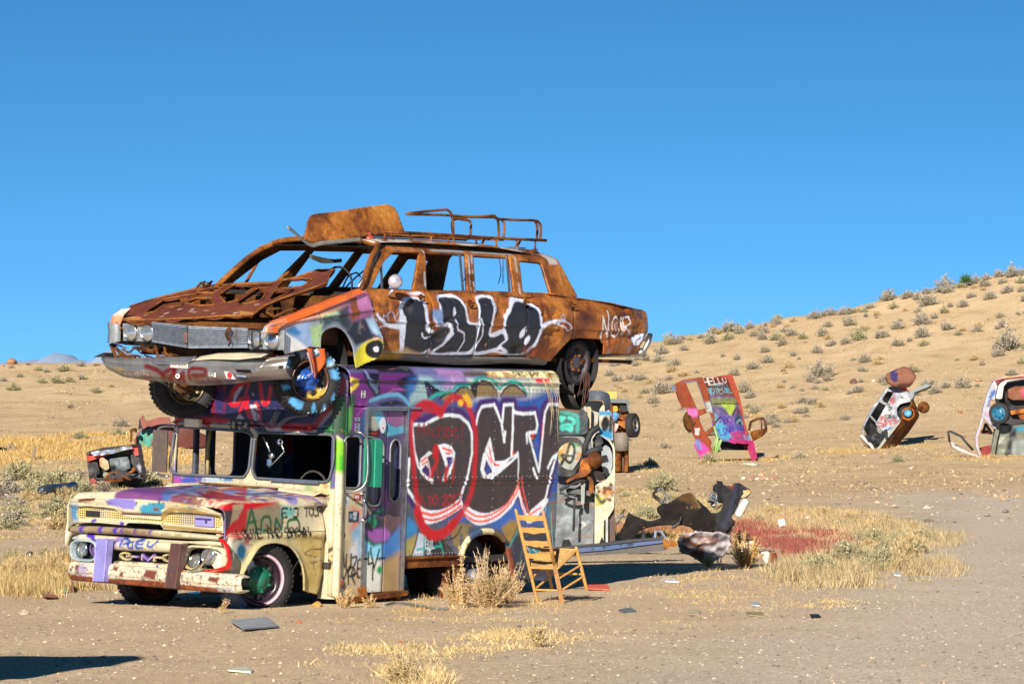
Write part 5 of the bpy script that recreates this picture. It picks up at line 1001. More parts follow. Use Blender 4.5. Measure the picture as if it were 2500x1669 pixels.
# ---- grille panel with two nostrils of square mesh
FX = -.10; FP = lambda *p: FT.tr('F6', p, (1,0,0), FX, (1,2))
gr_hole = sm(FP((215,430),(235,300),(500,300),(700,330),(770,400),(850,425),(1080,445),(1290,460),(1350,410),(1420,372),(1600,372),(1800,390),(2020,430),(2035,560),(1880,548),(1700,530),(1500,520),(1290,497),(1060,475),(830,455),(640,448),(400,436)),3, True)
gp = Paint(.004,.63); gp.fill(CREAM); gp.poly(FP((100,240),(240,270),(220,480),(100,480)), C(60,140,200),.03,.9); gp.poly(FP((1270,400),(1400,300),(1700,320),(2060,400),(2030,470),(1500,350),(1320,440),(1300,520),(2060,600),(2060,640),(1300,570)), C(176,146,86),.008); gp.stroke(FP((400,480),(440,462)),.03, C(90,60,200),.01); gp.blob(FP((780,510))[0],.03,.02, C(90,60,200),.6)
gp.poly(FP((700,375),(1270,395),(1270,415),(700,390)), C(120,60,40),.006)
gout = FP((130,235),(500,262),(700,285),(800,375),(1270,398),(1310,330),(1400,298),(1800,322),(2050,395),(2065,632),(1600,600),(1310,580),(1270,520),(1100,505),(850,500),(820,532),(500,500),(150,490))
sheet('grille_panel', gout, [gr_hole],(.012,.009), front_map(FX - .01, lambda u, v: -.03 * np.exp(-((v - .93) / .03) ** 2),.01), SPM, gp, truck, .03, flip=True)
lo, hi = arr(gr_hole).min(0), arr(gr_hole).max(0); pi_ = .0285; m_ = MB(); mc = []
def bar_runs(fixed, lo_, hi_, ax):
    t = np.arange(lo_, hi_, .006); P = np.stack([np.full(len(t), fixed), t] if ax else [t, np.full(len(t), fixed)],1); k = inpoly(P, gr_hole); out = []; st = None
    for i_, v_ in enumerate(k):
        if v_ and st is None: st = t[i_]
        if (not v_ or i_ == len(k) - 1) and st is not None: out.append((st - .008, t[i_] + .004)); st = None
    return out
i_ = lo[0]
while i_ < hi[0]:
    for a_, b_ in bar_runs(i_, lo[1], hi[1],1): m_.box((FX - .002, i_ - .0055, a_),(FX + .008, i_ + .0055, b_))
    i_ += pi_
i_ = lo[1]
while i_ < hi[1]:
    for a_, b_ in bar_runs(i_, lo[0], hi[0],0): m_.box((FX - .004, a_, i_ - .0045),(FX + .006, b_, i_ + .0045))
    i_ += .0225
V_ = arr(m_.v); lil = np.exp(-((V_[:, 1] - 1.72) / .10) ** 2) * .6 + np.exp(-((V_[:, 1] - .58) / .12) ** 2) * .9
cc = np.array(C(204,186,120)) * (1 - np.clip(lil, 0,1))[:, None] + np.array(C(186,176,220)) * np.clip(lil, 0,1)[:, None]
m_.build('grille_mesh', painted('mesh_paint', C(180,160,100),.4,1,.3), truck, None, np.concatenate([cc, np.ones((len(cc),1))],1))
m_ = MB(); m_.box((FX + .10,.2,.74),(FX + .12,2.12,.95)); m_.build('radiator', BLACK, truck)
q0, q1 = FP((318,335),(495,430)); m_ = MB(); m_.box((FX - .012, q1[0], q1[1]),(FX + .006, q0[0], q0[1] - .002),.004); m_.build('lamp_hole', BLACK, truck)
q0, q1 = FP((1722,415),(1955,550)); m_ = MB(); LIL = plain('lilac_enamel', C(160,152,232,.72),.4,0,.15,8,.1)
m_.box((FX - .03, q1[0], q1[1] - .005),(FX, q0[0], q0[1] + .004),.010); lm = m_.build('fog_lamp', LIL, truck); m_ = MB(); m_.box((FX - .034, q1[0] + .02, q1[1] + .06),(FX - .028, q0[0] - .015, q0[1] - .012),.0); m_.lathe((FX - .032, q1[0] + .085, q1[1] + .045),(-1,0,0),[(.001,.003),(.016,.003),(.016,0)],14); m_.build('lamp_slot', plain('dark_lilac', (.04,.035,.10),.6), lm)
# bar, panel with writing, emblem, lower bar
bp_ = Paint(.004,.64); bp_.fill(CREAM); bp_.poly(FP((120,530),(780,560),(1200,600),(1200,680),(120,640)), C(176,152,120),.02); 
for x_ in (300,540,730): bp_.stroke(FP((x_, 535 + (x_ - 300) * .05),(x_ + 5,600 + (x_ - 300) * .05)),.05, C(92,58,206),.01)
for x_ in (820,985,1175): bp_.stroke(FP((x_ + 10,560 + (x_ - 800) * .08),(x_ - 5,600 + (x_ - 800) * .08),(x_ + 35,660 + (x_ - 800) * .05)),.016, C(92,58,206),.004)
bp_.poly(FP((1150,640),(2000,700),(2000,712),(1150,652)), C(196,170,110),.01); bp_.poly(FP((800,600),(1600,650),(1600,662),(800,612)), C(120,70,50),.008,.9,(30,.4))
bp_.text('R', *FP((895,598))[0],.024,.008, C(20,20,24),.6, flip=-1); bp_.stroke(sm(FP((860,600),(850,580),(880,562),(940,568),(960,585),(945,600))),.006, C(20,20,24),.003)
def rbar(name, top, bot, x, dep, paint, mat=SPM, parent=truck, nseg=80, bulge=.03):
    """a rolled bar across the front: traced top and bottom edges, rounded in section"""
    T_ = FT.tr('F6', top, (1,0,0), x); B_ = FT.tr('F6', bot, (1,0,0), x); cur = []
    for k_ in range(9):
        t = k_ / 8; cur.append([tuple(arr(a_) * (1 - t) + arr(b_) * t + np.array([-bulge * math.sin(math.pi * t) + (dep if k_ in (0,8) else 0),0,0])) for a_, b_ in zip(T_, B_)])
    return loft(name, cur, nseg, mat, parent, None, paint, (1,2),.012,1)
rbar('grille_bar', [(140,540),(400,542),(780,562),(1400,606),(2040,668)],[(150,628),(400,634),(780,650),(1400,694),(2030,720)], FX - .02,.05, bp_, bulge=.045)
pp_ = Paint(.004,.64); pp_.fill(CREAM); pp_.stroke(sm(FP((360,650),(440,690),(480,790),(530,830),(570,780))),.045, C(92,58,206),.008); pp_.poly(FP((160,690),(230,650),(300,660),(200,720)), C(140,190,220),.02,.7)
pp_.stroke(sm(FP((700,820),(730,740),(770,700))),.05, C(130,100,216),.02,.9); pp_.poly(FP((600,820),(1400,860),(1400,900),(600,880)), C(226,206,140),.02,.8)
BL2 = C(30,84,196)
for q in [((790,800),(820,700),(890,715),(900,750),(830,770),(900,760)),((960,740),(900,760),(900,810),(950,815),(950,780)),((1090,715),(1020,730),(1010,770),(1080,770)),((1010,770),(1000,815),(1080,812)),((1150,730),(1140,790),(1190,800),(1270,730))]: pp_.stroke(sm(FP(*q),3),.022, BL2,.005)
for q in [((830,700),(810,790),(850,850)),((1010,700),(980,790),(1000,860)),((1190,800),(1210,850)),((940,820),(930,860))]: pp_.stroke(sm(FP(*q),3),.010, C(92,58,206),.004)
rbar('front_panel', [(165,680),(250,640),(600,668),(1000,700),(1600,738),(1900,728),(2055,748)],[(165,712),(250,722),(600,742),(1000,740),(1600,740+10),(1900,790),(2055,792)], FX - .01,.03, pp_, bulge=.03)
rbar('front_panel', [(690,715),(900,716),(1300,730),(1620,745)],[(665,845),(900,858),(1300,876),(1600,888)], FX - .015,.04, pp_, bulge=.035)
m_ = MB(); em = []
def slab(q, w_, x0=FX + .02, x1=FX - .012):
    P = FP(*q)
    for a_, b_ in zip(P[:-1], P[1:]): m_.beam((FX + .004, *a_),(FX + .004, *b_),.03, w_, (1,0,0)) if False else m_.obox(((FX),(a_[0] + b_[0]) / 2,(a_[1] + b_[1]) / 2),((1,0,0),(0, b_[0] - a_[0], b_[1] - a_[1]),(0,-(b_[1] - a_[1]), b_[0] - a_[0])),(.014, math.hypot(b_[0] - a_[0], b_[1] - a_[1]) / 2 + w_ * .3, w_ / 2))
slab(sm([(870,900),(820,880),(765,895),(765,930),(820,960),(880,960),(895,925),(840,922)],3),.018); slab([(895,925),(985,930)],.018)
slab([(1035,968),(1040,900),(1110,978),(1190,905),(1188,982)],.018); slab([(1190,935),(1290,942)],.018); slab(sm([(1350,905),(1310,920),(1300,950),(1340,980),(1390,985)],3),.018)
V_ = arr(m_.v); k_ = (fbm(V_[:, 1] * 9, V_[:, 2] * 9,3) > .5)[:, None]; cc = np.where(k_, np.array(C(206,190,140))[None], np.array(C(124,92,190))[None]); m_.build('emblem_letters', painted('emblem_paint', C(200,190,150),.4), truck, None, np.concatenate([cc, np.ones((len(cc),1))],1), 'raised metal letters GMC on the front of the van')
m_ = MB(); m_.box((FX + .08,.25,.36),(FX + .10,2.05,.66)); m_.build('grille_back', BLACK, truck)
lp = Paint(.004,.64); lp.fill(CREAM); lp.poly(FP((640,985),(1350,1010),(1350,1030),(640,1010)), C(100,52,40),.01,1,(16,.5)); lp.blob(FP((1250,1070))[0],.02,.025, C(92,58,206),.4)
rbar('lower_bar', [(700,985),(1000,1000),(1400,1022)],[(600,1050),(1000,1075),(1400,1108)], FX - .01,.04, lp, bulge=.02)
# bumper
bu = Paint(.004,.64); bu.fill(C(236,230,206)); RB = C(128,64,44)
bu.poly(FP((50,1130),(600,1195),(1300,1228),(1600,1275),(2150,1330),(2300,1420),(50,1320)), RB, .008,1); bu.poly(FP((50,1150),(600,1215),(1300,1250),(1600,1290),(2120,1345),(2130,1400),(50,1260)), C(186,96,46),.02,.85,(26,.5)); bu.poly(FP((1990,1330),(2270,1300),(2260,1400),(2100,1400)), C(200,206,214),.02,.8,(20,.4))
for q in [((1180,1090),(1320,1110),(1290,1215),(1140,1180)),((760,1050),(835,1058),(800,1110),(750,1085)),((1990,1180),(2110,1195),(2080,1262),(1960,1225)),((120,1075),(165,1080),(160,1130),(120,1120)),((280,1035),(330,1040),(320,1110),(270,1080)),((850,1120),(900,1120),(880,1180),(840,1170)),((200,1070),(235,1080),(225,1115),(200,1105))]: bu.poly(FP(*q), C(134,66,50),.008)
bu.poly(FP((330,1030),(440,1050),(420,1160),(300,1140)), C(176,160,220),.03,.8); bu.poly(FP((560,1045),(640,1050),(600,1150),(550,1130)), C(176,160,220),.02,.8); bu.poly(FP((50,1000),(2300,1160),(2300,1420),(50,1320)), C(70,52,44),.01,.9,(55,.68))
T_ = [(70,1060),(110,1000),(400,1018),(640,1030),(1000,1060),(1400,1095),(1540,1110),(2000,1150),(2200,1168),(2262,1200)]; B_ = [(66,1180),(90,1225),(400,1250),(640,1270),(1000,1300),(1400,1335),(1540,1348),(2000,1382),(2200,1396),(2262,1370)]
XB = -.20
Tb = FT.tr('F6', T_, (1,0,0), XB); Bb = FT.tr('F6', B_, (1,0,0), XB); cur = []; wrap = lambda y: .03 * max(0,(.20 - y) / .28) ** 2 + .16 * max(0,(y - 2.0) / .22) ** 2
for k_, (t, dx) in enumerate([(0,.12),(0,.02),(.10,-.005),(.3,-.012),(.52,-.014),(.60,-.004),(.8,.0),(.95,.012),(1., .04),(1., .12)]):
    cur.append([(a_[0] * (1 - t) + b_[0] * t + dx + wrap(a_[1]), a_[1], a_[2] * (1 - t) + b_[2] * t) for a_, b_ in zip(Tb, Bb)])
bump_ = loft('bumper', cur, 200, painted('bumper_paint', C(230,224,200),.5,.9,.25,.5,.5), truck, None, bu, (1,2),.012,4)
# upright steel guards
LGP = Paint(.004,.64); LGP.fill(C(156,152,232)); LGP.poly(FP((460,690),(520,690),(600,830),(500,840)), C(92,58,206),.01); LGP.poly(FP((390,1180),(540,1190),(540,1280),(390,1270)), C(140,110,140),.03,.9)
BGP = Paint(.004,.64); BGP.fill(C(104,74,72)); 
for q in [((1410,830),(1440,860),(1430,900)),((1460,830),(1480,900),(1440,980)),((1500,830),(1490,920)),((1400,1050),(1440,1010),(1480,1070),(1440,1120),(1400,1090)),((1440,1120),(1440,1180)),((1370,1060),(1410,1090))]: BGP.stroke(sm(FP(*q),3),.02, C(120,124,150),.008,.9)
for nm, q, P_, lb in (('bumper_guard', ((440,700),(588,704),(540,1250),(395,1240)), LGP, 'lilac painted steel guard'),('bumper_guard', ((1392,762),(1525,766),(1455,1330),(1310,1320)), BGP, 'brown rusty steel guard')):
    G_ = FT.tr('F6', q, (1,0,0),-.27,(1,2)); sheet(nm, G_, [],.012, front_map(-.27, None, .006), painted('guard_paint', C(110,80,76),.45,.9,.3,.5,.2), P_, truck, .012, label=lb, flip=True)
    m_ = MB(); r0, r1 = G_[1], G_[2]; l0, l1 = G_[0], G_[3]
    m_.prism([(-.27,0),(-.18,0),(-.18,1),(-.27,1)],0,1, lambda a_, b_, d_: (a_, r0[0] * (1 - b_) + r1[0] * b_ + .012 * d_, r0[1] * (1 - b_) + r1[1] * b_)); m_.prism([(-.27,0),(-.18,0),(-.18,1),(-.27,1)],0,1, lambda a_, b_, d_: (a_, l0[0] * (1 - b_) + l1[0] * b_ - .012 * d_, l0[1] * (1 - b_) + l1[1] * b_)); m_.build('guard_flange', painted('guard_paint'), truck, None, P_.ops[0][2])
# headlight pods
def pod(yc_, zc_, hw_, hh_, cp, near):
    ring = [(yc_ + hw_ * math.copysign(abs(math.cos(a)) ** .6, math.cos(a)), zc_ + hh_ * math.copysign(abs(math.sin(a)) ** .6, math.sin(a))) for a in np.linspace(0,2 * math.pi, 36, endpoint=False)]
    big = [(yc_ + (y_ - yc_) * 1.12, zc_ + (z_ - zc_) * 1.12) for y_, z_ in ring]
    cu = [[(x_, yc_ + (y_ - yc_) * s_, zc_ + (z_ - zc_) * s_) for y_, z_ in ring + ring[:1]] for x_, s_ in ((-.02,1.15),(-.10,1.1),(-.155,1.0),(-.14,.93),(-.06,.86))]
    o = loft('headlight_pod', cu, 90, SPM, truck, None, cp, (1,2),.008,2); return o
pod_n = pod(.36,.485,.275,.115, Paint(.004,.63).fill(CREAM).poly([(.1,.38),(.6,.37),(.6,.42),(.1,.42)], C(220,180,90),.02,.8),1)
pod_f = pod(1.93,.475,.17,.10, Paint(.004).fill(C(150,170,180)),0)
GLS = plain('headlight_glass', (.55,.56,.58),.12,.8,.3,20,.2)
def head(c, r, par, ax=(-1,-.05,0), name='headlight'):
    m_ = MB(); m_.lathe(c, ax, [(r * .86,-.05),(r * .9,.0),(r, .012),(r * 1.04,.0),(r * 1.02,-.03)],28); h_ = m_.build(name, CHROME, par)
    m_ = MB(); m_.lathe(c, ax, [(.001,.014),(r * .5,.010),(r * .87,-.004)],24); m_.build('lens', GLS, h_); return h_
head((-.10,.50,.455),.078, truck, (-1,.15,.55)); head((-.13,.30,.505),.078, truck); head((-.09,1.99,.49),.075, truck, (-1,.3,.2)); m_ = MB(); m_.lathe((-.10,1.80,.50),(-1,0,0),[(.07,.0),(.078,.012),(.07,-.04),(.001,-.05)],24); m_.build('headlight', plain('lilac_dark', (.1,.07,.2),.5), truck)
cu = [FT.tr('F6', q, (1,0,0), x_) for q, x_ in ((((1920,815),(1900,860),(1860,960),(1810,1040),(1740,1110),(1650,1130)),-.21),(((1925,815),(1880,860),(1830,950),(1760,1050),(1690,1085),(1630,1100)),-.235))]
loft('bent_trim', cu, 30, CHROME, truck, None, None, (1,2),.008,1)
# red surround sweeping round the pod
rp = [((2000,690),(2090,720),(2140,820),(2165,1000),(2150,1080),(2050,1120),(1800,1140)),((2010,720),(2060,760),(2100,860),(2120,980),(2090,1050),(1990,1080),(1800,1110))]
rq = Paint(.003,.7).fill(C(226,30,26))
loft('red_surround', [FT.tr('F6', rp[0],(1,0,0),-.13), FT.tr('F6', rp[1],(1,0,0),-.165)],60, SPM, truck, None, rq, (1,2),.012,6)
loft('corner_cap', [FT.tr('F6', ((2090,640),(2200,700),(2170,850),(2170,1040),(2160,1160)),(0,1,0),.12), FT.tr('F6', ((2060,640),(2140,740),(2150,850),(2165,1040),(2130,1150)),(1,0,0),-.03)],40, SPM, truck, None, Paint().fill(C(196,196,180)),(0,2),.01,3)
# wheels
GRN = plain('green_hub', (.02,.20,.12),.4,0,.3); 
def tcol_sunlit(u, w_): 
    a = np.arctan2(w_, u); k = (np.cos(a - 0.2) > .35)[:, None]; return np.concatenate([np.where(k, np.array([.10,.15,.22])[None], np.array([.016,.016,.018])[None]), np.ones((len(u),1))],1)  # one side of the tyre coloured blue grey as a sunlit patch
TY = painted('tyre_paint_and_sun', C(20,20,22),.75,.3,.4)
ca_, sa_ = math.cos(math.radians(20)), math.sin(math.radians(20))
whm = painted('rim_paint', C(60,44,56),.35,.4,.3)
W1 = wheel(truck, (.56,.26,.27),(-sa_, -ca_, -.05),.375,.22,.255, painted('rim_maroon', C(70,44,58),.3,.4,.2), TY, GRN, .055,6,.03, None, tcol_sunlit, True, 'wheel', .08)
setcol(W1.data, np.tile((*C(84,52,70),1),(len(W1.data.vertices),1)))
rc = W1.data.color_attributes['Col']; vv = np.array([v.co for v in W1.data.vertices]); ca2 = np.tile((*C(44,30,44),1),(len(vv),1)); d_ = vv - np.array([.56,.26,.27]); rr_ = np.linalg.norm(d_ - (d_ @ np.array([-sa_, -ca_, -.05]))[:, None] * np.array([-sa_, -ca_, -.05]), axis=1)
ca2[(rr_ > .238) & (vv[:, 0] + vv[:, 2] * .1 > .60)] = (*C(224,190,206),1); ca2[rr_ < .125] = (*C(20,110,76),1); ca2[(rr_ > .13) & (rr_ < .2) & (vv[:, 0] < .5) & (vv[:, 2] > .33)] = (*C(220,222,235),1); rc.data.foreach_set('color', ca2.astype(np.float32).ravel())
W2 = wheel(truck, (3.86,.24,.22),(0,-1,-.04),.40,.24,.235, plain('dark_rim', (.04,.045,.07),.5), RUBBER, GREYM, .04,6,.0)
m_ = MB(); m_.lathe((3.86,.06,.2),(0,-1,0),[(.09,0),(.10,.08),(.07,.10),(.065,.19),(.05,.20),(.001,.20)],20); m_.build('brake_hub', plain('grey_hub', (.14,.17,.22),.5,.3,.4), truck)
wheel(truck, (3.86,2.06,.22),(0,1,0),.40,.24,.235, RUSTD, RUBBER, RUSTD, .04,5); wheel(truck, (.62,1.72,.24),(-sa_, -ca_, 0),.34,.22,.255, RUSTD, RUBBER, RUSTD, .05,5)
m_ = MB(); m_.lathe((4.05,.35,.28),(0,1,0),[(.50,-.33),(.50,.35),(.001,.36)],36); m_.build('wheel_well', RUSTD, truck)
m_ = MB(); m_.beam((4.9,.1,.13),(5.3,.06,.16),.05,.03); m_.lathe((5.36,-.0,.36),(1,-.5,0),[(.03,0),(.05,.03),(.045,.09),(.001,.10)],12); m_.build('rear_step', GREYM, truck)
# frayed strands hanging from the roof corner
m_ = MB()
for k_ in range(9):
    R_ = random.Random(k_); x_ = 4.95 + R_.uniform(-.06,.12); m_.tube(sm([(x_, -.03,2.30),(x_ + .06 + R_.uniform(0,.1),-.05,2.12),(x_ + .12 + R_.uniform(0,.14),-.04,1.95 - R_.uniform(0,.35))],3),.0025,4)
m_.build('frayed_strands', plain('straw_strand', (.5,.42,.25),.8), truck)
# ============================================================ the burnt station wagon limousine lying on the van's roof
FL = FT
limo = thing('station_wagon', 'long burnt rusty station wagon with a roof rack, lying on top of the painted van', 'car', FL, (3.7,1.08,2.42))
LS = lambda w_, *p, y=.03: FL.tr(w_, p, (0,1,0), y, (0,2))
GH = lambda w_, *p: FL.tr(w_, p, (0,1,-.476),-1.383,(0,2))
YM = 2.17                                                            # far side = YM - near side
def yside(z):
    return np.interp(z, [2.40,2.52,2.62,2.80,2.87,3.02,3.07,3.10,3.20],[.14,.08,.045,.02,.012,.02,.035,.06,.13])
def body_map(u, v):
    y = yside(v) + .034 * (fbm(u * 2.2, v * 3,31) - .5) + .10 * np.clip(fbm(u * 3.1, v * 5,35) - .56,0,1) * 2
    y = y + .05 * np.clip((u - 6.2) / .8,0,1) ** 2
    for xs_ in (2.99,3.79,4.67,5.54): y = y + .016 * (np.abs(u - xs_ - (v - 3) * .02) < .009)
    y = y - .012 * np.exp(-((v - 2.865) / .012) ** 2)
    return (u, y, v)
lp = Paint(.006,1.2); B_ = lambda *p: LS('B', *p); A_s = lambda *p: LS('A', *p)
W2c = C(196,204,226,1.2); BK = C(40,42,50,1.0); OR2 = C(222,104,40,1.15)
# mottled tones over the bare rust
for k_ in range(34):
    R_ = random.Random(k_ + 77); lp.blob((R_.uniform(2,6.9), R_.uniform(2.6,3.2)), R_.uniform(.08,.4), R_.uniform(.03,.12), R_.choice([C(190,112,40), C(110,58,28), C(160,84,30), C(74,40,26), C(206,130,60)]),.9,.55,(5,.45, k_))
lp.stroke([(1.9,3.13),(5.5,3.16)],.05, C(190,116,60),.03,.4)
# letters
lp.stroke(sm(B_((210,870),(260,930),(370,950),(390,800),(440,760),(560,770),(575,960))),.030, W2c, .008)
lp.poly(B_((385,770),(440,760),(440,1150),(400,1150),(380,980),(250,950),(360,930),(375,860)), W2c, .008)
for q in [((200,930),(200,900)),((215,920),(225,880),(245,900),(225,925)),((255,910),(250,870),(275,880)),((285,910),(285,860),(305,850)),((320,850),(340,890),(365,850)),((330,880),(345,920),(370,910)),((210,960),(290,950)),((215,985),(240,960))]: lp.stroke(B_(*q),.012, C(176,176,206,1.1),.005,.9)
Lp = [B_((430,775),(555,775),(565,960),(620,1010),(615,1080),(600,1120),(560,1150),(440,1155),(425,1000)), B_((700,750),(800,742),(850,780),(860,880),(870,930),(930,945),(945,1060),(900,1140),(800,1150),(640,1155),(760,1010),(745,930),(690,930),(680,830)),
  B_((985,755),(1085,755),(1070,860),(1040,1000),(1060,1020),(1130,1000),(1160,1060),(1130,1100),(1000,1140),(950,1140),(960,980),(965,870)), B_((1190,850),(1230,780),(1290,760),(1340,790),(1395,830),(1410,920),(1400,1000),(1370,1100),(1290,1160),(1220,1150),(1130,1090),(1180,1040),(1150,980),(1140,920))]
for q in Lp: lp.stroke(sm(q + q[:1],2),.075, W2c, .008)
lp.poly(B_((610,1010),(700,950),(760,960),(700,1080),(640,1140),(600,1120)), BK, .02)
for q in Lp: lp.poly(sm(q, 3, True), BK, .006)
lp.poly(B_((620,830),(680,830),(690,930),(640,940),(620,900)), C(110,136,180,1.1),.02); lp.poly(B_((870,800),(960,780),(960,920),(900,945),(860,900)), RUST and C(150,92,44),.01)
lp.poly(B_((1070,860),(1140,800),(1150,960),(1050,1010),(1045,960)), C(140,84,40),.01); lp.stroke(sm(B_((1135,1000),(1150,900),(1190,820),(1260,760),(1330,775),(1400,830),(1415,930),(1410,1010),(1370,1100),(1300,1165))),.036, W2c, .007); lp.stroke(B_((1150,980),(1175,1050),(1120,1100)),.02, W2c, .006)
lp.blob(B_((785,845))[0],.028,.045, W2c, .3); lp.stroke(B_((785,910),(800,980),(850,1005),(860,1060),(820,1140)),.018, W2c, .005); lp.stroke(B_((555,775),(575,970),(600,1000)),.02, W2c, .005); lp.stroke(sm(B_((550,1010),(570,1040),(620,1030))),.018, W2c, .005); lp.stroke(B_((550,1000),(555,1030)),.014, W2c, .004)
lp.poly(sm(B_((1265,1000),(1300,955),(1310,1000),(1270,1045)),3, True), W2c, .006); lp.poly(sm(B_((1300,1070),(1330,1020),(1340,1050),(1320,1090)),3, True), W2c, .006)
lp.stroke(B_((850,780),(880,930),(935,940),(960,870),(975,760)),.02, W2c, .006); lp.stroke(sm(B_((970,900),(990,1010),(960,1080),(930,1140))),.02, W2c, .006); lp.stroke(sm(B_((1085,760),(1060,880),(1040,1010),(1090,1020),(1150,980))),.026, W2c, .006)
lp.stroke(sm(B_((620,1150),(700,1160),(800,1150),(950,1150),(1090,1140),(1200,1160),(1300,1165))),.018, W2c, .006); lp.stroke(B_((630,900),(640,950),(740,945),(770,1010),(700,1090),(650,1130)),.018, W2c, .006); lp.poly(B_((480,710),(570,700),(600,720),(520,725)), W2c, .012)
tail = sm(B_((1405,1010),(1430,940),(1480,915),(1560,910),(1620,935),(1635,965),(1610,985),(1570,950),(1500,930),(1450,950),(1415,1010))); lp.stroke(tail, .012, W2c, .004); lp.poly(B_((1405,1010),(1430,940),(1480,915),(1560,912),(1560,935),(1490,930),(1440,960)), W2c, .006)
lp.stroke(sm(B_((1565,920),(1562,880),(1585,870),(1590,895),(1565,900),(1592,910),(1590,925),(1565,922))),.009, C(176,176,206,1.1),.004)
# NOIR
for q in [((1860,1050),(1865,880),(1900,1030),(1910,840)),((2015,1010),(2015,890)),((2025,1020),(2030,890),(2075,885),(2080,930),(2035,960),(2085,1010))]: lp.stroke(B_(*q),.022, C(206,204,206,1.2),.005)
lp.stroke(sm(B_((1960,880),(1935,920),(1935,1000),(1960,1030),(1985,1000),(1985,920),(1960,880))),.020, C(206,204,206,1.2),.005); lp.stroke(B_((1952,930),(1955,985)),.010, C(206,204,206,1.2),.004); lp.stroke(B_((1968,925),(1970,980)),.010, C(206,204,206,1.2),.004)
for x_ in (1860,1908,2022): lp.stroke(B_((x_, 1040),(x_ + 2,1090)),.008, C(206,204,206),.004,.6)
lp.poly(B_((2110,830),(2170,820),(2205,900),(2150,900)), C(92,66,74),.01,.9); lp.poly(B_((2150,830),(2215,860),(2220,1000),(2180,1090),(2110,1090),(2090,1060),(2180,1000),(2195,930)), C(120,112,110),.008,.9,(16,.45)); lp.poly(B_((2110,1030),(2210,1000),(2165,1095),(2110,1092)), W2c, .006)
lp.poly(B_((1930,1105),(2100,1100),(2080,1160),(1900,1160)), C(126,112,120),.01,.8,(10,.5)); lp.poly(B_((200,1130),(640,1150),(600,1200),(210,1215)), C(116,116,110),.01,.9); lp.poly(B_((250,1140),(430,1150),(400,1200),(240,1210)), C(196,150,60),.02,.7)
lp.poly(B_((380,1130),(440,1110),(560,1160),(450,1170)), C(200,170,120),.02,.6); lp.poly(B_((1300,1100),(1560,1110),(1520,1210),(1300,1170)), C(112,50,28),.02,.7)
lp.poly(B_((1650,1040),(1750,1040),(1650,900)), C(60,30,24),.02,.5)
LIMO = painted('burnt_body_paint', None, .5,.95,.3,.4,.12)
bout = [q for q in LS('B', (215,1150),(620,1165),(1300,1170),(1520,1212),(1570,1130),(1640,1050),(1700,1040),(1860,1050),(1885,1090),(1890,1160),(2150,1162),(2205,1040),(2228,985),(2222,840),(2200,832),(1960,795),(1700,742))] + [(5.45,3.19),(4.7,3.195),(3.8,3.20),(3.0,3.20),(2.0,3.19),(1.90,3.185),(2.03,2.9),(2.06,2.6)]
sheet('body_side', bout, [],(.016,.0115), body_map, LIMO, lp, limo, .015)
sheet('far_body_side', [(.45,2.55),(1.0,2.55),(1.15,2.75),(1.6,2.75),(1.75,2.5),(5.2,2.5),(5.55,2.74),(6.1,2.74),(6.2,2.6),(6.9,2.62),(7.0,3.1),(5.5,3.2),(1.9,3.18),(.5,2.8)],[],.06, lambda u, v: (u, YM - yside(v), v), RUSTM, None, limo, .012)
# sill rocker
lpp = Paint(.006).fill(C(118,116,112)); lpp.poly([(2.1,2.3),(2.6,2.3),(2.6,2.7),(2.1,2.7)], C(190,150,60),.03); loft('sill', [LS_ for LS_ in ([(x_, .09,2.535) for x_ in np.linspace(2.07,5.2,20)],[(x_, .14,2.46 + .02 * math.sin(x_ * 3)) for x_ in np.linspace(2.08,5.2,20)],[(x_, .5,2.45) for x_ in np.linspace(2.08,5.2,20)])],120, LIMO, limo, None, lpp, (0,2),.01,2)
# greenhouse: one pressed side with four window openings, leaning inwards
rp_ = Paint(.005)
rp_.poly(GH('B',(1450,430),(1500,420),(1545,490),(1540,500),(1480,500)), C(190,186,186),.008,.9); rp_.stroke(GH('B',(330,385),(540,395)),.03, C(170,120,90),.01,.6)
for q in [((905,400),(930,700)),((880,410),(905,695)),((1225,430),(1265,710)),((555,400),(568,690))]: rp_.stroke(GH('B', *q),.03, C(176,176,180,1.1),.006,.95,(14,.40))
rp_.stroke(GH('B',(620,395),(870,405)),.022, C(160,170,180),.004); rp_.stroke(GH('B',(920,408),(1220,425)),.02, C(160,166,172),.004)
w1 = GH('B',(165,685),(262,480),(335,408),(530,408),(478,690)); w2 = GH('B',(570,412),(868,418),(880,690),(580,688)); w3 = GH('B',(920,430),(1190,440),(1225,700),(938,690)); w4 = rpoly(GH('B',(1262,470),(1425,488),(1495,715),(1285,700)),.03)
gx = lambda x_: (x_, 3.185)
gout2 = [gx(1.92), gx(5.62)] + GH('B',(1690,735),(1540,460),(1500,415),(1460,392)) + GH('B',(1050,362),(600,350),(330,352),(230,395),(165,480),(90,640))
ghm = lambda u, v: (u, .14 + .476 * (v - 3.2) + .16 * np.clip((v - 3.60) / .09,0,1) ** 2, v + 0 * u)
pil = sheet('window_frame', gout2,[w1, w2, w3, w4],(.015,.0115), ghm, LIMO, rp_, limo, .035)
sheet('far_window_frame', gout2,[w1, w2, w3, w4],.03, lambda u, v: (u, YM - (.14 + .476 * (v - 3.2) + .16 * np.clip((v - 3.60) / .09,0,1) ** 2), v), RUSTM, None, limo, .03)
m_ = MB()
for q in [((820,415),(845,690)),((1165,430),(1188,705)),((240,470),(250,690))]:
    a_, b_ = [FL.inv(*src('B', *p),(0,1,-.476),-1.383 + .02) for p in q]; m_.beam(a_, b_, .022,.018,(0,1,0))
m_.build('window_divider', ALU, limo)
m_ = MB()
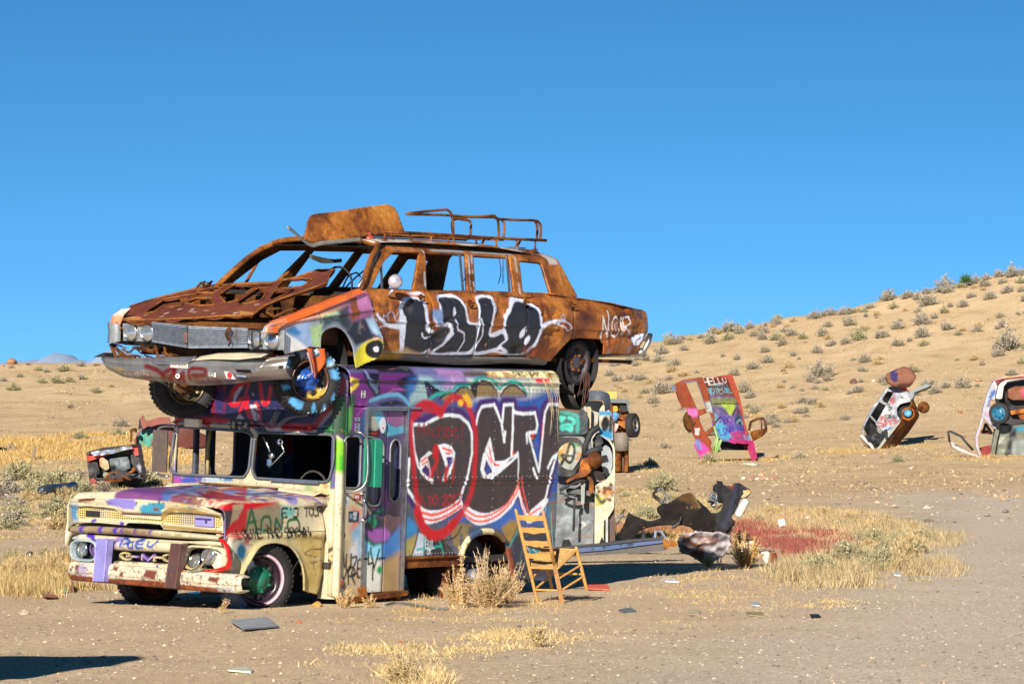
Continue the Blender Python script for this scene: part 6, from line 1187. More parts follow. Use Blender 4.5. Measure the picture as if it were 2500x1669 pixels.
for k_, q in enumerate([((850,620),(885,530),(860,480)),((1110,450),(1125,560),(1105,640)),((1140,450),(1140,640)),((390,470),(450,450),(480,440))]):
    P = [FL.inv(*src('B', *p),(0,1,0),1.2) for p in q]; m_.tube(sm([tuple(p) for p in P],4),.006,4)
m_.build('hanging_wires', RUSTD, limo)
# roof, windscreen header, pillars
m_ = MB()
RXs = (2.50,3.0,3.8,4.6,5.05,5.25)
def roofc(x_, n=24):
    zt = np.interp(x_, [2.3,2.5,3.2,4.6,5.25,5.6],[3.655,3.68,3.71,3.71,3.67,3.55]); return [(x_ - .10 * math.sin(math.pi * k / n) * (x_ < 2.6),.40 + (YM - .8) * k / n, zt + .055 * math.sin(math.pi * k / n) ** .7) for k in range(n + 1)]
rfp = Paint(.005); rfp.poly([(2.4,.3),(5.3,.3),(5.3,.55),(2.4,.55)], C(206,200,194),.03,.9,(7,.5)); rfp.poly([(2.45,.3),(2.9,.3),(2.9,.9),(2.45,.9)], C(214,210,206),.03,.9,(9,.42))
loft('roof', [roofc(x_) for x_ in (2.46,2.6,3.0,3.8,4.6,5.05,5.3)],60, LIMO, limo, None, rfp, (0,1),.012,5)
def gy(z): return .14 + .476 * (z - 3.2)
m_ = MB()
for sd in (0,1):
    fy = (lambda y_: YM - y_) if sd else (lambda y_: y_)
    P = sm([(1.86, fy(.12),3.14),(2.0, fy(.16),3.27),(2.22, fy(.26),3.48),(2.40, fy(.33),3.60),(2.52, fy(.40),3.655)],5); m_.tube(P, .032,8)
P = sm([(2.50,.38,3.655),(2.44,.6,3.69),(2.40,1.08,3.715),(2.44, YM - .6,3.69),(2.50, YM - .38,3.655)],6); m_.tube(P, .030,8); m_.build('windshield_frame', RUSTM, limo)
m_ = MB(); m_.tube(sm([tuple(FL.inv(*src('A', *p),(0,1,0),2.12)) for p in ((985,665),(1100,530),(1230,400),(1270,370),(1350,358),(1500,352),(1560,380))],4),.020,8); m_.tube([tuple(FL.inv(*src('A', *p),(0,1,0),2.1)) for p in ((1140,645),(1260,430))],.018,6); m_.build('far_door_frame', RUST, limo)
m_ = MB(); P = [FL.inv(*src('A', *p),(0,1,-.476),-1.383 - .02) for p in ((1975,665),(2040,560),(2100,450),(2125,395))]; m_.tube([tuple(p) for p in P],.014,6); m_.build('pillar_trim', ALU, limo)
loft('header_panel', [[(2.46, y_, 3.64) for y_ in np.linspace(.4, YM - .4,12)],[(2.9, y_, 3.67) for y_ in np.linspace(.4, YM - .4,12)],[(5.0, y_, 3.66) for y_ in np.linspace(.4, YM - .4,12)]],20, BLACK, limo)
m_ = MB()
for k_ in range(4): m_.tube(sm([tuple(FL.inv(*src('A', x_ , y_ + 6 * k_),(0,1,0),1.2)) for x_, y_ in ((1620,430),(1700,450 + 5 * k_),(1790,465),(1850,460))],4),.008,5)
for q in [((1780,640),(1840,600),(1920,570)),((1860,670),(1900,590),(1960,560),(1990,590)),((1880,670),(1960,590),(2050,520))]: m_.tube(sm([tuple(FL.inv(*src('A', *p),(0,1,0),.9)) for p in q],4),.009,5)
m_.build('dash_wires', plain('burnt_wire', (.10,.09,.07),.7), limo)
# tail: sail panel trim, deck, rear panel, bumper tip
loft('rear_deck', [[(5.2, y_, 3.24) for y_ in np.linspace(.13, YM - .13,12)],[(5.62, y_, 3.21) for y_ in np.linspace(.13, YM - .13,12)],[(6.3, y_, 3.17 + .0) for y_ in np.linspace(.08, YM - .08,12)],[(6.97, y_, 3.10) for y_ in np.linspace(.09, YM - .09,12)]],30, LIMO, limo, None, Paint().blob((6,3),.01,.01,(0,0,0)),(0,2),.012,3)
m_ = MB(); m_.prism([(6.98,3.08),(7.06,2.87),(6.93,2.62),(6.86,2.64),(6.98,2.86),(6.93,3.08)],.10, YM - .10, lambda a, b, d: (a, d, b)); m_.build('tail_panel', RUSTM, limo)
m_ = MB(); m_.tube([(7.09,.05,2.84),(7.05,.04,2.75),(6.96,.06,2.62)],.03,8); m_.tube([(6.97,.05,2.63),(7.0,1.0,2.6),(6.97, YM - .05,2.63)],.05,8); m_.build('tail_bumper', ALU, limo)
m_ = MB(); m_.box((1.75,.16,2.50),(6.9, YM - .16,2.54)); m_.box((1.80,.2,2.54),(1.86, YM - .2,3.12)); m_.build('floor_pan', RUSTD, limo)
m_ = MB(); m_.box((2.75,.3,2.54),(3.2, YM - .3,2.9),.04); m_.box((3.9,.3,2.54),(4.3, YM - .3,2.9),.04); m_.box((5.0,.2,2.54),(5.5, YM - .2,3.18)); m_.box((4.32,.15,2.9),(4.36, YM - .15,3.2)); m_.build('seat_frames', BLACK, limo)
m_ = MB(); m_.box((1.85,.18,3.02),(2.1, YM - .18,3.15),.03); m_.tube([(2.15,.62 + .19 * math.cos(a),3.22 + .19 * math.sin(a)) for a in np.linspace(0,6.28,20)],.012,6); m_.build('dashboard', BLACK, limo)
m_ = MB()
for y_ in (.5, YM - .5): m_.box((1.0, y_ - .05,2.44),(6.1, y_ + .05,2.50))
m_.tube([(5.62,.2,2.42),(5.62, YM - .2,2.42)],.05,10); m_.lathe((5.62,1.08,2.42),(1,0,0),[(.001,-.15),(.13,-.05),(.13,.05),(.001,.15)],16); m_.box((.9,.35,2.4),(1.2, YM - .35,2.5)); m_.tube([(1.05,.2,2.25),(1.05,.7,2.38)],.04,8); m_.tube([(1.05, YM - .2,2.25),(1.05, YM - .7,2.38)],.04,8); m_.build('chassis', RUSTD, limo)
m_ = MB(); m_.lathe((5.80,.3,2.50),(0,1,0),[(.36,-.2),(.36,.3),(.001,.31)],30); m_.build('wheel_well', BLACK, limo); m_ = MB(); m_.lathe((1.42,.35,2.42),(0,1,0),[(.34,-.2),(.34,.3),(.001,.31)],30)
m_.build('wheel_well', BLACK, limo)
# mirror, trim on roof and front beacons
m_ = MB(); m_.lathe((2.24,-.06,3.27),(-.62,-.78,.0),[(.001,.03),(.05,.02),(.075,0),(.07,-.03),(.001,-.05)],24); m_.tube([(2.27,-.02,3.20),(2.27,.05,3.13)],.018,6); m_.build('door_mirror', plain('old_mirror', (.6,.56,.66),.25,.5,.3), limo)
m_ = MB(); m_.lathe((2.62,.60,3.745),(0,0,1),[(.06,-.03),(.055,0),(.025,.005),(.022,.04),(.001,.045)],14); m_.build('roof_lamp', plain('lamp_red_brown', (.30,.06,.04),.4), limo)
m_ = MB(); m_.box((4.98,.40,3.68),(5.14,.54,3.735),.01); m_.build('roof_lamp', plain('lamp_grey', (.10,.11,.14),.4), limo)
# door handles
for q in ((530,740),(895,785),(1300,780),(1640,795)):
    x_, z_ = B_(q)[0]; m_ = MB(); m_.lathe((x_, .02, z_),(0,-1,0),[(.035,0),(.03,-.006),(.001,-.01)],14); m_.tube([(x_ - .09,-.01, z_ + .01),(x_ - .03,-.02, z_ + .005),(x_ + .03,-.01, z_)],.009,6); m_.build('door_handle', RUSTD, limo)
# ---- near front fender
fp2 = Paint(.006,1.); fp2.fill(C(150,160,180,1.1)); A2 = lambda *p: LS('A', *p, y=.03)
fp2.poly(A2((1380,1000),(1440,990),(1600,1100),(1620,1140),(1440,1160)), C(244,246,250,1.4),.006); fp2.poly(A2((1400,960),(1620,860),(1620,960),(1720,1040),(1620,1120),(1520,1040)), C(150,178,222,1.1),.03); fp2.poly(A2((1480,930),(1560,1000),(1530,1030),(1430,990)), C(60,130,190),.02)
fp2.poly(A2((1620,860),(1850,770),(1840,860),(1700,900)), C(178,206,160,1.1),.03); fp2.poly(A2((1300,880),(1600,800),(2050,700),(1950,780),(1450,960),(1390,1000)), C(232,140,90,1.1),.03); fp2.poly(A2((1560,840),(1850,740),(2080,700),(2080,780),(1800,830)), C(180,120,140,1.1),.04)
fp2.poly(A2((1620,960),(1720,930),(1700,1120),(1640,1100)), C(176,210,150,1.1),.03); fp2.poly(A2((1720,900),(1880,860),(1900,960),(1800,930),(1710,980)), C(70,96,108),.03); fp2.stroke(sm(A2((1690,890),(1700,930),(1720,890),(1740,930),(1760,880),(1790,910),(1850,900))),.014, C(40,60,62),.006)
fp2.poly(A2((1820,840),(1920,780),(1960,900),(1900,1000),(1850,950)), C(46,46,56),.03,.9); fp2.poly(A2((1910,740),(2060,700),(2090,920),(1980,960),(1900,870)), C(158,96,146,1.1),.03); fp2.poly(A2((1950,700),(2040,690),(2060,800),(1960,820)), C(206,130,190,1.1),.03)
fp2.poly(A2((1915,720),(1960,720),(1990,880),(1930,920)), C(150,80,26),.012); fp2.poly(A2((1940,920),(2060,880),(2090,1040),(1960,1100),(1890,1000)), C(40,40,56),.02); fp2.blob(A2((1990,960))[0],.05,.06, C(130,120,120),.9,.8,(30,.45)); fp2.poly(A2((2030,900),(2100,880),(2110,1050),(2060,1000)), C(150,180,210),.02)
fp2.poly(sm(A2((1950,1180),(1990,1100),(2070,1040),(2110,1060),(2110,1130),(2060,1200),(1970,1265)),3, True), C(196,186,50,1.1),.012); fp2.poly(sm(A2((2030,1080),(2070,1050),(2100,1070),(2110,1120),(2080,1180),(2040,1180),(2020,1130)),3, True), C(24,22,28),.006); fp2.blob(A2((2068,1120))[0],.024,.028, C(214,206,220,1.2),.3); fp2.stroke(sm(A2((2060,1040),(2115,1060),(2125,1130),(2070,1200))),.014, C(226,160,150),.006)
fo2 = A2((1390,1005),(1290,1005),(1300,955),(1330,932),(1500,880),(1750,785),(1990,690),(2040,695),(2070,760),(2095,900),(2110,1040),(2115,1120),(2060,1200),(1965,1265),(1955,1210),(1945,1130)) + sm(A2((1930,1090),(1895,1020),(1850,975),(1800,962),(1750,975),(1712,1010),(1702,1060),(1702,1110)),3) + A2((1620,1105),(1595,1120),(1440,1158))
ztop = lambda u: np.interp(u, [.29,.40,.62,1.2,1.80,2.1],[2.72,2.80,2.88,3.03,3.19,3.19])
def fmap2(u, v):
    y = .035 + .17 * np.clip((v - ztop(u) + .055) / .075,0,1) ** 2 * 0 + .012 * (fbm(u * 4, v * 4,13) - .5) + .08 * np.clip((.42 - u) / .16,0,1) ** 2 - .02 * np.exp(-((v - 2.80 - (u - .5) * .12) / .02) ** 2)
    y = y + .10 * np.clip((u - 1.80) / .2,0,1) ** 2 * np.clip((2.9 - v) / .2,0,1) * -.9
    return (u, y, v)
fend2 = sheet('front_fender', fo2,[],.0125, fmap2, painted('limo_fender_paint', None, .4,.8,.25,.5,.2), fp2, limo, .012)
# orange crown of the fender
ed = FL.tr('A', [(1290,1003),(1300,955),(1330,932),(1500,880),(1750,785),(1990,690)],(0,1,0),.035); ed2 = FL.tr('A', [(1298,985),(1305,940),(1340,915),(1520,850),(1760,755),(1985,672)],(0,1,0),.20)
ed0 = FL.tr('A', [(1385,1005),(1392,975),(1450,935),(1600,880),(1800,800),(2030,705)],(0,1,0),.02)
oc = Paint(.006).fill(OR2); oc.poly([(.3,2.6),(3,2.6),(3,3.3),(.3,3.3)], C(206,150,120),.01,.7,(9,.56)); oc.poly([(1.2,2.9),(2.1,2.9),(2.1,3.3),(1.2,3.3)], C(180,90,70),.03,.6,(8,.5))
loft('fender_crown', [ed0, ed, ed2],120, painted('orange_crown', None, .4,.8,.2,.5,.1), limo, None, oc, (0,2),.012,6)
op = Paint(.004).fill(C(196,88,32)); op.stroke(LS('A',(1605,1150),(1640,1310)),.02, C(150,90,90),.006)
sheet('torn_flap', LS('A',(1590,1115),(1712,1118),(1712,1200),(1680,1270),(1650,1325),(1625,1335),(1605,1325),(1630,1290),(1612,1220)),[],.015, lambda u, v: (u, .03 - .05 * np.clip((2.55 - v) / .25,0,1) + .03 * np.sin(u * 30), v), LIMO, op, limo, .012)
m_ = MB(); m_.tube([tuple(FL.inv(*src('A', *p),(0,1,0),0)) for p in ((1600,1145),(1625,1220),(1640,1300),(1600,1320))],.012,6); m_.build('flap_edge', plain('flap_rim', (.3,.2,.22),.5), limo)
# far fender corner
loft('far_fender', [FL.tr('A', ((130,1075),(140,1000),(132,925)),(1,0,0),.50), FL.tr('A', ((150,1078),(165,1000),(150,925)),(1,0,0),.42), FL.tr('A', ((222,1065),(225,1000),(222,942)),(1,0,0),.46)],30, GREYM, limo, None, None, (1,2),.012,2)
loft('far_fender_crown', [FL.tr('A', ((145,930),(170,870),(230,830),(300,820)),(1,0,0),.50), FL.tr('A', ((222,942),(235,905),(250,870),(290,830)),(1,0,0),.50)],30, painted('far_crown', None, .4), limo, None, Paint(.005).fill(C(230,150,110)).poly([(1.9,2.84),(2.3,2.84),(2.3,3),(1.9,3)], C(236,214,206),.03,.8),(1,2),.01,3)
loft('far_fender_side', [[(.5, YM + .0,2.55),(1.2, YM, 2.75),(1.9, YM - .02,2.6)],[(.5, YM - .05,2.8),(1.2, YM - .06,3.0),(1.9, YM - .08,3.18)]],20, RUSTM, limo)
# ---- hood frame: crumpled pressed skeleton
HN, HC = (-.37,0,1),2.80 - .5 * .37
HD = lambda *p: [(q[0], q[1]) for q in FL.tr('A', p, HN, HC)]
ho = HD((232,900),(300,818),(420,775),(560,735),(720,690),(850,655),(985,660),(1090,650),(1200,645),(1340,635),(1500,600),(1680,555),(1800,538),(1760,590),(1740,640),(1560,700),(1400,760),(1290,800),(1240,840),(1190,880),(1000,885),(760,895),(500,905),(350,908))
hh = [HD((400,850),(540,765),(700,738),(800,732),(660,785),(540,800),(470,850)), HD((780,700),(930,672),(975,690),(900,720),(800,722)), HD((950,740),(1060,662),(1335,645),(1325,668),(1190,690),(1075,775),(1000,792)), HD((1085,788),(1240,685),(1300,705),(1260,770),(1140,800)), HD((1375,660),(1425,612),(1560,600),(1640,612),(1560,655),(1380,672)), HD((1330,740),(1360,690),(1500,680),(1420,735),(1330,770)), HD((700,790),(780,755),(890,760),(910,800),(800,805)), HD((560,815),(640,800),(690,790),(660,812))]
hpz = Paint(.005); hpz.fill(C(104,50,46),.72); 
for k_ in range(12):
    R_ = random.Random(k_ + 5); x_, y_ = R_.uniform(300,1250), R_.uniform(800,880); q = HD((x_, y_),(x_ + 26, y_ - 4)); hpz.stroke(q, .012, C(220,216,214),.003,.9)
hpz.poly(HD((250,870),(380,870),(360,905),(240,900)), C(196,140,90),.01,.7); hpz.poly(HD((1100,850),(1220,850),(1190,880),(1100,880)), C(190,140,80),.01,.7)
sheet('hood_frame', ho, hh, (.02,.014), lambda u, v: (u, v, 2.80 + (u - .5) * .37 + .07 * (fbm(u * 2.5, v * 2.5,17) - .5) + .012 * np.sin(v * 25) * np.clip((1.2 - u),0,1)), painted('hood_rust', None, .7,.45,.2,.3), hpz, limo, .022)
m_ = MB()
for hole in [ho] + hh:
    P = [(q[0], q[1],2.80 + (q[0] - .5) * .37 + .07 * (float(fbm(q[0] * 2.5, q[1] * 2.5,17)) - .5) + .012 * math.sin(q[1] * 25) * max(0, min(1,1.2 - q[0])) + .004) for q in hole]; m_.tube(P, .012,5, False, True)
R_ = random.Random(4)
for k_ in range(10):
    a_ = FL.inv(*src('A', R_.uniform(790,960), R_.uniform(655,675)), HN, HC); m_.obox(a_ + np.array([0,0,.03]),((R_.uniform(-1,1), R_.uniform(-1,1),.3),(0,1, R_.uniform(-1,1)),(1,0,0)),(.035,.012,.02))
m_.build('hood_edge', RUSTM, limo)
# engine bay clutter
m_ = MB(); m_.box((.9,.65,2.55),(1.6,1.5,2.86),.03); m_.lathe((1.2,1.1,2.84),(0,0,1),[(.16,0),(.16,.06),(.001,.06)],20)
for k_ in range(9):
    R_ = random.Random(k_ + 40); y_ = R_.uniform(.25,.95); x_ = R_.uniform(.9,1.7); m_.tube(sm([(x_, y_, 2.84 + .1 * k_ / 9),(x_ + R_.uniform(-.2,.3), y_ + R_.uniform(-.2,.2),2.95),(x_ + R_.uniform(-.3,.3), y_ + .1,2.86)],4),.018,6)
m_.box((1.55,.2,2.75),(1.75, YM - .2,3.10),.02); m_.tube([(.95,.35,2.82),(1.5,.25,2.95)],.05,10); m_.box((1.1,.15,2.6),(1.6,.3,2.95),.02); m_.build('engine', rustm('rust_engine', .22), limo)
m_ = MB(); m_.box((.62,.25,2.45),(.70, YM - .25,2.80)); m_.box((.5,.2,2.74),(.72, YM - .2,2.78)); m_.build('radiator_support', RUSTD, limo)
# ---- grille, headlights
GB = lambda *p, x=.5: FL.tr('A', p, (1,0,0), x)
m_ = MB(); n_ = 11
for k_ in range(n_):
    t = k_ / (n_ - 1)
    l0, l1 = GB((462,928 + 135 * t))[0], FL.tr('A', [(718,955 + 150 * t)],(1,0,0),.40)[0]; r0 = FL.tr('A', [(728,958 + 150 * t)],(1,0,0),.40)[0]; r1 = GB((1165,975 + 130 * t))[0]
    for a_, b_ in ((l0, l1),(r0, r1)): m_.beam(arr(a_) + [0,0,0], arr(b_),.03,.0105 if k_ not in (0, n_ - 1) else .02,(0,0,1))
grl = m_.build('grille', plain('dull_grille', (.5,.5,.52),.35,.8,.35,16,.2), limo)
m_ = MB(); a_, b_ = FL.tr('A', [(697,998),(716,1078)],(1,0,0),.385); m_.box((.375, b_[1], b_[2]),(.40, a_[1], a_[2]),.004); m_.build('grille_badge', plain('rust_badge', (.16,.08,.07),.6), grl)
for x_ in (560,640,820,930,1000,1080,1190,1250):
    a_, b_ = FL.tr('A', [(x_, 935 + .06 * (x_ - 460)),(x_, 1068 + .05 * (x_ - 460))],(1,0,0),.47); m_ = MB(); m_.beam(a_, b_, .006,.012); m_.build('grille_stay', BLACK, grl)
loft('grille_back', [[(.56,.15,2.74),(.50,1.2,2.75),(.56,2.1,2.76)],[(.56,.15,2.50),(.50,1.2,2.52),(.56,2.1,2.54)]],12, BLACK, limo)
m_ = MB(); P = [FL.tr('A', [p],(1,0,0),.39)[0] for p in ((1018,940),(1030,980),(1015,1020),(1035,1060),(1020,1100))]; m_.tube([tuple(p) for p in P],.011,5); m_.tube([tuple(arr(p) + [0,.02,.01]) for p in P[1:4]],.02,5); m_.build('hanging_rust', RUSTD, limo)
for (x_, y_) in ((285,1000),(410,1005),(1217,1047),(1340,1060)):
    c_ = GB((x_, y_))[0]; hd = head((c_[0] - .01, c_[1] * .985, c_[2]),.082, limo)
m_ = MB(); a_, b_ = GB((1155,975),(1410,1130)); m_.box((.53, b_[1], b_[2]),(.56, a_[1], a_[2]),.01); m_.build('headlight_bezel', GREYM, limo); m_ = MB(); a_, b_ = GB((222,930),(470,1070)); m_.box((.53, b_[1], b_[2]),(.56, a_[1], a_[2]),.01)
m_.build('headlight_bezel', GREYM, limo)
m_ = MB()
R_ = random.Random(8)
for k_ in range(16):
    x_ = R_.uniform(180,560); y_ = R_.uniform(1090,1190); P = [tuple(FL.inv(*src('A', x_ + R_.uniform(-30,30) + 30 * j, y_ + R_.uniform(-25,25)),(1,0,0),.55)) for j in range(4)]; m_.tube(sm(P, 3), R_.uniform(.005,.018),5)
for q in [((150,1085),(190,1180),(230,1160)),((165,1085),(260,1190),(330,1180)),((480,1090),(500,1180),(560,1180)),((550,1090),(552,1150),(600,1180))]: m_.tube([tuple(FL.inv(*src('A', *p),(1,0,0),.52)) for p in q],.018,6)
m_.build('bent_brackets', RUSTD, limo)
m_ = MB(); m_.tube(sm([tuple(FL.inv(*src('A', *p),(1,0,0),.42)) for p in ((400,1165),(470,1190),(540,1250),(620,1275),(700,1270),(790,1240),(830,1200),(960,1165),(1010,1160))],4),.008,5); m_.build('hanging_wires', BLACK, limo)
# ---- chrome bumper with its dents, writing and stickers
BXF = .40
lbp = Paint(.004,.8); lbp.fill(C(168,164,160)); LB = lambda *p: FL.tr('A', p, (1,0,0), BXF, (1,2))
for q, w_ in [(((470,1250),(560,1280),(600,1320)),.05),(((600,1300),(700,1260),(640,1340)),.045),(((680,1260),(700,1340),(750,1300),(740,1350)),.05),(((790,1340),(800,1270),(900,1275),(900,1310),(810,1315)),.04)]: lbp.stroke(sm(LB(*q)), w_, C(150,24,22),.012,.9)
for q in [((275,1320),(300,1300),(320,1325),(330,1300)),((325,1315),(345,1305),(340,1325),(360,1310)),((385,1295),(375,1310),(395,1318),(400,1290),(420,1300),(410,1315)),((425,1315),(430,1290)),((435,1315),(445,1300),(455,1312),(458,1285)),((465,1308),(485,1300),(470,1315),(490,1310))]: lbp.stroke(sm(LB(*q),3),.009, C(235,235,235),.003)
for q in [((218,1250),(300,1258),(310,1280),(225,1275))]: lbp.poly(LB(*q), C(206,180,140),.004)
for q in [((1112,1270),(1215,1272),(1225,1300),(1125,1295)),((1362,1240),(1388,1235),(1382,1268),(1360,1268))]: lbp.poly(LB(*q), C(50,30,26),.004)
lbp.poly(LB((60,1330),(1400,1330),(1400,1400),(60,1400)), C(110,96,80),.03,.7,(6,.45)); lbp.poly(LB((420,1300),(1000,1300),(1000,1400),(420,1400)), C(140,60,50),.03,.5,(7,.48))
Tt = LB((58,1178),(140,1185),(300,1192),(520,1190),(720,1205),(830,1190),(1000,1192),(1200,1192),(1330,1185),(1405,1163)); Bt = LB((62,1205),(150,1280),(240,1325),(420,1348),(520,1352),(700,1382),(830,1388),(1050,1375),(1200,1355),(1392,1335))
bowf = lambda y: -.10 * (1 - min(1, abs(y - 1.18) / 1.2) ** 2) + .22 * max(0,(.10 - y) / .25) ** 2 + .25 * max(0,(y - 2.15) / .25) ** 2
cur = []
for t, dx in ((0,.09),(0,.0),(.12,-.02),(.30,-.018),(.42,-.03),(.60,-.034),(.8,-.01),(.93,.03),(1,.08)): cur.append([(BXF + bowf(a_[0] * (1 - t) + b_[0] * t) + dx, a_[0] * (1 - t) + b_[0] * t, a_[1] * (1 - t) + b_[1] * t) for a_, b_ in zip(Tt, Bt)])
lbm = painted('dented_chrome', C(150,146,140),.3,.5,.35,.5,.0,.65)
bumperL = loft('bumper', cur, 220, lbm, limo, None, lbp, (1,2),.01,4)
m_ = MB(); P = [FL.tr('A', [p],(1,0,0),.50)[0] for p in ((60,1180),(140,1148),(150,1175),(190,1185))]; m_.prism([(p[1], p[2]) for p in P],.42,.60, lambda a, b, d: (d, a, b)); m_.build('bumper_tip', BLACK, limo)
loft('bumper_plate_panel', [[(.30, q[0], q[1]) for q in LB((512,1190),(600,1180),(700,1180),(832,1178))],[(.26, q[0], q[1]) for q in LB((520,1215),(560,1235),(760,1240),(830,1205))]],20, painted('dented_chrome'), limo, None, Paint().fill(C(150,150,156)),(1,2),.01,3)
wp = Paint(.003).fill(C(196,186,160)); loft('bent_valance', [[(.36, q[0], q[1]) for q in LB((830,1178),(960,1155),(1130,1150),(1330,1158))],[(.27, q[0], q[1]) for q in LB((832,1205),(960,1195),(1150,1200),(1320,1180))]],40, painted('limo_fender_paint'), limo, None, wp, (1,2),.012,4)
a_, b_ = FL.tr('A', [(592,1218),(722,1262)],(1,0,0),.27); lp_ = Paint(.0).fill(C(232,236,228)); pf = [(b_[1], b_[2]),(a_[1], b_[2]),(a_[1], a_[2]),(b_[1], a_[2])]
hh_ = a_[2] - b_[2]; lp_.poly([(b_[1], b_[2] + hh_ * .52),(a_[1], b_[2] + hh_ * .52),(a_[1], a_[2]),(b_[1], a_[2])], C(150,196,150),.001)
lp_.text('OOLOOKERAMES', a_[1] - .006, b_[2] + hh_ * .60,.020,.004, C(30,90,50),.86, flip=-1); lp_.text('EDDY MERCKX', a_[1] - .006, b_[2] + hh_ * .10,.024,.005, C(190,40,40),.84, flip=-1)
sheet('license_plate', pf, [],.004, front_map(.265), painted('printed_sticker', C(240,240,240),.5,1,.15), lp_, limo, .004, flip=True)
def bst(q, bgc, lines):
    P = LB(*q); sheet('sticker', P, [],.004, lambda u, v: (BXF - .045 + np.vectorize(bowf)(u) , u, v), painted('printed_sticker', C(240,240,240),.5,1,.15), lines(Paint(.0).fill(bgc), P), limo, .003, flip=True)
bst(((935,1293),(983,1296),(986,1328),(938,1324)), C(225,228,228), lambda p, P: p.text('YES', P[0][0] - .006, P[0][1] - .035,.030,.009, C(20,22,24),.78, flip=-1))
bst(((1040,1285),(1085,1290),(1120,1345),(1060,1340)), C(200,190,190), lambda p, P: p.blob(((P[0][0] + P[2][0]) / 2,(P[0][1] + P[2][1]) / 2),.03,.035, C(190,30,36),.4))
bst(((1125,1312),(1190,1318),(1190,1330),(1125,1324)), C(120,140,180), lambda p, P: p)
bst(tuple((714 + 16 * math.cos(a),1322 + 18 * math.sin(a)) for a in np.linspace(0,6.28,12, endpoint=False)), C(226,222,226), lambda p, P: p.blob((P[0][0] + .03, P[0][1]),.016,.01, C(150,30,50),.3))
# ---- roof rack and the rusted panel lying on it
RK = lambda w_, y, *p: [tuple(q) for q in FL.tr(w_, p, (0,1,0), y)]
rack = thing('roof_rack', 'rusty tube roof rack with hoops standing on the wagon roof', 'roof rack', FL, (3.8,1.0,3.75))
rk_m = rustm('rack_rust', .55)
m_ = MB(); m_.tube(RK('B', .50,(330,265),(430,266),(700,280),(1000,300),(1300,315),(1457,323)),.016,8); m_.tube(RK('B', .50,(730,298),(1100,310),(1240,318)),.010,6); m_.build('side_rail', rk_m, rack)
m_ = MB(); m_.tube([tuple(arr(p) + [0,1.1,0]) for p in RK('B', .50,(330,265),(700,280),(1457,323))],.016,8); m_.build('side_rail', rk_m, rack)
for q in ((455,275,465,340),(610,288,612,345),(735,300,737,350),(778,300,776,352),(943,305,943,362),(1092,315,1090,370),(1240,322,1238,375),(1378,325,1376,390),(318,265,318,305),(270,270,270,310)):
    a_, b_ = RK('B', .50, q[:2], q[2:]); m_ = MB(); m_.tube([a_, b_],.012,6); m_.obox(b_, ((1,0,0),(0,1,0),(0,0,1)),(.03,.02,.008)); m_.build('post', rk_m, rack)
for q, y_ in ((((430,125),(560,110),(700,97),(735,100),(758,125),(770,170),(775,290)),.52),(((430,130),(700,135),(900,150),(1060,140),(1085,150),(1105,190),(1108,305)),.52),(((770,160),(800,160),(850,170),(885,175),(903,200),(900,290)),.6),(((775,290),(765,200),(790,165),(870,168)),.62),
   (((1060,150),(1110,165),(1140,180),(1150,220),(1143,305)),.8),(((1110,165),(1250,172),(1370,175),(1400,185),(1418,220),(1415,315)),.52),(((1370,182),(1388,200),(1392,250),(1390,310)),.62),(((780,140),(900,148),(1060,152)),.8)):
    m_ = MB(); m_.tube(sm(RK('B', y_, *q),4),.014,8); m_.build('hoop', rk_m, rack)
m_ = MB()
for x_ in (2.9,3.4,3.9,4.4,4.85): m_.tube([(x_, .5,3.80),(x_, 1.6,3.82)],.010,6)
for q in ((1000,312,985,360),(1265,325,1245,370),(60,300,45,345)): m_.beam(*RK('B', .7, q[:2], q[2:]),.03,.008)
m_.build('cross_bar', rk_m, rack)
PN = lambda w_, *p: FL.tr(w_, p, (0,1,0),.62,(0,2))
po = rpoly(PN('A', (1555,300),(1500,350)) [:1] + PN('A', (1632,150),(1660,128),(1800,112)) + PN('B', (200,72),(360,55),(400,75),(418,110),(434,262),(300,270),(100,290)) + PN('A', (1960,300),(1690,333),(1600,335),(1545,320)),.02,3)
panel = sheet('metal_panel', po, [],.02, lambda u, v: (u, .62 + .35 * (v - 3.8) + .03 * np.sin(u * 2.2) + .02 * (fbm(u * 2, v * 2,9) - .5), v), rustm('rust_orange', 1.05,.75), None, None, .025, FL)
tag(panel, 'large curved orange rust panel lying on the front of the roof rack', 'metal sheet')
m_ = MB(); P = [tuple(q) for q in FL.tr('A', [(1448,232),(1490,262),(1545,315),(1600,355),(1640,365),(1700,350),(1900,330),(1990,322)],(0,1,0),.5)]
T2 = sm(P, 4)
loft_o = loft('trim_strip', [[(a, b, c + .03) for a, b, c in T2],[(a, b - .02, c - .01) for a, b, c in T2]],50, plain('weathered_trim', (.34,.32,.27),.5,.4,.4), None, FL, None, (0,2),.01)
tag(loft_o, 'bent metal trim strip curling up at the front of the roof rack', 'trim strip')
# ---- wheels
def blue_t(u, w_):
    a = np.arctan2(w_, u); r = np.hypot(u, w_); k = (np.sin(a * 11 + np.sin(a * 3) * 2) > .35) & (fbm(a * 2 + 9, r * 20,3) > .38) & (r > .24) & (r < .325)
    c = np.where(k[:, None], np.array(C(90,170,226))[None], np.array([.014,.015,.018])[None]); c = np.where(((r > .24) & (fbm(a * 4, r * 9,8) < .34))[:, None], np.array(C(186,214,232))[None], c); return np.concatenate([c, np.ones((len(u),1))],1)
cF = FL.inv(*src('A', 1590,1352),(0,1,0),.16); c20, s20 = math.cos(math.radians(26)), math.sin(math.radians(26))
W3 = wheel(limo, cF, (-s20,-c20,.02),.335,.22,.20, painted('rim_bronze', C(90,70,50),.3,.4,.3), TY, plain('blue_hub', (.03,.12,.5),.2,.3,.2),.05,5,0, None, blue_t, True, 'wheel', .06)
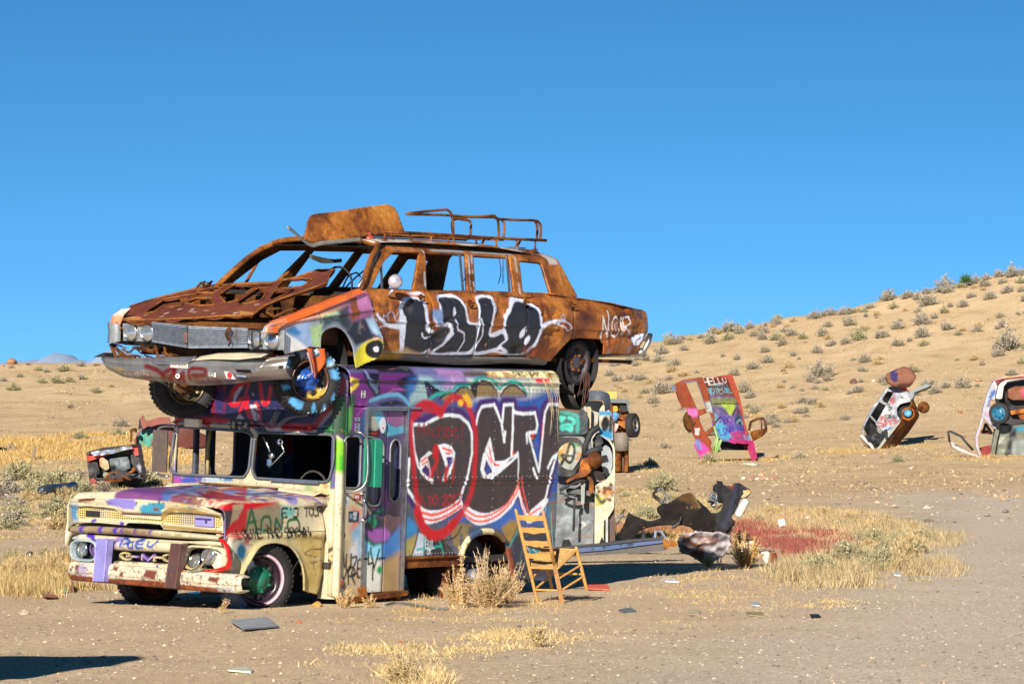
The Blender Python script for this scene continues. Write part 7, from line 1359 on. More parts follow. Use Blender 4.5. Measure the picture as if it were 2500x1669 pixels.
vv = np.array([v.co for v in W3.data.vertices]) - cF; ax_ = np.array([-s20,-c20,.02]); ax_ /= np.linalg.norm(ax_); rr_ = np.linalg.norm(vv - (vv @ ax_)[:, None] * ax_, axis=1)
cc = np.tile((*C(34,30,34),1),(len(vv),1)); cc[rr_ > .185] = (*C(96,60,36),1); cc[(rr_ > .12) & (rr_ < .19) & (vv[:, 2] < -.08) & (vv[:, 0] > -.02)] = (*C(190,160,70),1); cc[rr_ < .11] = (*C(30,90,190),1); setcol(W3.data, cc)
cR = FL.inv(*src('B', 1670,1240),(0,1,0),.20)
W4 = wheel(limo, cR + np.array([-.03,.02,.03]),(-.02,-1,-.06),.245,.16,.20, plain('burnt_rim', (.07,.06,.08),.6,.1,.5), RUBBER, RUSTM, .03,5)
m_ = MB(); R_ = random.Random(2)
for k_ in range(8):
    p = cR + np.array([R_.uniform(-.06,.1),-.13, R_.uniform(-.05,-.1)]); m_.tube(sm([tuple(p), tuple(p + [R_.uniform(-.05,.05),.0,-.12]), tuple(p + [R_.uniform(-.08,.06),.02,-R_.uniform(.22,.42)])],3),.005,4)
m_.build('tyre_strands', plain('rusty_strand', (.10,.04,.03),.8), W4)
m_ = MB(); m_.lathe(cR + np.array([.06,.03,-.30]),(.1,-1,.1),[(.17,.08),(.20,.02),(.18,-.10)],22); m_.build('torn_tyre', RUBBER, limo)
cFF = FL.inv(446,938,(0,1,0), YM - .30); wheel(limo, cFF, (-s20,-c20,0),.335,.22,.20, plain('gold_rim', (.12,.09,.05),.4,.5,.4), RUBBER, RUSTD, .05,5); wheel(limo, (5.62, YM - .2,2.35),(0,1,0),.335,.22,.20, RUSTD, RUBBER, RUSTD, .05,5)
# ============================================================ the other wrecks standing on their noses
PM = painted('wreck_paint', None, .5,.8,.3,.4,.15)
def wpts(w_, pts, Y): return [(p[0], p[2]) for p in (at(w_, x, y, Y) for x, y in pts)]
def slab_part(name, w_, pts, Y, depth, parent, col=None, holes=(), mat=None, h=.04, n=.04, paint=None, frame=None, bulge=0., rnd=.03, label=None):
    """a pressed part traced at its own distance, with its real thickness"""
    P = wpts(w_, pts, Y); P = rpoly(P, rnd, 2) if rnd else P; c = np.mean(P, 0); r = max(np.ptp(arr(P), axis=0)) / 2
    if paint is None and col is not None: paint = Paint(.01).fill(col)
    if paint is not None: paint.gain = .72
    return sheet(name, P, [wpts(w_, q, Y) for q in holes], h, lambda u, v: (u, Y + n * (fbm(u * 3, v * 3, int(Y)) - .5) * 2 + bulge * ((u - c[0]) ** 2 + (v - c[1]) ** 2) / r ** 2, v), mat or PM, paint, parent, depth, frame, None, label, False, (0, depth, 0) if depth >= .05 else None)
def tube_part(name, w_, pts, Y, r, parent, mat, seg=6, dy=0.):
    m_ = MB(); q = [tuple(at(w_, x, y, Y) + np.array([0, dy * i, 0])) for i, (x, y) in enumerate(pts)]; m_.tube(q, r, seg); return m_.build(name, mat, parent)
GR1 = plain('underbody_grey', (.20,.22,.24),.55,.1,.5,3,.3); GR2 = plain('underbody_dark', (.03,.034,.04),.7,.1,.5,3,.3)
# ---- cream car upended behind the van (window K5)
Y = 56.; K5 = 'K5'; b = at(K5,300,1500, Y + .6); b[2] = 0
car = thing('upended_car', 'cream car standing on its nose right behind the van, grey underbody turned to the camera', 'car', WORLD, tuple(b))
slab_part('underbody', K5,[(-120,560),(420,560),(440,960),(430,1050),(410,1600),(400,1600),(-140,1600)], Y + .25,.10, car, C(124,132,140), mat=painted('underbody_paint', C(120,128,136),.5,1,.5,.4,.10), n=.05, paint=Paint(.02).fill(C(124,132,140)).poly(wpts(K5,[(90,1085),(420,1150),(415,1180),(90,1110)], Y + .25), C(150,110,80),.03,.8).poly(wpts(K5,[(90,1100),(230,1110),(220,1460),(90,1460)], Y + .25), C(150,164,172),.05,.8,(3,.45)).stroke(wpts(K5,[(280,1280),(300,1250),(290,1310),(330,1330)], Y + .25),.03, C(214,218,220),.01).stroke(wpts(K5,[(290,1380),(345,1330)], Y + .25),.02, C(214,218,220),.01).stroke(wpts(K5,[(280,1440),(400,1450)], Y + .25),.025, C(150,130,110),.01), h=.02)
cp = Paint(.01).fill(C(228,218,188)); cs = lambda *p: wpts(K5, p, Y)
cp.poly(cs((460,280),(600,280),(600,560),(460,500)), C(44,150,206),.02); cp.poly(cs((470,320),(600,320),(600,440),(470,440)), C(214,206,186),.02); cp.stroke(sm(cs((520,360),(510,400),(520,450),(545,400),(530,350))),.07, C(20,24,30),.01); cp.stroke(cs((580,330),(575,460)),.05, C(30,34,40),.01)
cp.poly(cs((550,980),(610,970),(620,1060),(560,1060)), C(90,150,190),.03); cp.blob(cs((545,1035))[0],.10,.08, C(212,130,30),.7)
for x_, y_ in ((455,990),(465,1028),(518,993),(520,1040),(576,967),(553,1000),(575,1010),(597,1045),(590,1060),(544,1098),(568,1106),(525,1010)): cp.blob(cs((x_, y_))[0],.026,.03, C(110,70,34),.5)
cp.poly(cs((435,1040),(500,1080),(540,1110),(500,1165),(430,1165)), C(206,196,70),.02,.9); cp.stroke(sm(cs((445,1060),(490,1130),(520,1110))),.05, C(50,56,40),.02)
slab_part('fender', K5,[(470,270),(505,215),(590,300),(600,560),(470,500)], Y, .25, car, paint=cp, mat=painted('cream_body', C(220,210,180),.4,1,.25,.5,.2), h=.016)
slab_part('wheel_arch', K5,[(470,500),(530,510),(580,560),(600,600),(600,560),(615,640),(618,740),(612,1060),(605,1190),(560,1260),(515,1300),(510,1600),(425,1600),(430,1100),(430,980),(470,950),(520,935),(570,880),(600,810),(604,700),(596,620),(560,560),(510,525)], Y - .06,.22, car, paint=cp, mat=painted('cream_body'), h=.016, rnd=.02)
slab_part('inner_wing', K5,[(400,560),(470,490),(560,560),(596,640),(600,800),(560,890),(480,940),(400,900)], Y + .45,.05, car, C(24,27,32))
slab_part('inner_arch', K5,[(490,640),(520,595),(560,600),(592,680),(596,760),(575,870),(540,905),(520,860),(495,800)], Y + .22,.10, car, C(168,180,188), n=.03)
slab_part('door_panel', K5,[(560,1250),(606,1190),(622,1300),(615,1600),(565,1600)], Y + .05,.5, car, C(112,92,84)); slab_part('sill', K5,[(512,1305),(522,1290),(525,1600),(512,1600)], Y - .1,.06, car, C(24,24,26)); slab_part('sill_trim', K5,[(530,1270),(552,1262),(552,1600),(530,1600)], Y - .07,.05, car, C(196,210,206))
slab_part('bumper', K5,[(290,150),(350,90),(470,85),(550,105),(572,130),(580,300),(525,290),(518,180),(470,175),(340,175)], Y - .15,.35, car, C(76,88,106), mat=painted('rubber_bumper', C(70,80,96),.6,1,.4), bulge=.15)
slab_part('engine_block', K5,[(-60,250),(300,250),(350,290),(365,330),(360,480),(300,500),(-60,505)], Y - .02,.3, car, C(62,76,84), paint=Paint(.01).fill(C(62,76,84)).poly(wpts(K5,[(60,250),(260,255),(290,300),(60,290)], Y - .02), C(120,74,50),.02).stroke(wpts(K5,[(110,340),(140,345),(120,370)], Y),.06, C(74,206,190),.01).stroke(wpts(K5,[(190,345),(215,350),(240,370),(230,390)], Y),.06, C(74,206,190),.01).stroke(sm(wpts(K5,[(125,450),(120,420),(160,405),(205,415),(210,460),(170,440),(125,450)], Y)),.05, C(74,206,190),.01).stroke(wpts(K5,[(115,290),(200,300),(265,320),(275,400),(265,470)], Y),.05, C(60,170,160),.01), h=.018)
slab_part('sump', K5,[(60,540),(250,548),(300,590),(310,660),(290,730),(220,830),(170,850),(60,840)], Y - .10,.2, car, paint=Paint(.01).fill(C(200,212,206)).blob(wpts(K5,[(170,650)], Y)[0],.9,.6, C(60,170,90),.9,.9,(5,.5)).blob(wpts(K5,[(230,640)], Y)[0],.4,.4, C(220,150,60),.9,.8,(6,.58)).stroke(sm(wpts(K5,[(110,780),(160,700),(200,580),(240,640),(200,760),(120,690),(230,700)], Y)),.04, C(20,40,30),.01), bulge=.1, h=.018)
slab_part('sump_gasket', K5,[(50,520),(270,525),(320,580),(335,660),(310,760),(230,880),(180,890),(50,880)], Y - .03,.08, car, C(34,34,38))
slab_part('crossmember', K5,[(100,500),(330,520),(340,560),(330,700),(315,690),(300,560),(100,545)], Y + .05,.1, car, C(146,150,146))
slab_part('control_arm', K5,[(160,950),(170,920),(280,850),(300,740),(330,715),(400,710),(430,730),(415,790),(380,860),(340,890),(250,905)], Y - .22,.14, car, C(140,96,50), mat=RUST)
m_ = MB(); c_ = at(K5,445,735, Y - .3); m_.lathe(c_, (.75,-.6,.05),[(.12,-.08),(.13,-.02),(.115,.02),(.07,.03),(.05,.08),(.02,.10),(.001,.10)],28); m_.build('brake_drum', rustm('rust_drum', .45), car)
slab_part('lower_arm', K5,[(350,880),(400,900),(420,960),(415,1050),(370,1050),(380,940)], Y - .18,.10, car, mat=RUSTM)
for q, nm, mt, r in (([(330,690),(400,650),(500,620)], 'tie_rod', GR2,.05),([(100,1020),(200,960),(300,930),(400,850)], 'brake_pipe', GR2,.03),([(100,1040),(170,1070),(250,1060),(240,1120),(230,1400)], 'fuel_pipe', GR2,.02),([(410,640),(400,540),(440,480),(470,470)], 'hose', plain('cream_hose', (.5,.48,.4),.6),.012),([(330,700),(340,600),(390,480),(470,420)], 'hose', GR2,.05),([(120,1060),(200,1075),(260,1090),(250,1140)], 'fuel_pipe', GREYM, .015)): tube_part(nm, K5, q, Y - .12, r, car, mt)
slab_part('rail', K5,[(160,990),(420,1030),(425,1075),(160,1040)], Y + .02,.15, car, C(92,96,96)); slab_part('rail', K5,[(300,930),(340,935),(330,1150),(300,1150)], Y - .05,.12, car, C(160,170,166))
slab_part('crumpled_cloth', K5,[(415,850),(440,835),(480,845),(525,870),(525,940),(440,930)], Y + .1,.1, car, C(176,160,156), n=.15)
slab_part('radiator_panel', K5,[(250,195),(340,180),(500,185),(510,230),(470,280),(450,430),(400,440),(370,300),(300,240)], Y + .3,.06, car, C(196,192,178)); slab_part('bracket', K5,[(355,235),(395,238),(392,440),(372,440)], Y + .1,.06, car, C(206,190,150))
slab_part('body_shell', K5,[(-120,290),(470,290),(595,320),(612,640),(615,1600),(-120,1600)], Y + .6,1.1, car, C(206,198,172), mat=painted('cream_body'), h=.12)
# ---- rust brown car upended further back
p = ground_px(K5,700,858); Y = p[1]
car = thing('upended_car', 'brown rusty car standing upright far behind the cream one, a tyre still on its side', 'car', WORLD, tuple(p))
slab_part('underbody', K5,[(560,200),(745,200),(745,480),(742,850),(620,850),(600,500)], Y, .25, car, mat=rustm('rust_brown', .55), h=.12, n=.1); slab_part('rocker', K5,[(708,500),(744,495),(736,845),(706,845)], Y - .25,.4, car, mat=rustm('rust_brown'), h=.15)
slab_part('body_shell', K5,[(560,175),(748,175),(745,850),(600,850)], Y + .5,2.2, car, C(110,80,60), h=.3); slab_part('floor_pressing', K5,[(635,690),(700,690),(695,845),(632,845)], Y - .08,.1, car, C(120,88,54), h=.15)
slab_part('bumper', K5,[(575,165),(740,168),(752,190),(748,290),(735,270),(725,205),(580,200)], Y - .4,.4, car, C(120,130,140), mat=painted('rubber_bumper'), h=.15); slab_part('yellow_panel', K5,[(600,230),(640,232),(645,280),(600,290)], Y - .3,.1, car, C(206,180,60), h=.12); slab_part('engine_bay', K5,[(660,215),(740,215),(740,280),(665,290)], Y - .2,.2, car, C(30,26,26), h=.15)
slab_part('suspension', K5,[(640,370),(750,380),(745,440),(700,440),(650,400)], Y - .6,.3, car, mat=RUST, h=.12); tube_part('blue_pipe', K5,[(600,300),(640,320),(620,355),(600,330)], Y - .5,.12, car, plain('blue_paint', C(80,130,180),.5)); slab_part('white_guard', K5,[(615,390),(655,400),(640,440),(615,480)], Y - .5,.1, car, C(206,200,190), h=.12)
tube_part('exhaust', K5,[(675,480),(680,650)], Y - .35,.30, car, plain('exhaust_grey', (.2,.17,.14),.7)); tube_part('chassis_rail', K5,[(648,470),(640,620),(642,840)], Y - .2,.15, car, RUSTM)
c_ = at(K5,782,412, Y - .5); wheel(car, c_, (.9,-.42,.05),.45,.26,.24, GREYM, RUBBER, RUSTM, .1,5)
slab_part('yellow_sheet', K5,[(515,95),(636,98),(634,165),(515,165)], Y + 4,.2, car, C(206,190,90), h=.2)
# ---- orange wagon with HELLO on its roof (window F)
p = ground_px('F', 760,1440); Lx = np.array([-.25,.24,.93]); Wx = np.array([.84,.52,0]); Lx /= np.linalg.norm(Lx); Wx -= Lx * (Wx @ Lx); Wx /= np.linalg.norm(Wx); Nx = np.cross(Wx, Lx)
FW = Frame(p + np.array([0,1.0,-.1]), Wx, -Nx, Lx)
wag = thing('upended_car', 'orange wagon on its nose, roof to the camera with HELLO and blue spray writing', 'car', FW, (0,0,0))
YR = -.75; RF = lambda *p: FW.tr('F', p, (0,1,0), YR, (0,2)); rp = Paint(.008,.62).fill(C(150,74,50))
rp.poly(RF((600,440),(1060,470),(1400,1200),(700,1200)), C(120,110,180),.06); rp.poly(RF((700,480),(1080,480),(1100,600),(740,620)), C(150,160,90),.05,.9); rp.poly(sm(RF((860,560),(1060,560),(1040,660),(990,780),(930,700),(880,620)),3, True), C(196,226,90),.02)
rp.stroke(sm(RF((830,640),(900,690),(950,740),(990,800),(1030,700),(1080,640))),.05, C(36,40,60),.012); rp.stroke(RF((740,570),(1090,572)),.05, C(30,50,50),.012)
for x_, y_, c__ in ((780,660,C(126,112,150)),(900,710,C(110,100,150)),(1100,690,C(120,90,120)),(830,830,C(90,110,170)),(1120,820,C(60,110,140)),(980,800,C(180,140,200)),(1160,880,C(40,70,90)),(760,760,C(130,180,200))): rp.blob(RF((x_, y_))[0],.16,.2, c__, .6,.9)
for k_, q in enumerate((((760,860),(850,770),(900,860)),((1040,840),(1120,760),(1200,860)),((780,880),(850,800),(880,900)),((1080,860),(1140,800),(1190,900)))): rp.stroke(sm(RF(*q)),.06,[C(40,60,90), C(46,70,96), C(170,150,210), C(160,200,220)][k_],.015)
rp.poly(sm(RF((760,880),(860,850),(960,960),(1000,1060),(900,1100),(800,1000)),3, True), C(96,190,236),.03); rp.poly(RF((1000,880),(1240,880),(1300,1060),(1020,1040)), C(130,120,206),.05,.8); rp.poly(RF((1180,1030),(1310,1020),(1320,1100),(1200,1110)), C(120,196,230),.03)
rp.poly(RF((960,1110),(1320,1090),(1310,1160),(1100,1180),(980,1150)), C(232,70,150),.03)
def rtext(t, x_, y_, h_, w_, c__, cw=.7, lw=None):
    u0, v0 = RF((x_, y_))[0]; rp.text(t, u0, v0, h_, w_, c__, cw, lw, 0,1,.01)
rp.poly(RF((580,190),(945,195),(985,325),(640,325)), C(120,56,46),.02)
rtext('HELLO', 625,298,.30,.055, C(232,228,226),.74); rtext('NOTEOWL', 670,440,.32,.042, C(90,206,230),.55); rtext('DO', 890,870,.28,.055, C(92,70,206),.85); rtext('I', 1000,940,.22,.05, C(92,70,206),.85); rtext('LOVE HER', 850,1030,.27,.05, C(92,70,206),.66); rtext('CHRIS', 1010,1095,.26,.055, C(238,60,120),.66)
rp.stroke(RF((640,325),(985,322)),.05, C(60,40,50),.01)
rtext_done = 1
ro = RF((556,180),(950,190),(985,280),(1010,380),(1085,500),(1150,650),(1225,850),(1312,1100),(1290,1150),(1180,1160),(1090,1150),(1050,1165),(980,1140),(860,1110),(800,1050),(745,900),(722,760),(690,600),(640,400))
sheet('roof', ro, [],.026, lambda u, v: (u, YR + .10 * ((u - np.mean(arr(ro)[:, 0])) / .8) ** 2 + .12 * (fbm(u * 2, v * 2,5) - .5), v), painted('wagon_paint', C(150,70,44),.5,.8,.45,.4,.22), rp, wag, .05)
XL = RF((640,500))[0][0]; SFf = lambda *p: FW.tr('F', p, (1,0,0), XL, (1,2)); spn = Paint(.008,.85).fill(C(160,78,50)); spn.poly(SFf((370,640),(520,640),(520,760),(400,790)), C(226,120,196),.05); spn.poly(SFf((480,1100),(620,1150),(740,1350),(620,1480),(460,1180)), C(226,80,176),.05); spn.poly(SFf((480,1110),(560,1090),(600,1250),(520,1240)), C(130,150,226),.05,.9)
spn.poly(SFf((600,560),(680,540),(740,700),(640,700)), C(190,206,200),.05); spn.poly(SFf((490,930),(560,930),(550,1040),(490,1020)), C(222,220,220),.01); 
u0, v0 = SFf((250,520))[0]; spn.text('ENJOY', u0, v0,.32,.05, C(40,28,30),.55, None, 0,1,.01); u0, v0 = SFf((265,610))[0]; spn.text('LIFE', u0, v0,.30,.05, C(40,28,30),.6, None, 0,1,.01)
for q in (((440,850),(480,1000)),((470,840),(450,960)),((500,850),(470,900))): spn.stroke(SFf(*q),.06, C(40,30,30),.02)
spn.stroke(SFf((325,255),(485,235),(640,650)),.06, C(110,116,150),.01)
so = SFf((175,310),(210,270),(300,225),(430,200),(556,182),(640,400),(690,600),(725,770),(745,905),(790,1040),(745,1370),(632,1475),(560,1350),(475,1190),(500,1100),(450,1000),(420,860),(400,760),(372,650),(330,620),(300,635),(230,480),(200,380))
sh = [SFf((345,270),(480,245),(628,640),(510,665)), SFf((520,760),(660,690),(715,790),(735,900),(690,930),(610,1000)), SFf((640,1040),(735,960),(770,1060),(745,1190),(690,1230),(700,1130))]
sheet('side', so, sh, .03, lambda u, v: (XL - .10 * np.clip((u + .3) / .5,0,1) + .03 * (fbm(u * 2, v * 2,8) - .5), u, v), painted('wagon_paint'), spn, wag, .05, flip=True)
Wd = RF((1090,500))[0][0] - XL
sheet('far_side', so, sh, .12, lambda u, v: (XL + Wd + .06 * np.clip((u + .3) / .5,0,1), u, v), painted('wagon_paint'), Paint().fill(C(176,80,60)), wag, .05, flip=True)
m_ = MB()
for q in (((745,905),(790,1060),(750,1180),(700,1340)),((800,1060),(760,1300),(735,1400)),((850,1100),(800,1250),(745,1400))): m_.tube([tuple(FW.inv(*src('F', *p),(1,0,0), XL)) for p in q],.045,6)
m_.build('pillar', plain('green_pillar', (.25,.45,.14),.5), wag)
m_ = MB(); bl = [FW.inv(*src('F', *p),(0,1,0), YR + .35) for p in ((780,1260),(1290,1265),(1370,1380),(740,1400))]; m_.prism([(q[0], q[2]) for q in bl], YR + .3, YR + .6, lambda a, b, d: (a, d, b)); m_.build('scuttle', plain('tan_scuttle', (.34,.27,.16),.8), wag)
m_ = MB(); bl = [FW.inv(*src('F', *p),(0,1,0), YR + .6) for p in ((860,1120),(1290,1150),(1310,1270),(900,1265)) ]; m_.prism([(q[0], q[2]) for q in bl], YR + .5, YR + .8, lambda a, b, d: (a, d, b)); m_.build('dashboard', BLACK, wag)
m_ = MB(); bl = [FW.inv(*src('F', *p),(0,1,0), YR + .1) for p in ((1265,1170),(1310,1110),(1372,1380),(1340,1400),(1300,1280))]; m_.prism([(q[0], q[2]) for q in bl], YR + .05, YR + .3, lambda a, b, d: (a, d, b)); m_.build('far_fender', plain('pink_fender', C(200,60,120,.7),.5), wag)
tp = [FW.inv(*src('F', *p),(0,1,0), YR + .2) for p in ((1260,960),(1285,840),(1330,815),(1465,785),(1500,850),(1510,960))]; m_ = MB(); m_.tube([tuple(q) for q in tp],.05,6); m_.tube([tuple(FW.inv(*src('F', *p),(0,1,0), YR + .2)) for p in ((1440,800),(1445,950))],.03,5); dr = m_.build('door_frame', RUSTD, wag)
m_ = MB(); bl = [FW.inv(*src('F', *p),(0,1,0), YR + .25) for p in ((1285,990),(1340,970),(1512,945),(1505,990),(1450,1060),(1340,1112),(1320,1100))]; m_.prism([(q[0], q[2]) for q in bl], YR + .15, YR + .3, lambda a, b, d: (a, d, b)); m_.build('open_door', rustm('rust_door', .5), wag)
c_ = FW.inv(*src('F', 385,835),(1,0,0), XL - .05); m_ = MB(); m_.lathe(c_, (-1,0,0),[(.001,.05),(.28,.05),(.42,.02),(.42,-.2),(.3,-.25)],24); m_.build('wheel', rustm('rust_wheel', .3), wag)
m_ = MB(); m_.beam(FW.inv(*src('F', 185,300),(1,0,0), XL), FW.inv(*src('F', 190,385),(1,0,0), XL),.3,.2); m_.build('tail_bumper', plain('blue_grey_bumper', (.16,.2,.28),.4), wag)
m_ = MB(); fl_ = [SFf((250,500),(420,860),(500,1150),(640,1450))][0]; m_.prism([(a, b) for a, b in [(fl_[0][0], fl_[0][1]),(fl_[3][0], fl_[3][1]),(fl_[3][0] + .1, fl_[3][1]),(fl_[0][0] + .1, fl_[0][1])]], XL, XL + Wd, lambda a, b, d: (d, a + .1, b)); 
# ---- silver hatchback leaning with a boulder on its tail (window G)
p = ground_px('G', 520,1135); Lx = np.array([.60,.12,.79]); Lx /= np.linalg.norm(Lx); Ux = np.array([.76,-.40,-.52]); Ux -= Lx * (Ux @ Lx); Ux /= np.linalg.norm(Ux); Ax = np.cross(Lx, Ux)
FG = Frame(p + np.array([0,.6,-.15]), Ux, Ax, Lx)
hat = thing('upended_car', 'silver hatchback leaning on its nose with a big red boulder resting on its tail', 'car', FG, (0,0,0))
GS = lambda *p, y=0.: FG.tr('G', p, (0,1,0), y, (0,2)); gpz = Paint(.008,.46).fill(C(170,178,200))
gpz.poly(GS((760,370),(880,380),(910,520),(700,560)), C(206,212,226),.04); gpz.poly(GS((600,540),(740,560),(600,930),(480,810)), C(196,204,226),.04)
for q, c__ in ((((690,480),(660,490),(650,520),(680,550),(695,530),(680,520)), C(206,50,50)),(((680,490),(690,460),(660,500)), C(206,50,50)),(((790,470),(800,520)), C(30,30,36)),(((810,480),(800,490),(820,510),(800,525)), C(30,30,36)),(((840,480),(835,500),(855,500),(850,480)), C(30,30,36)),(((610,560),(640,560),(630,590)), C(30,30,40)),(((620,600),(660,600),(640,640),(625,620)), C(30,30,40)),
   (((580,680),(600,740),(640,700),(600,690)), C(30,30,34)),(((650,690),(640,720),(665,720),(660,690)), C(30,30,34)),(((680,690),(700,730),(720,720)), C(30,30,34)),(((530,760),(540,700),(570,740)), C(206,40,44)),(((540,740),(560,730)), C(206,40,44)),(((570,770),(590,760),(580,820),(600,800)), C(206,40,44)),(((480,800),(530,790),(560,840),(490,830)), C(214,60,60)),(((620,770),(690,750),(720,790),(650,820),(640,780)), C(214,60,50)),(((560,850),(640,840),(620,880)), C(90,150,210))): gpz.stroke(sm(GS(*q)),.075, c__, .02)
go = GS((610,345),(750,312),(830,372),(885,440),(912,520),(820,535),(760,560),(728,620),(735,700),(775,752),(690,850),(612,935),(520,870),(465,800),(385,700),(345,770),(320,830),(298,842),(370,660),(520,455),(585,360))
gh = [GS((540,490),(605,390),(690,395),(655,460),(608,548),(560,520)), GS((505,525),(590,575),(520,690),(465,790),(395,690))]
sheet('side', go, gh, .03, side_map(.0, None, .06), painted('hatch_paint', C(150,156,176),.35,1,.35,.5,.12), gpz, hat, .05, flip=False)
sheet('far_side', go, gh, .14, side_map(1.5, None, .02), painted('hatch_paint'), Paint().fill(C(120,126,140)), hat, .05)
top_ = FG.tr('G', [(612,345),(750,312),(835,372),(890,445)],(0,1,0),0); 
loft('hatch_tail', [top_, [tuple(arr(q) + [0,1.5,.0]) for q in top_]],20, painted('hatch_paint'), hat, None, Paint().fill(C(150,166,190)),(0,2),.05,6)
ro_ = FG.tr('G', [(298,842),(370,660),(520,455),(585,360),(612,345)],(0,1,0),0); loft('roof', [ro_, [tuple(arr(q) + [0,1.5,0]) for q in ro_]],20, painted('hatch_paint'), hat, None, Paint().fill(C(120,126,130)),(0,2),.05,4)
ub = FG.tr('G', [(612,935),(775,752),(905,560),(912,520),(890,445)],(0,1,0),0); ub0 = FG.tr('G', [(490,1150),(612,935),(775,752)],(0,1,0),0)
loft('underbody', [[tuple(arr(q) + [.02,0,0]) for q in ub0[:2]] + [tuple(q) for q in ub],[tuple(arr(q) + [.25,.25,0]) for q in ub0[:2]] + [tuple(arr(q) + [.12,.3,0]) for q in ub],[tuple(arr(q) + [.15,1.5,0]) for q in ub0[:2]] + [tuple(arr(q) + [.1,1.5,0]) for q in ub]],60, rustm('rust_under', .35), hat, None, None, (0,2),.05,6)
lower = GS((612,935),(700,840),(780,752),(770,790),(600,1010),(500,1140),(470,1130)); sheet('sill', lower, [],.06, side_map(-.02), painted('hatch_paint'), Paint().fill(C(128,132,120)), hat, .08)
m_ = MB()
for q in (((298,842),(300,900),(320,970)),((465,800),(500,870),(530,930)),((385,700),(480,800))): m_.tube([tuple(FG.inv(*src('G', *p),(0,1,0),.05)) for p in q],.05,6)
m_.build('pillar', GREYM, hat)
m_ = MB()
for k_ in range(14):
    R_ = random.Random(k_ + 3); c_ = FG.inv(*src('G', R_.uniform(380,590), R_.uniform(960,1060)),(0,1,0),.3); m_.obox(c_, ((R_.uniform(-1,1), R_.uniform(-1,1),.5),(.3,1, R_.uniform(-1,1)),(1,0, R_.uniform(-1,1))),(R_.uniform(.1,.35), R_.uniform(.1,.3), R_.uniform(.1,.25)),.03)
m_.build('crushed_cabin', GR2, hat)
loft('hood_edge', [FG.tr('G', [(262,962),(300,1000),(350,1050),(400,1100),(440,1150)],(0,1,0),.0), FG.tr('G', [(290,945),(340,990),(390,1040),(430,1100),(445,1150)],(0,1,0),.1), FG.tr('G', [(262,970),(300,1040),(340,1100),(400,1150),(440,1155)],(0,1,0),.9)],20, painted('hatch_paint'), hat, None, Paint().fill(C(226,222,214)),(0,2),.05,3)
m_ = MB(); q = [FG.inv(*src('G', *p),(0,1,0),-.05) for p in ((900,400),(960,400),(940,470),(900,520),(880,460))]; m_.prism([(a[0], a[2]) for a in q],-.1,.1, lambda a, b, d: (a, d, b)); q = [FG.inv(*src('G', *p),(0,1,0),.3) for p in ((940,410),(1120,325),(1170,345),(1130,370),(950,440))]; m_.prism([(a[0], a[2]) for a in q],.0,.25, lambda a, b, d: (a, d, b)); m_.build('bumper', plain('grey_green_bumper', (.14,.18,.2),.5), hat)
m_ = MB(); q = [FG.inv(*src('G', *p),(0,1,0),-.06) for p in ((760,345),(830,338),(880,380),(865,392),(815,362),(765,362))]; m_.prism([(a[0], a[2]) for a in q],-.1,.05, lambda a, b, d: (a, d, b)); m_.build('tail_lamp', plain('tail_red', (.5,.04,.03),.3), hat)
m_ = MB(); c_ = FG.inv(*src('G', 820,640),(0,1,0),.1); m_.lathe(c_, (0,-1,0),[(.001,-.2),(.42,-.2),(.42,.05)],24); m_.build('wheel_well', BLACK, hat)
m_ = MB(); c_ = FG.inv(*src('G', 870,668),(0,1,0),-.1); m_.lathe(c_, (0,-1,0),[(.14,-.1),(.17,.0),(.13,.05),(.001,.06)],22); hb = m_.build('wheel_hub', plain('blue_hub_cap', C(80,150,190),.4), hat); m_ = MB(); m_.lathe(c_, (0,-1,0),[(.28,-.25),(.30,-.1),(.22,-.05)],22); m_.build('drum', RUST, hb)
m_ = MB(); c_ = FG.inv(*src('G', 1070,595),(0,1,0),1.2); m_.lathe(c_, (.3,-1,.1),[(.001,.15),(.22,.15),(.26,0),(.2,-.2)],20); m_.tube([tuple(c_), tuple(FG.inv(*src('G', 960,640),(0,1,0),.7))],.08,8); m_.build('axle', rustm('rust_under'), hat)
def rockmesh(name, r, sc, seed, col, painted_=None, sub=4, rough=.35):
    bm = bmesh.new(); bmesh.ops.create_icosphere(bm, subdivisions=sub, radius=1); R_ = np.random.default_rng(seed); dirs = R_.normal(size=(14,3)); dirs /= np.linalg.norm(dirs, axis=1)[:, None]; offs = R_.uniform(.72,.98,14)
    P = arr([v.co for v in bm.verts])
    for d_, o_ in zip(dirs, offs): t = P @ d_; P = P - np.maximum(t - o_ * .92,0)[:, None] * d_[None] * .85
    P *= (1 + rough * .22 * (fbm(P[:, 0] * 2 + 5, P[:, 1] * 2 + P[:, 2] * 3, seed) - .5) * 2 + .04 * (fbm(P[:, 0] * 9, P[:, 2] * 9 + P[:, 1] * 5, seed + 3) - .5))[:, None]; P *= np.array(sc) * r
    for v, q in zip(bm.verts, P): v.co = q
    me = bpy.data.meshes.new(name); bm.to_mesh(me); bm.free(); me.shade_smooth(); c = np.tile((*col, 1),(len(P),1)); c[:, :3] *= (.75 + .5 * fbm(P[:, 0] * 4 / r, P[:, 2] * 4 / r, 4))[:, None]
    if painted_: c = painted_(P, c)
    setcol(me, c); me.materials.append(ROCKM); return me
ROCKM, B_r, L_r = newmat('boulder'); a_r = nd(ROCKM, 'ShaderNodeAttribute', attribute_name='Col'); gr_ = ramp(ROCKM, noise(ROCKM, 7,8,.75),[(.3,(.6,.58,.56)),(.6,(1.1,1.1,1.1))]); L_r(mixc(ROCKM, 1., a_r.outputs['Color'], gr_, 'MULTIPLY'), B_r.inputs['Base Color']); B_r.inputs['Roughness'].default_value = .9; bump(ROCKM, B_r, noise(ROCKM, 12,8,.8),.7,.06)
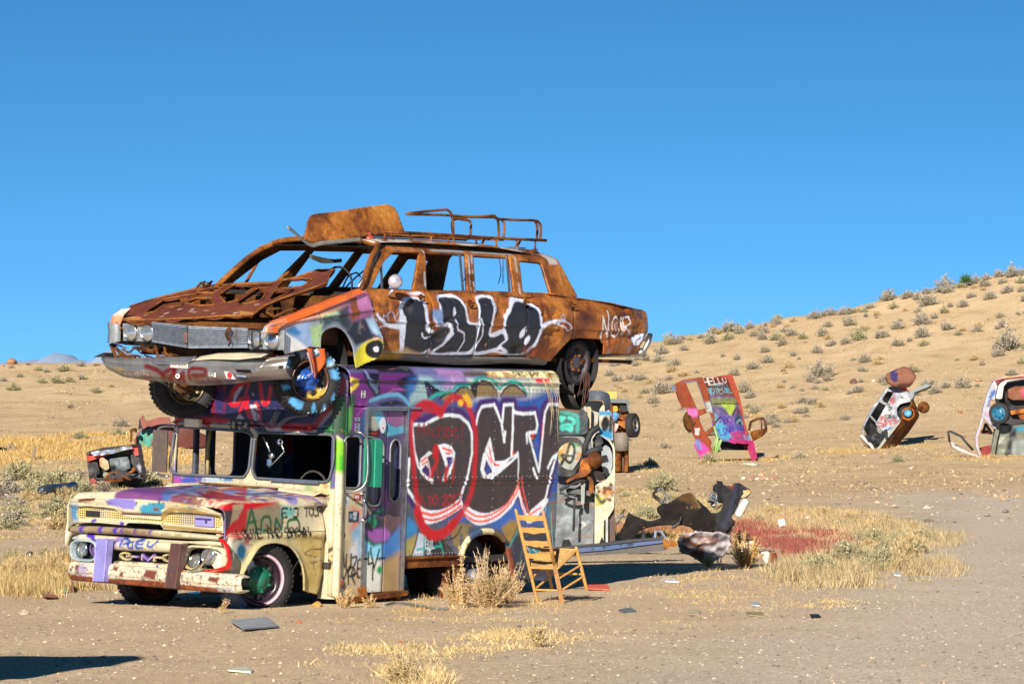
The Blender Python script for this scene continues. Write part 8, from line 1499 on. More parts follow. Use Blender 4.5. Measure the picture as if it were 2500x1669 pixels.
Yr = p[1] + .9; c_ = at('G', 785,212, Yr); wd_ = 200 / 5.22 / F_PX * Yr
def rp_c(P, c):
    k = (fbm(P[:, 0] * 3 + 3, P[:, 2] * 3,9) > .5) & (P[:, 0] < -.2) & (P[:, 1] < .1); c[k, :3] = C(60,54,120,.7); return c
o = put('boulder', rockmesh('boulder', wd_, (1.02,.8,.70),21,(.24,.105,.065), rp_c), c_, 1,0, 'big red brown boulder with blue spray resting on the silver hatchback', 'boulder')
# ---- white hatch at the right edge with its belly to the camera (window G)
p = ground_px('G', 1950,1215); Y = p[1]
car = thing('upended_car', 'white car on its nose at the right edge, open red door hanging left', 'car', WORLD, tuple(p))
s3 = painted('white_hatch', C(206,206,214),.4,1,.25,.5,.12); q2 = lambda *p_: wpts('G', p_, Y); pw = Paint(.01).fill(C(196,200,214))
for k_, (x_, y_) in enumerate(((1880,560),(1895,500),(1905,440),(1925,420),(1945,400))): pw.stroke(sm(q2((x_, y_ - 20),(x_ + 20, y_),(x_ - 8, y_ + 18),(x_ + 18, y_ + 22))),.07, C(50,90,180),.02)
pw.stroke(sm(q2((1925,760),(1970,790),(1960,830),(1920,820))),.08, C(30,30,36),.02); pw.poly(q2((1820,660),(1890,640),(1880,760),(1830,700)), C(206,150,190),.04,.8)
slab_part('side', 'G', [(1975,250),(2010,320),(1985,440),(1975,500),(1930,490),(1905,540),(1910,650),(1950,740),(2030,820),(1985,870),(1900,800),(1815,700),(1830,600),(1880,420),(1940,290)], Y - .5,.25, car, paint=pw, mat=s3, h=.06)
slab_part('hatch_rim', 'G', [(1975,245),(2100,210),(2400,175),(2400,220),(2140,265),(2090,330),(2070,480),(2040,490),(1990,480),(2020,330)], Y - .45,.3, car, C(226,226,222), mat=s3, h=.06); slab_part('rust_edge', 'G', [(2010,240),(2180,205),(2400,190),(2400,212),(2120,240),(2040,280),(2010,330),(2000,300)], Y - .5,.1, car, C(170,90,50), h=.06); slab_part('tail_lamp', 'G', [(1982,250),(2030,240),(2100,225),(2040,275),(2005,318)], Y - .56,.1, car, C(130,20,40), h=.06)
slab_part('boot_floor', 'G', [(2090,290),(2400,240),(2400,640),(2170,620),(2110,520)], Y + .1,.1, car, C(30,28,30), h=.1)
slab_part('fuel_tank', 'G', [(2150,370),(2240,325),(2400,330),(2400,500),(2200,500),(2150,470)], Y - .35,.4, car, paint=Paint(.02).fill(C(140,84,48)).poly(q2((2290,370),(2400,360),(2400,460),(2300,460)), C(220,70,110),.05), h=.08)
c_ = at('G', 2040,670, Y - .9); wheel(car, c_, (-.42,-.9,.0),.41,.3,.27, plain('blue_wheel', C(40,130,170,.7),.35,0,.3), RUBBER, plain('blue_wheel2', C(30,120,170),.4),.02,6)
slab_part('axle_beam', 'G', [(2160,640),(2400,600),(2400,660),(2180,690)], Y - .5,.25, car, mat=RUST, h=.08); slab_part('rust_frame', 'G', [(2250,650),(2400,640),(2400,760),(2300,740)], Y - .4,.2, car, mat=RUST, h=.08)
slab_part('underbody', 'G', [(2040,820),(2150,830),(2400,800),(2400,1230),(1940,1250),(1960,1100),(2020,880)], Y - .15,.2, car, paint=Paint(.02).fill(C(120,126,110)).poly(q2((2140,840),(2250,860),(2200,1220),(2090,1220),(2160,1000)), C(24,28,44),.04).poly(q2((2240,840),(2360,830),(2400,900),(2240,900)), C(60,150,180),.04).poly(q2((2200,1020),(2400,1000),(2400,1250),(2180,1230)), C(150,160,156),.05), mat=s3, h=.08, n=.08)
slab_part('sill', 'G', [(2035,810),(2040,860),(2010,1000),(1965,1250),(1920,1225),(1960,980),(1985,880)], Y - .42,.2, car, C(128,130,116), h=.08)
slab_part('pillar', 'G', [(1815,700),(1835,720),(1800,850),(1760,980),(1765,1100),(1800,1220),(1780,1215),(1735,1090),(1730,960),(1770,860)], Y - .45,.15, car, C(206,196,216), h=.06, rnd=.01); slab_part('inner_red', 'G', [(1800,890),(1830,870),(1920,890),(1950,940),(1800,925)], Y + .6,.1, car, C(130,40,34), h=.08); slab_part('inner_red', 'G', [(1780,1110),(1930,1070),(1920,1200),(1830,1220)], Y + .5,.1, car, C(150,40,44), h=.08); slab_part('inner_pillar', 'G', [(1850,790),(1880,800),(1930,880),(1960,930),(1930,930),(1870,860),(1830,930),(1810,930)], Y + .3,.1, car, C(56,34,28), h=.08)
dr = slab_part('open_door', 'G', [(1395,1030),(1440,1030),(1600,1130),(1830,1225),(1830,1262),(1700,1210),(1500,1145),(1420,1100)], Y - .9,.12, car, paint=Paint(.01).fill(C(130,44,52)).poly(q2((1380,1020),(1440,1040),(1500,1110),(1840,1250),(1840,1275),(1500,1160),(1400,1100)), C(206,210,206),.02).stroke(q2((1430,1060),(1440,1080),(1470,1070),(1490,1110)),.04, C(30,30,34),.01), mat=s3, h=.06)
m_ = MB(); m_.tube([tuple(at('G', *q, Y - .9)) for q in ((1400,1030),(1382,900),(1410,900),(1550,965),(1610,1040),(1700,1140))],.05,6); m_.build('window_frame', GR2, dr)
slab_part('body_shell', 'G', [(1985,260),(2400,200),(2400,1230),(1960,1240),(2010,900),(2050,600)], Y + .9,1.2, car, C(60,56,60), h=.25)
# ---- red fronted engine car and rusty coupe on the left (window H)
p = ground_px('H', 1000,1190); Y = p[1]
car = thing('upended_car', 'car nose turned up at the left with a red front panel and bare grey engine', 'car', WORLD, tuple(p)); q3 = lambda *p_: wpts('H', p_, Y - .4)
slab_part('body_shell', 'H', [(735,880),(1165,810),(1215,1090),(1190,1180),(800,1190),(760,1120)], Y, 1.3, car, C(44,40,44), h=.1, n=.1)
slab_part('front_panel', 'H', [(742,925),(770,880),(1120,815),(1165,815),(1180,910),(1150,915),(1120,860),(1000,880),(930,905),(870,925),(750,960)], Y - .4,.2, car, C(222,62,40), h=.06); slab_part('bumper', 'H', [(775,890),(800,875),(960,860),(1110,815),(1130,850),(1060,865),(960,895),(800,915)], Y - .6,.25, car, C(150,160,180), h=.06, mat=CHROME)
slab_part('front_edge', 'H', [(738,880),(870,845),(1160,812),(1165,830),(900,865),(745,905)], Y - .5,.2, car, C(26,26,32), h=.08); slab_part('engine_block', 'H', [(925,940),(1080,920),(1100,960),(1105,1020),(1040,1050),(940,1040)], Y - .7,.7, car, C(120,132,140), h=.05, n=.15, bulge=.1, paint=Paint(.02).fill(C(116,128,136)).poly(q3((930,1000),(1000,990),(990,1040),(940,1040)), C(30,34,40),.03))
slab_part('exhaust_shield', 'H', [(845,940),(870,925),(920,960),(930,1020),(900,1040),(850,1000)], Y - .6,.3, car, C(206,186,140), h=.06, paint=Paint(.02).fill(C(196,180,140)).poly(q3((845,930),(870,930),(870,1000),(845,1000)), C(206,120,40),.03)); slab_part('gearbox', 'H', [(880,1050),(940,1060),(990,1120),(1000,1190),(960,1200),(920,1130),(870,1080)], Y - .6,.4, car, C(150,156,140), h=.06, bulge=.1)
slab_part('fender', 'H', [(745,955),(830,970),(850,1060),(800,1100),(770,1130),(742,1000)], Y - .3,.4, car, C(36,34,40), h=.08); slab_part('fender', 'H', [(1110,900),(1180,905),(1215,1080),(1180,1060),(1120,1000)], Y - .3,.4, car, C(32,32,38), h=.08, paint=Paint(.02).fill(C(32,32,38)).poly(q3((1180,980),(1200,1000),(1195,1050),(1165,1010)), C(190,200,214),.02)); slab_part('cross_beam', 'H', [(1040,1080),(1190,1060),(1195,1090),(1050,1130)], Y - .5,.2, car, C(90,110,126), h=.08); slab_part('link', 'H', [(970,1030),(1010,1030),(1015,1120),(985,1140)], Y - .7,.2, car, mat=RUSTM, h=.06); slab_part('side_rail', 'H', [(765,1110),(800,1100),(860,1180),(780,1190)], Y - .4,.3, car, C(166,70,60), h=.08)
for k_ in range(6):
    R_ = random.Random(k_ + 60); tube_part('hose', 'H', sm([(R_.uniform(800,1150), R_.uniform(1000,1150)) for _ in range(4)],3), Y - .8,.05, car, GR2 if k_ % 2 else RUSTM)
p = ground_px('H', 1230,855); Y = p[1]
coupe = thing('rusty_coupe', 'round backed rusty coupe with turquoise spray behind the van mirror', 'car', WORLD, tuple(p)); q4 = lambda *p_: wpts('H', p_, Y)
pc_ = Paint(.02).fill(C(120,66,56)); pc_.poly(q4((1180,680),(1300,640),(1300,700),(1180,760)), C(100,80,140),.08,.8)
for q in (((1185,770),(1220,720),(1290,720),(1300,760)),((1210,740),(1250,770),(1290,745)),((1200,800),(1220,840),(1265,840),(1270,800),(1230,790)),((1215,820),(1255,820))): pc_.stroke(sm(q4(*q)),.16, C(70,180,160),.05)
cm = painted('coupe_paint', None, .6,.6,.3)
slab_part('body', 'H', [(1135,790),(1165,720),(1200,680),(1290,650),(1430,640),(1600,680),(1760,760),(1740,840),(1460,850),(1440,800),(1380,780),(1320,780),(1280,820),(1270,855),(1180,850),(1150,820)], Y, 1.5, coupe, paint=pc_, mat=cm, h=.12, bulge=.5, rnd=.15)
slab_part('trunk_lid', 'H', [(1190,600),(1215,565),(1240,620),(1350,585),(1440,585),(1460,650),(1400,640),(1250,665),(1215,690)], Y - .6,.15, coupe, mat=cm, paint=Paint(.02).fill(C(150,76,60)), h=.12); slab_part('open_frame', 'H', [(1105,690),(1150,675),(1165,690),(1160,720),(1125,700),(1120,790),(1108,800)], Y - .7,.2, coupe, mat=RUSTD, h=.1, rnd=.01); slab_part('dark_frame', 'H', [(1185,600),(1200,600),(1215,640),(1240,660),(1200,680),(1175,690)], Y - .4,.2, coupe, mat=BLACK, h=.1, rnd=.01)
slab_part('wheel_arch', 'H', [(1285,820),(1310,790),(1400,790),(1440,800),(1450,850),(1290,860)], Y - .1,.2, coupe, mat=BLACK, h=.1)
# ============================================================ burnt fender, beam, chair and small things in front
sh = ground_px('K6', 900,1180)
Yb = 44.6
def flat(name, w_, pts, Y, depth, mat, label, cat, holes=(), h=.04, n=.05, paint=None, tilt=0., rnd=.02, bulge=0.):
    P = wpts(w_, pts, Y); P = rpoly(P, rnd, 2) if rnd else P; c = np.mean(P, 0)
    o = sheet(name, P, [wpts(w_, q, Y) for q in holes], h, lambda u, v: (u, Y + n * (np.abs(fbm(u * 4, v * 4,3,3) - .5) - .1) * 1.5 + tilt * (v - c[1]) + bulge * (u - c[0]) ** 2, v), mat, paint, None, depth, WORLD)
    return tag(o, label, cat)
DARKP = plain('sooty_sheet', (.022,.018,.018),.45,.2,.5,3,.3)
Yf = 52.5
bf = thing('burnt_fender', 'twisted burnt black fender arching over the grass right of the van', 'fender', WORLD, tuple(at('K6', 900,950, Yf)))
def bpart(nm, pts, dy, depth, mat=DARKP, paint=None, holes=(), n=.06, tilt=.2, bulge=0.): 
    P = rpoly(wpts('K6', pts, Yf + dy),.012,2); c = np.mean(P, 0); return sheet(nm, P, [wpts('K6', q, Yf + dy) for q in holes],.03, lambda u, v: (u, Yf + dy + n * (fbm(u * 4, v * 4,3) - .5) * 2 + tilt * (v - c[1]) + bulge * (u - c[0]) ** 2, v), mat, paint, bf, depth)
bp2 = Paint(.01,.55).fill(C(26,20,22)); bb = lambda *p: wpts('K6', p, Yf); bp2.poly(bb((980,400),(1160,345),(1270,540),(1200,560),(1100,470),(1000,450)), C(110,80,40),.02); bp2.poly(bb((860,560),(1060,480),(1200,560),(1000,700)), C(40,24,22),.03,.8); bp2.stroke(bb((1160,345),(1265,545)),.02, C(176,150,90),.008); bp2.stroke(bb((1100,480),(1230,500)),.03, C(90,60,34),.01)  # burnt sheet, near-black with shade added; its tip painted brown as sunlit
soot_and_shade = painted('soot_paint', C(24,18,18),.75,.12,.3,.4,.02)
bpart('wing_panel', [(170,985),(300,620),(420,680),(560,745),(640,735),(760,690),(690,610),(690,560),(760,500),(860,490),(980,400),(1160,345),(1220,430),(1350,540),(1440,625),(1560,620),(1600,700),(1560,890),(1230,890),(1150,820),(1050,795),(900,790),(700,800),(560,830),(440,880),(360,990)],0,.03, soot_and_shade, bp2,(),.05,-.25)
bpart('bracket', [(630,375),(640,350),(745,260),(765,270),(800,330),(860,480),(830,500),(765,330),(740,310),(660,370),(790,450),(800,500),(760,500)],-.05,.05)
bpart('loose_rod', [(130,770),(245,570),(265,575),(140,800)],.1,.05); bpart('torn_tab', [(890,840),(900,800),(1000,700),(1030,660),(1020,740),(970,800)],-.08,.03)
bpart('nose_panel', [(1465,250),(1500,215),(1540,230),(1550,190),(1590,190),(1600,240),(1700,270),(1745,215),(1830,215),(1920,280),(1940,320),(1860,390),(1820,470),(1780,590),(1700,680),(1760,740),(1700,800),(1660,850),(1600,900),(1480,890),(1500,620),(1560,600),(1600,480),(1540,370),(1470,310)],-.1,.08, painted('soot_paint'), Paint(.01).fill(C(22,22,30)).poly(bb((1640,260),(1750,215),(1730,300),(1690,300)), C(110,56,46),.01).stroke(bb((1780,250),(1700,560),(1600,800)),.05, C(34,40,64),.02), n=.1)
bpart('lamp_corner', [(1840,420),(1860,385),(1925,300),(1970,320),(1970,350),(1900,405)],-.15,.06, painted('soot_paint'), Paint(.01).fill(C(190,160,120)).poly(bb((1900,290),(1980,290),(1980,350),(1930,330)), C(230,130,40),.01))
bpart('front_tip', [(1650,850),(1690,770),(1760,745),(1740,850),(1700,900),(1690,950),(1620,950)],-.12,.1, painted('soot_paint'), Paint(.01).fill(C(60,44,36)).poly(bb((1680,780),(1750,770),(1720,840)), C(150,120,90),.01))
m_ = MB(); c_ = at('K6', 1850,555, Yf - .25); a_ = at('K6', 1770,600, Yf) ; ax_ = arr(at('K6', 1910,440, Yf)) - arr(at('K6', 1800,650, Yf)); m_.obox(c_, (ax_, (0,1,0), np.cross(ax_, (0,1,0))),(.145,.10,.055),.045); tag(m_.build('fuel_can', plain('white_can', (.62,.62,.6),.3,.1,.2), None, WORLD), 'white rounded tank with a yellow edge leaning on the burnt fender nose', 'tank')
m_ = MB()
for k_ in range(16):
    R_ = random.Random(k_ + 90); c_ = at('K6', R_.uniform(1430,1560), R_.uniform(360,560), Yf + .05); m_.obox(c_, ((R_.uniform(-1,1), R_.uniform(-1,1),.5),(.3,1, R_.uniform(-1,1)),(1,0, R_.uniform(-1,1))),(R_.uniform(.02,.06),.01, R_.uniform(.02,.05)))
m_.build('crumpled_foil', CHROME, bf)
# long painted beam lying in the van's shadow
Yb = 49.5; gpB = Paint(.008).fill(C(84,108,156,.8)); qb = lambda *p: wpts('K6', p, Yb)
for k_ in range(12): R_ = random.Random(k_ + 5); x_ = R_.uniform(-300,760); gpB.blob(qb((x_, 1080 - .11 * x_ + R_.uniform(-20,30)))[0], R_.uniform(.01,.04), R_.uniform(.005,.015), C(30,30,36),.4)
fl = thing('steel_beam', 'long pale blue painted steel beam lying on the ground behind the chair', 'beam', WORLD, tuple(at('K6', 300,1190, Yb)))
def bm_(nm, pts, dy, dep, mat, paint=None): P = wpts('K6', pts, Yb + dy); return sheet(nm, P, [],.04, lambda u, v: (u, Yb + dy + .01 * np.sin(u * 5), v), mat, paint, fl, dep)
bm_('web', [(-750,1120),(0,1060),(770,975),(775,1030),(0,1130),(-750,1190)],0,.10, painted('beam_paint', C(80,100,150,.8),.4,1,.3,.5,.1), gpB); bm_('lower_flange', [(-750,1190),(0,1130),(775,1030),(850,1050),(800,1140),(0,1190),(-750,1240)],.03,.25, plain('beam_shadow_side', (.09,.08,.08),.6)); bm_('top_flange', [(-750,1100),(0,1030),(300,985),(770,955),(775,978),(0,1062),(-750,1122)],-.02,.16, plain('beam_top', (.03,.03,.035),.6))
bm_('end_bracket', [(650,960),(660,850),(690,870),(760,860),(820,960),(860,1010),(830,1010),(770,930),(740,880),(690,880),(680,960)],.05,.08, plain('bracket_blue', (.16,.2,.3),.5)); bm_('end_joint', [(770,960),(860,1010),(940,1010),(970,1050),(940,1090),(860,1080),(830,1130),(780,1080)],-.03,.15, RUSTM)
# crumpled white body panel
Yh = 48.2; gpw = Paint(.01,.95).fill(C(190,182,186)); qh = lambda *p: wpts('K6', p, Yh)
for q in (((1000,940),(1100,960),(1180,1060),(1320,1110)),((1100,900),(1130,1000),(1250,1080)),((1180,940),(1350,950),(1500,950)),((1240,1030),(1400,990),(1560,1000)),((1020,1080),(1200,1160),(1330,1280)),((1070,960),(1060,1060),(1120,1130)),((1300,1120),(1320,1290)),((1150,1060),(1330,1060),(1500,1020))): gpw.stroke(sm(qh(*q)),.035, C(128,74,40),.02,.9)
gpw.poly(qh((1000,1100),(1320,1150),(1330,1310),(1150,1210),(1000,1140)), C(140,84,46),.03,.9); gpw.poly(qh((985,1020),(1000,930),(1060,890),(1100,890),(1050,1050)), C(160,140,140),.03,.6,(20,.48))
wpn = flat('crumpled_panel', 'K6', [(985,1080),(975,1000),(1000,930),(1060,890),(1200,885),(1420,890),(1560,900),(1680,950),(1700,1060),(1640,1180),(1480,1290),(1330,1320),(1150,1210),(1020,1140)], Yh, .03, painted('crumpled_paint', C(180,174,176),.5,1,.35,.5,.0), 'crumpled white rusty body panel lying beside the orange weeds', 'body panel', (),.014,.34, gpw, -.6,.01)
flat('torn_panel', 'K6', [(1780,1180),(1840,1040),(1880,990),(1900,1020),(1960,1000),(2010,1010),(2040,1110),(2030,1170),(1960,1200),(1900,1150)], Yh - .3,.03, painted('crumpled_paint'), 'torn cream panel piece sticking up behind the orange weed', 'panel piece', (),.02,.1, Paint(.01).fill(C(226,214,190)).blob(wpts('K6', [(1990,1150)], Yh)[0],.03,.05, C(90,110,150),.4).stroke(wpts('K6', [(1930,1020),(1960,1090),(2000,1060)], Yh),.03, C(150,90,40),.02),.2)
flat('bracket_scrap', 'K6', [(2110,1160),(2200,1145),(2230,1165),(2200,1310),(2180,1310),(2130,1220),(2180,1190),(2120,1180)], Yh - .8,.05, plain('scrap_white', (.6,.56,.48),.5,0,.3), 'white bent angle bracket standing right of the orange weed', 'scrap', (),.02,.02)
flat('rusty_scrap', 'K6', [(2240,1190),(2260,1170),(2320,1160),(2335,1220),(2310,1360),(2265,1350)], Yh - .85,.06, RUST, 'brown rusty scrap piece standing right of the white bracket', 'scrap', (),.02,.04)
# ---- weeds with their own shape
def twiggy(name, w_, foot, h_px, seed, c1, c2, label, cat, spread=1., n=26, leafn=1400, leaf=.02, stemc=(.5,.40,.28)):
    p = ground_px(w_, *foot); H_ = h_px / WIN[w_][2] / F_PX * p[1]; R_ = np.random.default_rng(seed); Ps = []; Cs = []
    for k in range(n):
        d_ = np.array([R_.normal() * .45 * spread, R_.normal() * .35 * spread, 1.]); d_ /= np.linalg.norm(d_); ln = H_ * R_.uniform(.45,1.05) * (1.1 - .5 * abs(d_[0])); m = 14; t = np.linspace(0,1, m)
        path = np.array([R_.normal() * .05, R_.normal() * .05,0]) * H_ + d_[None] * (t * ln)[:, None] + np.array([0,0,1.])[None] * (t ** 2 * ln * .25)[:, None] + .02 * H_ * np.sin(t * 6 + R_.uniform(0,6))[:, None] * np.array([1,.5,0])[None]
        a, c = blades(path[:-1], unit(np.diff(path, axis=0)), np.linalg.norm(np.diff(path, axis=0), axis=1) * 1.3, np.full(m - 1,.007 + .004 * H_), np.tile(stemc, (m - 1,1)),.1); Ps.append(a); Cs.append(c)
        q = leafn // n; tt = R_.uniform(.12,1, q); idx = (tt * (m - 1)).astype(int); bse = path[idx] + R_.normal(size=(q, 3)) * .012 * H_; dd = unit(d_[None] * .8 + R_.normal(size=(q, 3)) * .7)
        mm = np.clip(R_.normal(.5,.35, q),0,1)[:, None]; a, c = blades(bse, dd, leaf * R_.uniform(.5,1.5, q), np.full(q, leaf * .35), np.array(c1) * (1 - mm) + np.array(c2) * mm, .1); Ps.append(a); Cs.append(c)
    return put(name, tri_mesh(name, np.concatenate(Ps), np.concatenate(Cs)), p, 1,0, label, cat)
OCH1, OCH2 = (.42,.28,.12),(.70,.50,.26)
twiggy('dry_weed', 'F4', (580,1500),520,1, OCH1, OCH2, 'large bushy ochre dry weed in front of the van rear wheel', 'weed', 2.4,170,16000,.017)
twiggy('dry_weed', 'F4', (250,1470),380,2, OCH1, OCH2, 'pale low weed left of the big ochre weed', 'weed', 2.4,50,3600,.017)
twiggy('dry_weed', 'F4', (800,1450),430,3, OCH1, OCH2, 'ochre weed spray beside the back leg of the chair', 'weed', 1.4,50,3600,.017)
twiggy('dry_weed', 'F4', (300,1500),520,4, OCH1, OCH2, 'tall thin ochre stalk before the van rear hub', 'weed', .25,8,900,.03)
twiggy('orange_weed', 'K6', (1900,1380),400,5,(.46,.26,.06),(.72,.48,.16), 'golden orange weed in front of the crumpled white panel', 'weed', 1.9,70,7000,.022)
twiggy('bare_twig', 'K6', (1540,1330),420,6,(.5,.42,.3),(.62,.55,.42), 'bare pale branching twig before the crumpled white panel', 'weed', 1.1,9,160,.02,(.6,.52,.44))
twiggy('dry_weed', 'K6', (1400,1370),160,7,(.40,.28,.10),(.62,.48,.2), 'low yellow weed left of the bare twig', 'weed', 1.6,26,1500,.025)
twiggy('dry_weed', 'K6', (1850,1180),300,8,(.42,.26,.08),(.66,.46,.18), 'golden weed behind the torn cream panel piece', 'weed', 1., 36,2600,.03)
twiggy('dry_weed', 'F3', (300,1540),220,9, OCH1, OCH2, 'low dry weed at the front corner step of the van', 'weed', 1.6,26,1400,.022)
twiggy('dry_weed', 'F3', (560,1540),150,10, OCH1, OCH2, 'small dry weed under the van folding door', 'weed', 1.8,18,700,.022)
twiggy('dry_weed', 'K4', (1120,800),230,12,(.46,.34,.17),(.68,.55,.33), 'bushy straw weed at the bottom edge of the picture', 'weed', 3.2,150,9000,.016,(.5,.4,.2))
twiggy('dry_weed', 'K4', (2080,530),170,13,(.46,.34,.17),(.68,.55,.33), 'spiky straw weed on the gravel below the chair', 'weed', 1.5,40,2600,.022,(.5,.4,.2))
twiggy('dry_weed', 'K1', (2130,770),130,14, OCH1, OCH2, 'single dry weed on the sand below the van front wheel', 'weed', .9,10,400,.018)
# ---- ladder back chair
BLf = at('F4', 1130,1436,37.75); u_ = np.array([-.223,-.255,.958]); u_ /= np.linalg.norm(u_); f_ = np.array([.15,.32,.125]); w_v = np.array([.31,-.15,-.005]); Hh = 1030 / 4.48 / F_PX * 37.75 / u_[2] * 1.0
wood = plain('honey_wood', (.58,.31,.085),.5,0,.3,8,.15)
chair = thing('ladder_back_chair', 'honey coloured wooden ladder back chair tipped back beside the van rear wheel', 'chair', WORLD, tuple(BLf)); 
def post(p, q, r0=.016, r1=.019, nm='post'):
    p = arr(p); q = arr(q); m = MB(); t = [0,.02,.5,.93,.98,1]; m.tube([tuple(p + (q - p) * k) for k in t],[r0 * .8, r0, r1, r1 * .9, r1 * .8, r1 * .3],12); return m.build(nm, wood, chair)
BL, TL = BLf, BLf + u_ * Hh; wb = w_v * .86; BR = BLf + wb + np.array([-.01,0,-.0]); TR = TL + w_v * .88
post(BL, TL, nm='leg'); m_ = MB(); mid = BR + (TR - BR) * .42; m_.tube([tuple(mid), tuple(mid + (TR - mid) * .5), tuple(mid + (TR - mid) * .95), tuple(TR)],[.019,.019,.017,.006],12); m_.build('leg', wood, chair)
m_ = MB(); ft = at('F4', 1402,1452,37.6); m_.beam(mid + (TR - mid) * .02, ft, .045,.022,(0,1,0)); m_.build('leg', plain('dark_board', (.36,.19,.07),.6,0,.4), chair)
FLt = TL * 0 + BL + f_ + u_ * Hh * .47; FRt = FLt + w_v * 1.12; FLb = BL + f_ * 1.02; FRb = FLb + w_v * 1.14
post(FLb, FLt, nm='leg'); post(FRb, FRt, nm='leg')
for s_ in (.915,.785,.645,.51):
    m_ = MB(); a_ = BL + u_ * Hh * s_; b_ = a_ + w_v * .88; nrm = np.cross(w_v, u_); nrm /= np.linalg.norm(nrm); n_ = 10; V_ = []; Fc = []
    for i in range(n_ + 1):
        t = i / n_; c_ = a_ * (1 - t) + b_ * t - nrm * .022 * math.sin(math.pi * t) * -1; hh_ = .024 + .008 * math.sin(math.pi * t) + .004 * math.cos(4 * math.pi * t)
        for du, dn in ((hh_ * .85,.004),(hh_ * .85,-.004),(-hh_ * 1.1,-.004),(-hh_ * 1.1,.004)): V_.append(c_ + u_ * du + nrm * dn)
    for i in range(n_):
        for k in range(4): Fc.append((i * 4 + k, i * 4 + (k + 1) % 4,(i + 1) * 4 + (k + 1) % 4,(i + 1) * 4 + k))
    m_.add(V_, Fc); m_.build('slat', wood, chair)
st = .42
SBL, SBR = BL + u_ * Hh * .375, BL + u_ * Hh * .375 + w_v * .93; SFL, SFR = BL + f_ + u_ * Hh * .435, BL + f_ + u_ * Hh * .435 + w_v * 1.12
m_ = MB()
for i in range(24):
    t0 = i / 24; a_ = SBL + (SFL - SBL) * t0; b_ = SBR + (SFR - SBR) * t0; m_.tube([tuple(a_ + (b_ - a_) * .04), tuple((a_ + b_) / 2 - u_ * .008), tuple(b_ - (b_ - a_) * .04)],.0095,6)
m_.build('seat', plain('rush_seat', (.42,.25,.09),.8,0,.4,30), chair)
for a_, b_ in ((SBL, SFL),(SFL, SFR),(SFR, SBR),(SBR, SBL),(SFL - u_ * .055, SFR - u_ * .055),(FLb + u_ * Hh * .17, FRb + u_ * Hh * .17),(BL + u_ * Hh * .26, FLb + u_ * Hh * .29),(BL + u_ * Hh * .14, FLb + u_ * Hh * .13),(SBR - u_ * .10, FRb + u_ * Hh * .27),(BL + wb + u_ * Hh * .14, FRb + u_ * Hh * .15),(BL + u_ * Hh * .14, BL + wb + u_ * Hh * .14),(SBL - u_ * .04, SFL - u_ * .04)): post(a_, b_, .010,.012, 'rung')
# ---- stones, boards and scraps
def stone(w_, x, y, wpx, col, label, seed, hk=.7, name='stone', dz=.35):
    p = ground_px(w_, x, y); r = wpx / 2 / WIN[w_][2] / F_PX * p[1]; put(name, rockmesh(name, r, (1,.8, hk), seed, col, None, 3), p + [0,0, r * hk * dz],1, seed, label, 'stone')
TAN = C(200,184,160); ORGS = C(196,130,84)
stone('K1', 235,785,110, TAN, 'pale round stone alone on the sand at the left', 1,.75); stone('K4', 510,238,105, C(206,160,90), 'orange tan stone wedged at the van front step', 2,.62); stone('K1', 1615,635,75, ORGS, 'orange stone under the van bumper', 3); stone('K1', 1690,650,100, C(180,120,84), 'flat brown stone under the van bumper', 4,.5); stone('K1', 1845,665,55, TAN, 'grey pebble right of the brown stone under the bumper', 5)
stone('K1', 1112,582,42, C(236,226,190), 'white pebble before the van far wheel', 6); stone('K1', 1895,862,50, TAN, 'small pointed stone on the sand below the van bumper', 7,1.); stone('K4', 385,355,50, C(206,120,84), 'small orange stone near the grey board', 8,.7); stone('K4', 1962,382,34, C(110,100,104), 'dark pebble on the gravel below the big weed', 9); stone('K4', 1112,498,40, C(190,110,80), 'orange brown pebble behind the bottom weed', 10)
stone('H', 105,148,115, C(176,130,110), 'big pinkish boulder on the skyline at the far left', 11,.62, 'boulder', .5); stone('H', 22,138,45, C(170,140,130), 'small rock on the skyline left of the pink boulder', 12,.5, 'boulder', .5); stone('H', 15,1290,90, C(110,80,80), 'dark rock at the left edge beside the brush', 13,.9, 'boulder')
for i, (x, y, wp, c__) in enumerate([(1872,172,90,C(206,200,186)),(1965,178,90,C(190,140,120)),(2035,150,70,C(150,110,96)),(2065,172,90,C(206,200,190)),(2120,120,110,C(206,160,130)),(2130,170,70,C(190,140,120)),(2195,172,70,C(200,180,170)),(2260,172,90,C(186,140,124)),(2325,160,70,C(170,120,104))]): stone('K6', x, y, wp, c__, ['round white', 'flat pink', 'small brown', 'white', 'large tan', 'pinkish', 'pale grey', 'long brown', 'reddish end'][i] + ' stone in the row of stones behind the burnt fender', 20 + i)
stone('F', 1270,1490,280, C(186,190,176), 'flat pale green grey slab in front of the orange wagon', 31,.28); stone('K3', 1265,835,60, C(110,80,80), 'dark rock on the slope left of the boulder car', 32); stone('G', 1535,680,80, C(170,100,80), 'reddish rock on the slope right of the boulder car', 33,.45); stone('K3', 820,752,45, C(110,80,74), 'dark flat rock high on the slope', 34,.5); stone('G', 1770,255,110, C(180,140,100), 'flat tan rock above the white car', 35,.35); stone('F', 1300,685,90, C(196,120,90), 'orange rock on the slope right of the wagon', 36,.5); stone('G', 1580,990,60, C(150,110,100), 'brown rock beside the open red door', 37); stone('G', 535,1235,45, C(130,100,84), 'small brown rock in front of the silver hatchback', 38); stone('K3', 1390,815,36, C(226,216,200), 'small white rock beside the dark one on the slope', 39)
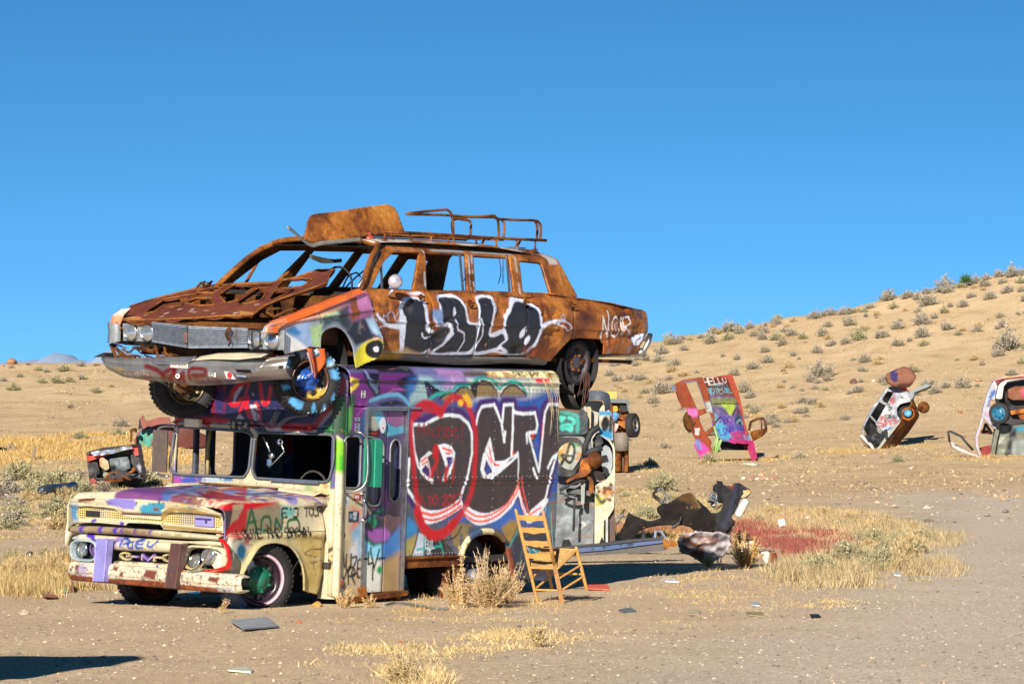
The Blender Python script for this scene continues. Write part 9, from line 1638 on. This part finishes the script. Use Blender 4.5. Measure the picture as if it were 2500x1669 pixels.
def scrap(w_, pts, label, cat, mat, lift=.03, th=.012, name='scrap_board'):
    q = [ground_px(w_, x, y) for x, y in pts]; m = MB(); n = len(q); V_ = [tuple(p + np.array([0,0, lift * (1 + .5 * math.sin(i * 2))])) for i, p in enumerate(q)] + [tuple(p + np.array([0,0, lift * (1 + .5 * math.sin(i * 2)) - th])) for i, p in enumerate(q)]
    m.add(V_, [tuple(range(n))[::-1], tuple(range(n, 2 * n))] + [(i, (i + 1) % n, (i + 1) % n + n, i + n) for i in range(n)]); return tag(m.build(name, mat, None, WORLD), label, cat)
scrap('M', [(527,1431),(612,1428),(640,1441),(560,1450)], 'grey weathered plywood board lying on the sand', 'board', plain('grey_board', (.30,.33,.37),.7,0,.3,6),.035); scrap('K2', [(300,430),(430,434),(445,452),(320,448)], 'flat orange red strip on the ground behind the chair', 'strip', plain('orange_strip', (.75,.14,.07),.5),.03)
for q, lb, mt in (([(490,568),(560,562),(598,572),(520,580)], 'dark grey flat scrap on the sand right of the chair', GREYM),([(888,572),(955,570),(958,592),(890,596)], 'tan cardboard scrap on the gravel edge', plain('cardboard', (.5,.42,.28),.8)),([(1225,585),(1320,590),(1330,602),(1240,600)], 'thin olive plank on the gravel', plain('olive_plank', (.32,.26,.14),.8)),([(1590,598),(1640,600),(1655,606),(1600,610)], 'thin black scrap on the gravel track', BLACK),([(1365,335),(1440,338),(1462,346),(1380,350)], 'black flat scrap beside the brown rusty piece', BLACK),([(735,392),(810,395),(840,405),(760,402)], 'white flattened plastic on the sand', plain('white_plastic', (.7,.72,.78),.4)),([(1250,525),(1300,527),(1305,542),(1255,540)], 'small grey scrap on the gravel edge', plain('grey_scrap', (.4,.42,.44),.7)),([(2070,355),(2110,356),(2112,366),(2075,366)], 'pale scrap at the edge of the weeds', plain('white_plastic'))): scrap('K2', q, lb, 'scrap', mt, .02)
scrap('K1', [(2165,1322),(2349,1310),(2420,1322),(2400,1345),(2180,1342)], 'slim pale green strip near the bottom edge', 'strip', plain('pale_green', (.55,.62,.52),.6),.015); scrap('K1', [(1530,565),(1590,562),(1600,578),(1560,580)], 'green glass shard under the van bumper', 'glass shard', plain('green_glass', (.12,.5,.32),.2),.02, name='glass_shard'); scrap('K1', [(1800,590),(1900,586),(1905,596),(1810,600)], 'green plastic sliver under the right end of the bumper', 'strip', plain('green_glass'),.02); scrap('K1', [(560,555),(640,562),(645,578),(580,574)], 'green bottle piece left of the van bumper', 'glass shard', plain('green_glass'),.03, name='glass_shard')
scrap('K1', [(400,620),(470,615),(550,620),(540,640),(430,645)], 'dull red rag on the sand at the left', 'rag', plain('red_rag', (.35,.13,.10),.9),.03, name='rag'); scrap('K1', [(660,545),(700,545),(706,572),(665,570)], 'pinkish brick piece left of the van bumper', 'brick piece', plain('brick_piece', (.4,.2,.15),.9),.06,.05, name='brick_piece')
m_ = MB(); q = [tuple(ground_px('H', x, y) + np.array([0,0,.25 + .03 * (i % 2)])) for i, (x, y) in enumerate(((358,1290),(450,1280),(540,1272),(628,1260)))]; m_.tube(q, .13,12); tag(m_.build('dark_pipe', plain('navy_pipe', (.04,.06,.10),.4,.2,.4), None, WORLD), 'dark blue grey pipe lying in the brush left of the van', 'pipe')
m_ = MB(); a_ = ground_px('H', 278,952); m_.beam(a_ - [0,0,.2], a_ + np.array([.1,0,120 / 3.485 / F_PX * a_[1]]),.10,.10,(0,1,0)); tag(m_.build('fence_post', plain('old_post', (.2,.16,.12),.9), None, WORLD), 'thin weathered post standing in the dry grass at the left', 'post')
m_ = MB(); a_ = ground_px('H', 60,880); s_ = a_[1] / F_PX / 3.485
for (x0, y0, x1, y1) in ((-40,860,100,850),(85,820,145,865),(-20,870,60,875),(-40,845,60,862)): m_.beam(at('H', x0, y0, a_[1]), at('H', x1, y1, a_[1]),.3,.15)
tag(m_.build('collapsed_timbers', plain('old_post'), None, WORLD), 'grey collapsed timbers in the dry grass at the far left', 'timber')
m_ = MB(); a_ = ground_px('K1', 290,245); r_ = 45 / 3.915 / F_PX * a_[1]; m_.lathe(a_ + np.array([0,0, r_ * .8]),(.2,-.8,.5),[(.001,.02),(r_ * .8,.0),(r_, -.03),(r_ * .6,-.1)],20); tag(m_.build('hub_cap', CHROME, None, WORLD), 'small chrome hub cap in the brush left of the van headlight', 'hub cap')
m_ = MB(); q = [tuple(ground_px('K4', x, y) + np.array([0,0,.02])) for x, y in ((1000,236),(1080,226),(1180,232),(1260,250),(1330,262),(1450,270))]; m_.tube(sm(q, 4),.012,6); tag(m_.build('old_hose', plain('grey_hose', (.12,.15,.16),.6), None, WORLD), 'thin grey hose lying on the sand under the van side', 'hose')
m_ = MB(); a_ = ground_px('K2', 1430,100); m_.obox(a_ + np.array([0,0,.12]),((1,.3,.2),(0,1,.4),(-.2,0,1)),(.07,.05,.05),.02); tag(m_.build('plastic_bag', plain('white_plastic'), None, WORLD), 'crumpled white plastic bag caught in the red weeds', 'bag')
# a further wreck stands on its nose just outside the left edge; only its shadow reaches the picture
p = np.array([-5.5,21.7,0.]); FO = rot_frame(p, 12,0,0)
tall = thing('upended_car', 'brown car standing on its nose beyond the left edge', 'car', FO, (0,0,0))
m_ = MB(); m_.box((-.85,-.5,-.1),(.85,.1,3.3),.12); m_.build('underbody', RUSTM, tall); m_ = MB(); m_.prism([(-.4,.9),(-.5,1.6),(.5,2.4),(.5,.9)],-.7,.7, lambda a, b, d: (d, a + .5, b)); m_.build('cabin', RUSTM, tall)
wheel(tall, (-.72,-.1,2.5),(-1,0,0),.32,.2,.2, RUSTD, RUBBER, RUSTD, .04,5); wheel(tall, (.72,-.1,2.5),(1,0,0),.32,.2,.2, RUSTD, RUBBER, RUSTD, .04,5)
# bushes that would share a label are told apart by their order from the left
byl = {}
for o in COL.objects:
    if o.parent is None and o.get('category') == 'bush': byl.setdefault(o['label'],[]).append(o)
ORD = 'first second third fourth fifth sixth seventh eighth ninth tenth eleventh twelfth thirteenth fourteenth fifteenth sixteenth seventeenth eighteenth nineteenth twentieth'.split()
for l_, os_ in byl.items():
    if 1 < len(os_) <= 20:
        for k_, o in enumerate(sorted(os_, key=lambda o: o.location.x / o.location.y)): o['label'] = '%s, %s from left' % (l_, ORD[k_])
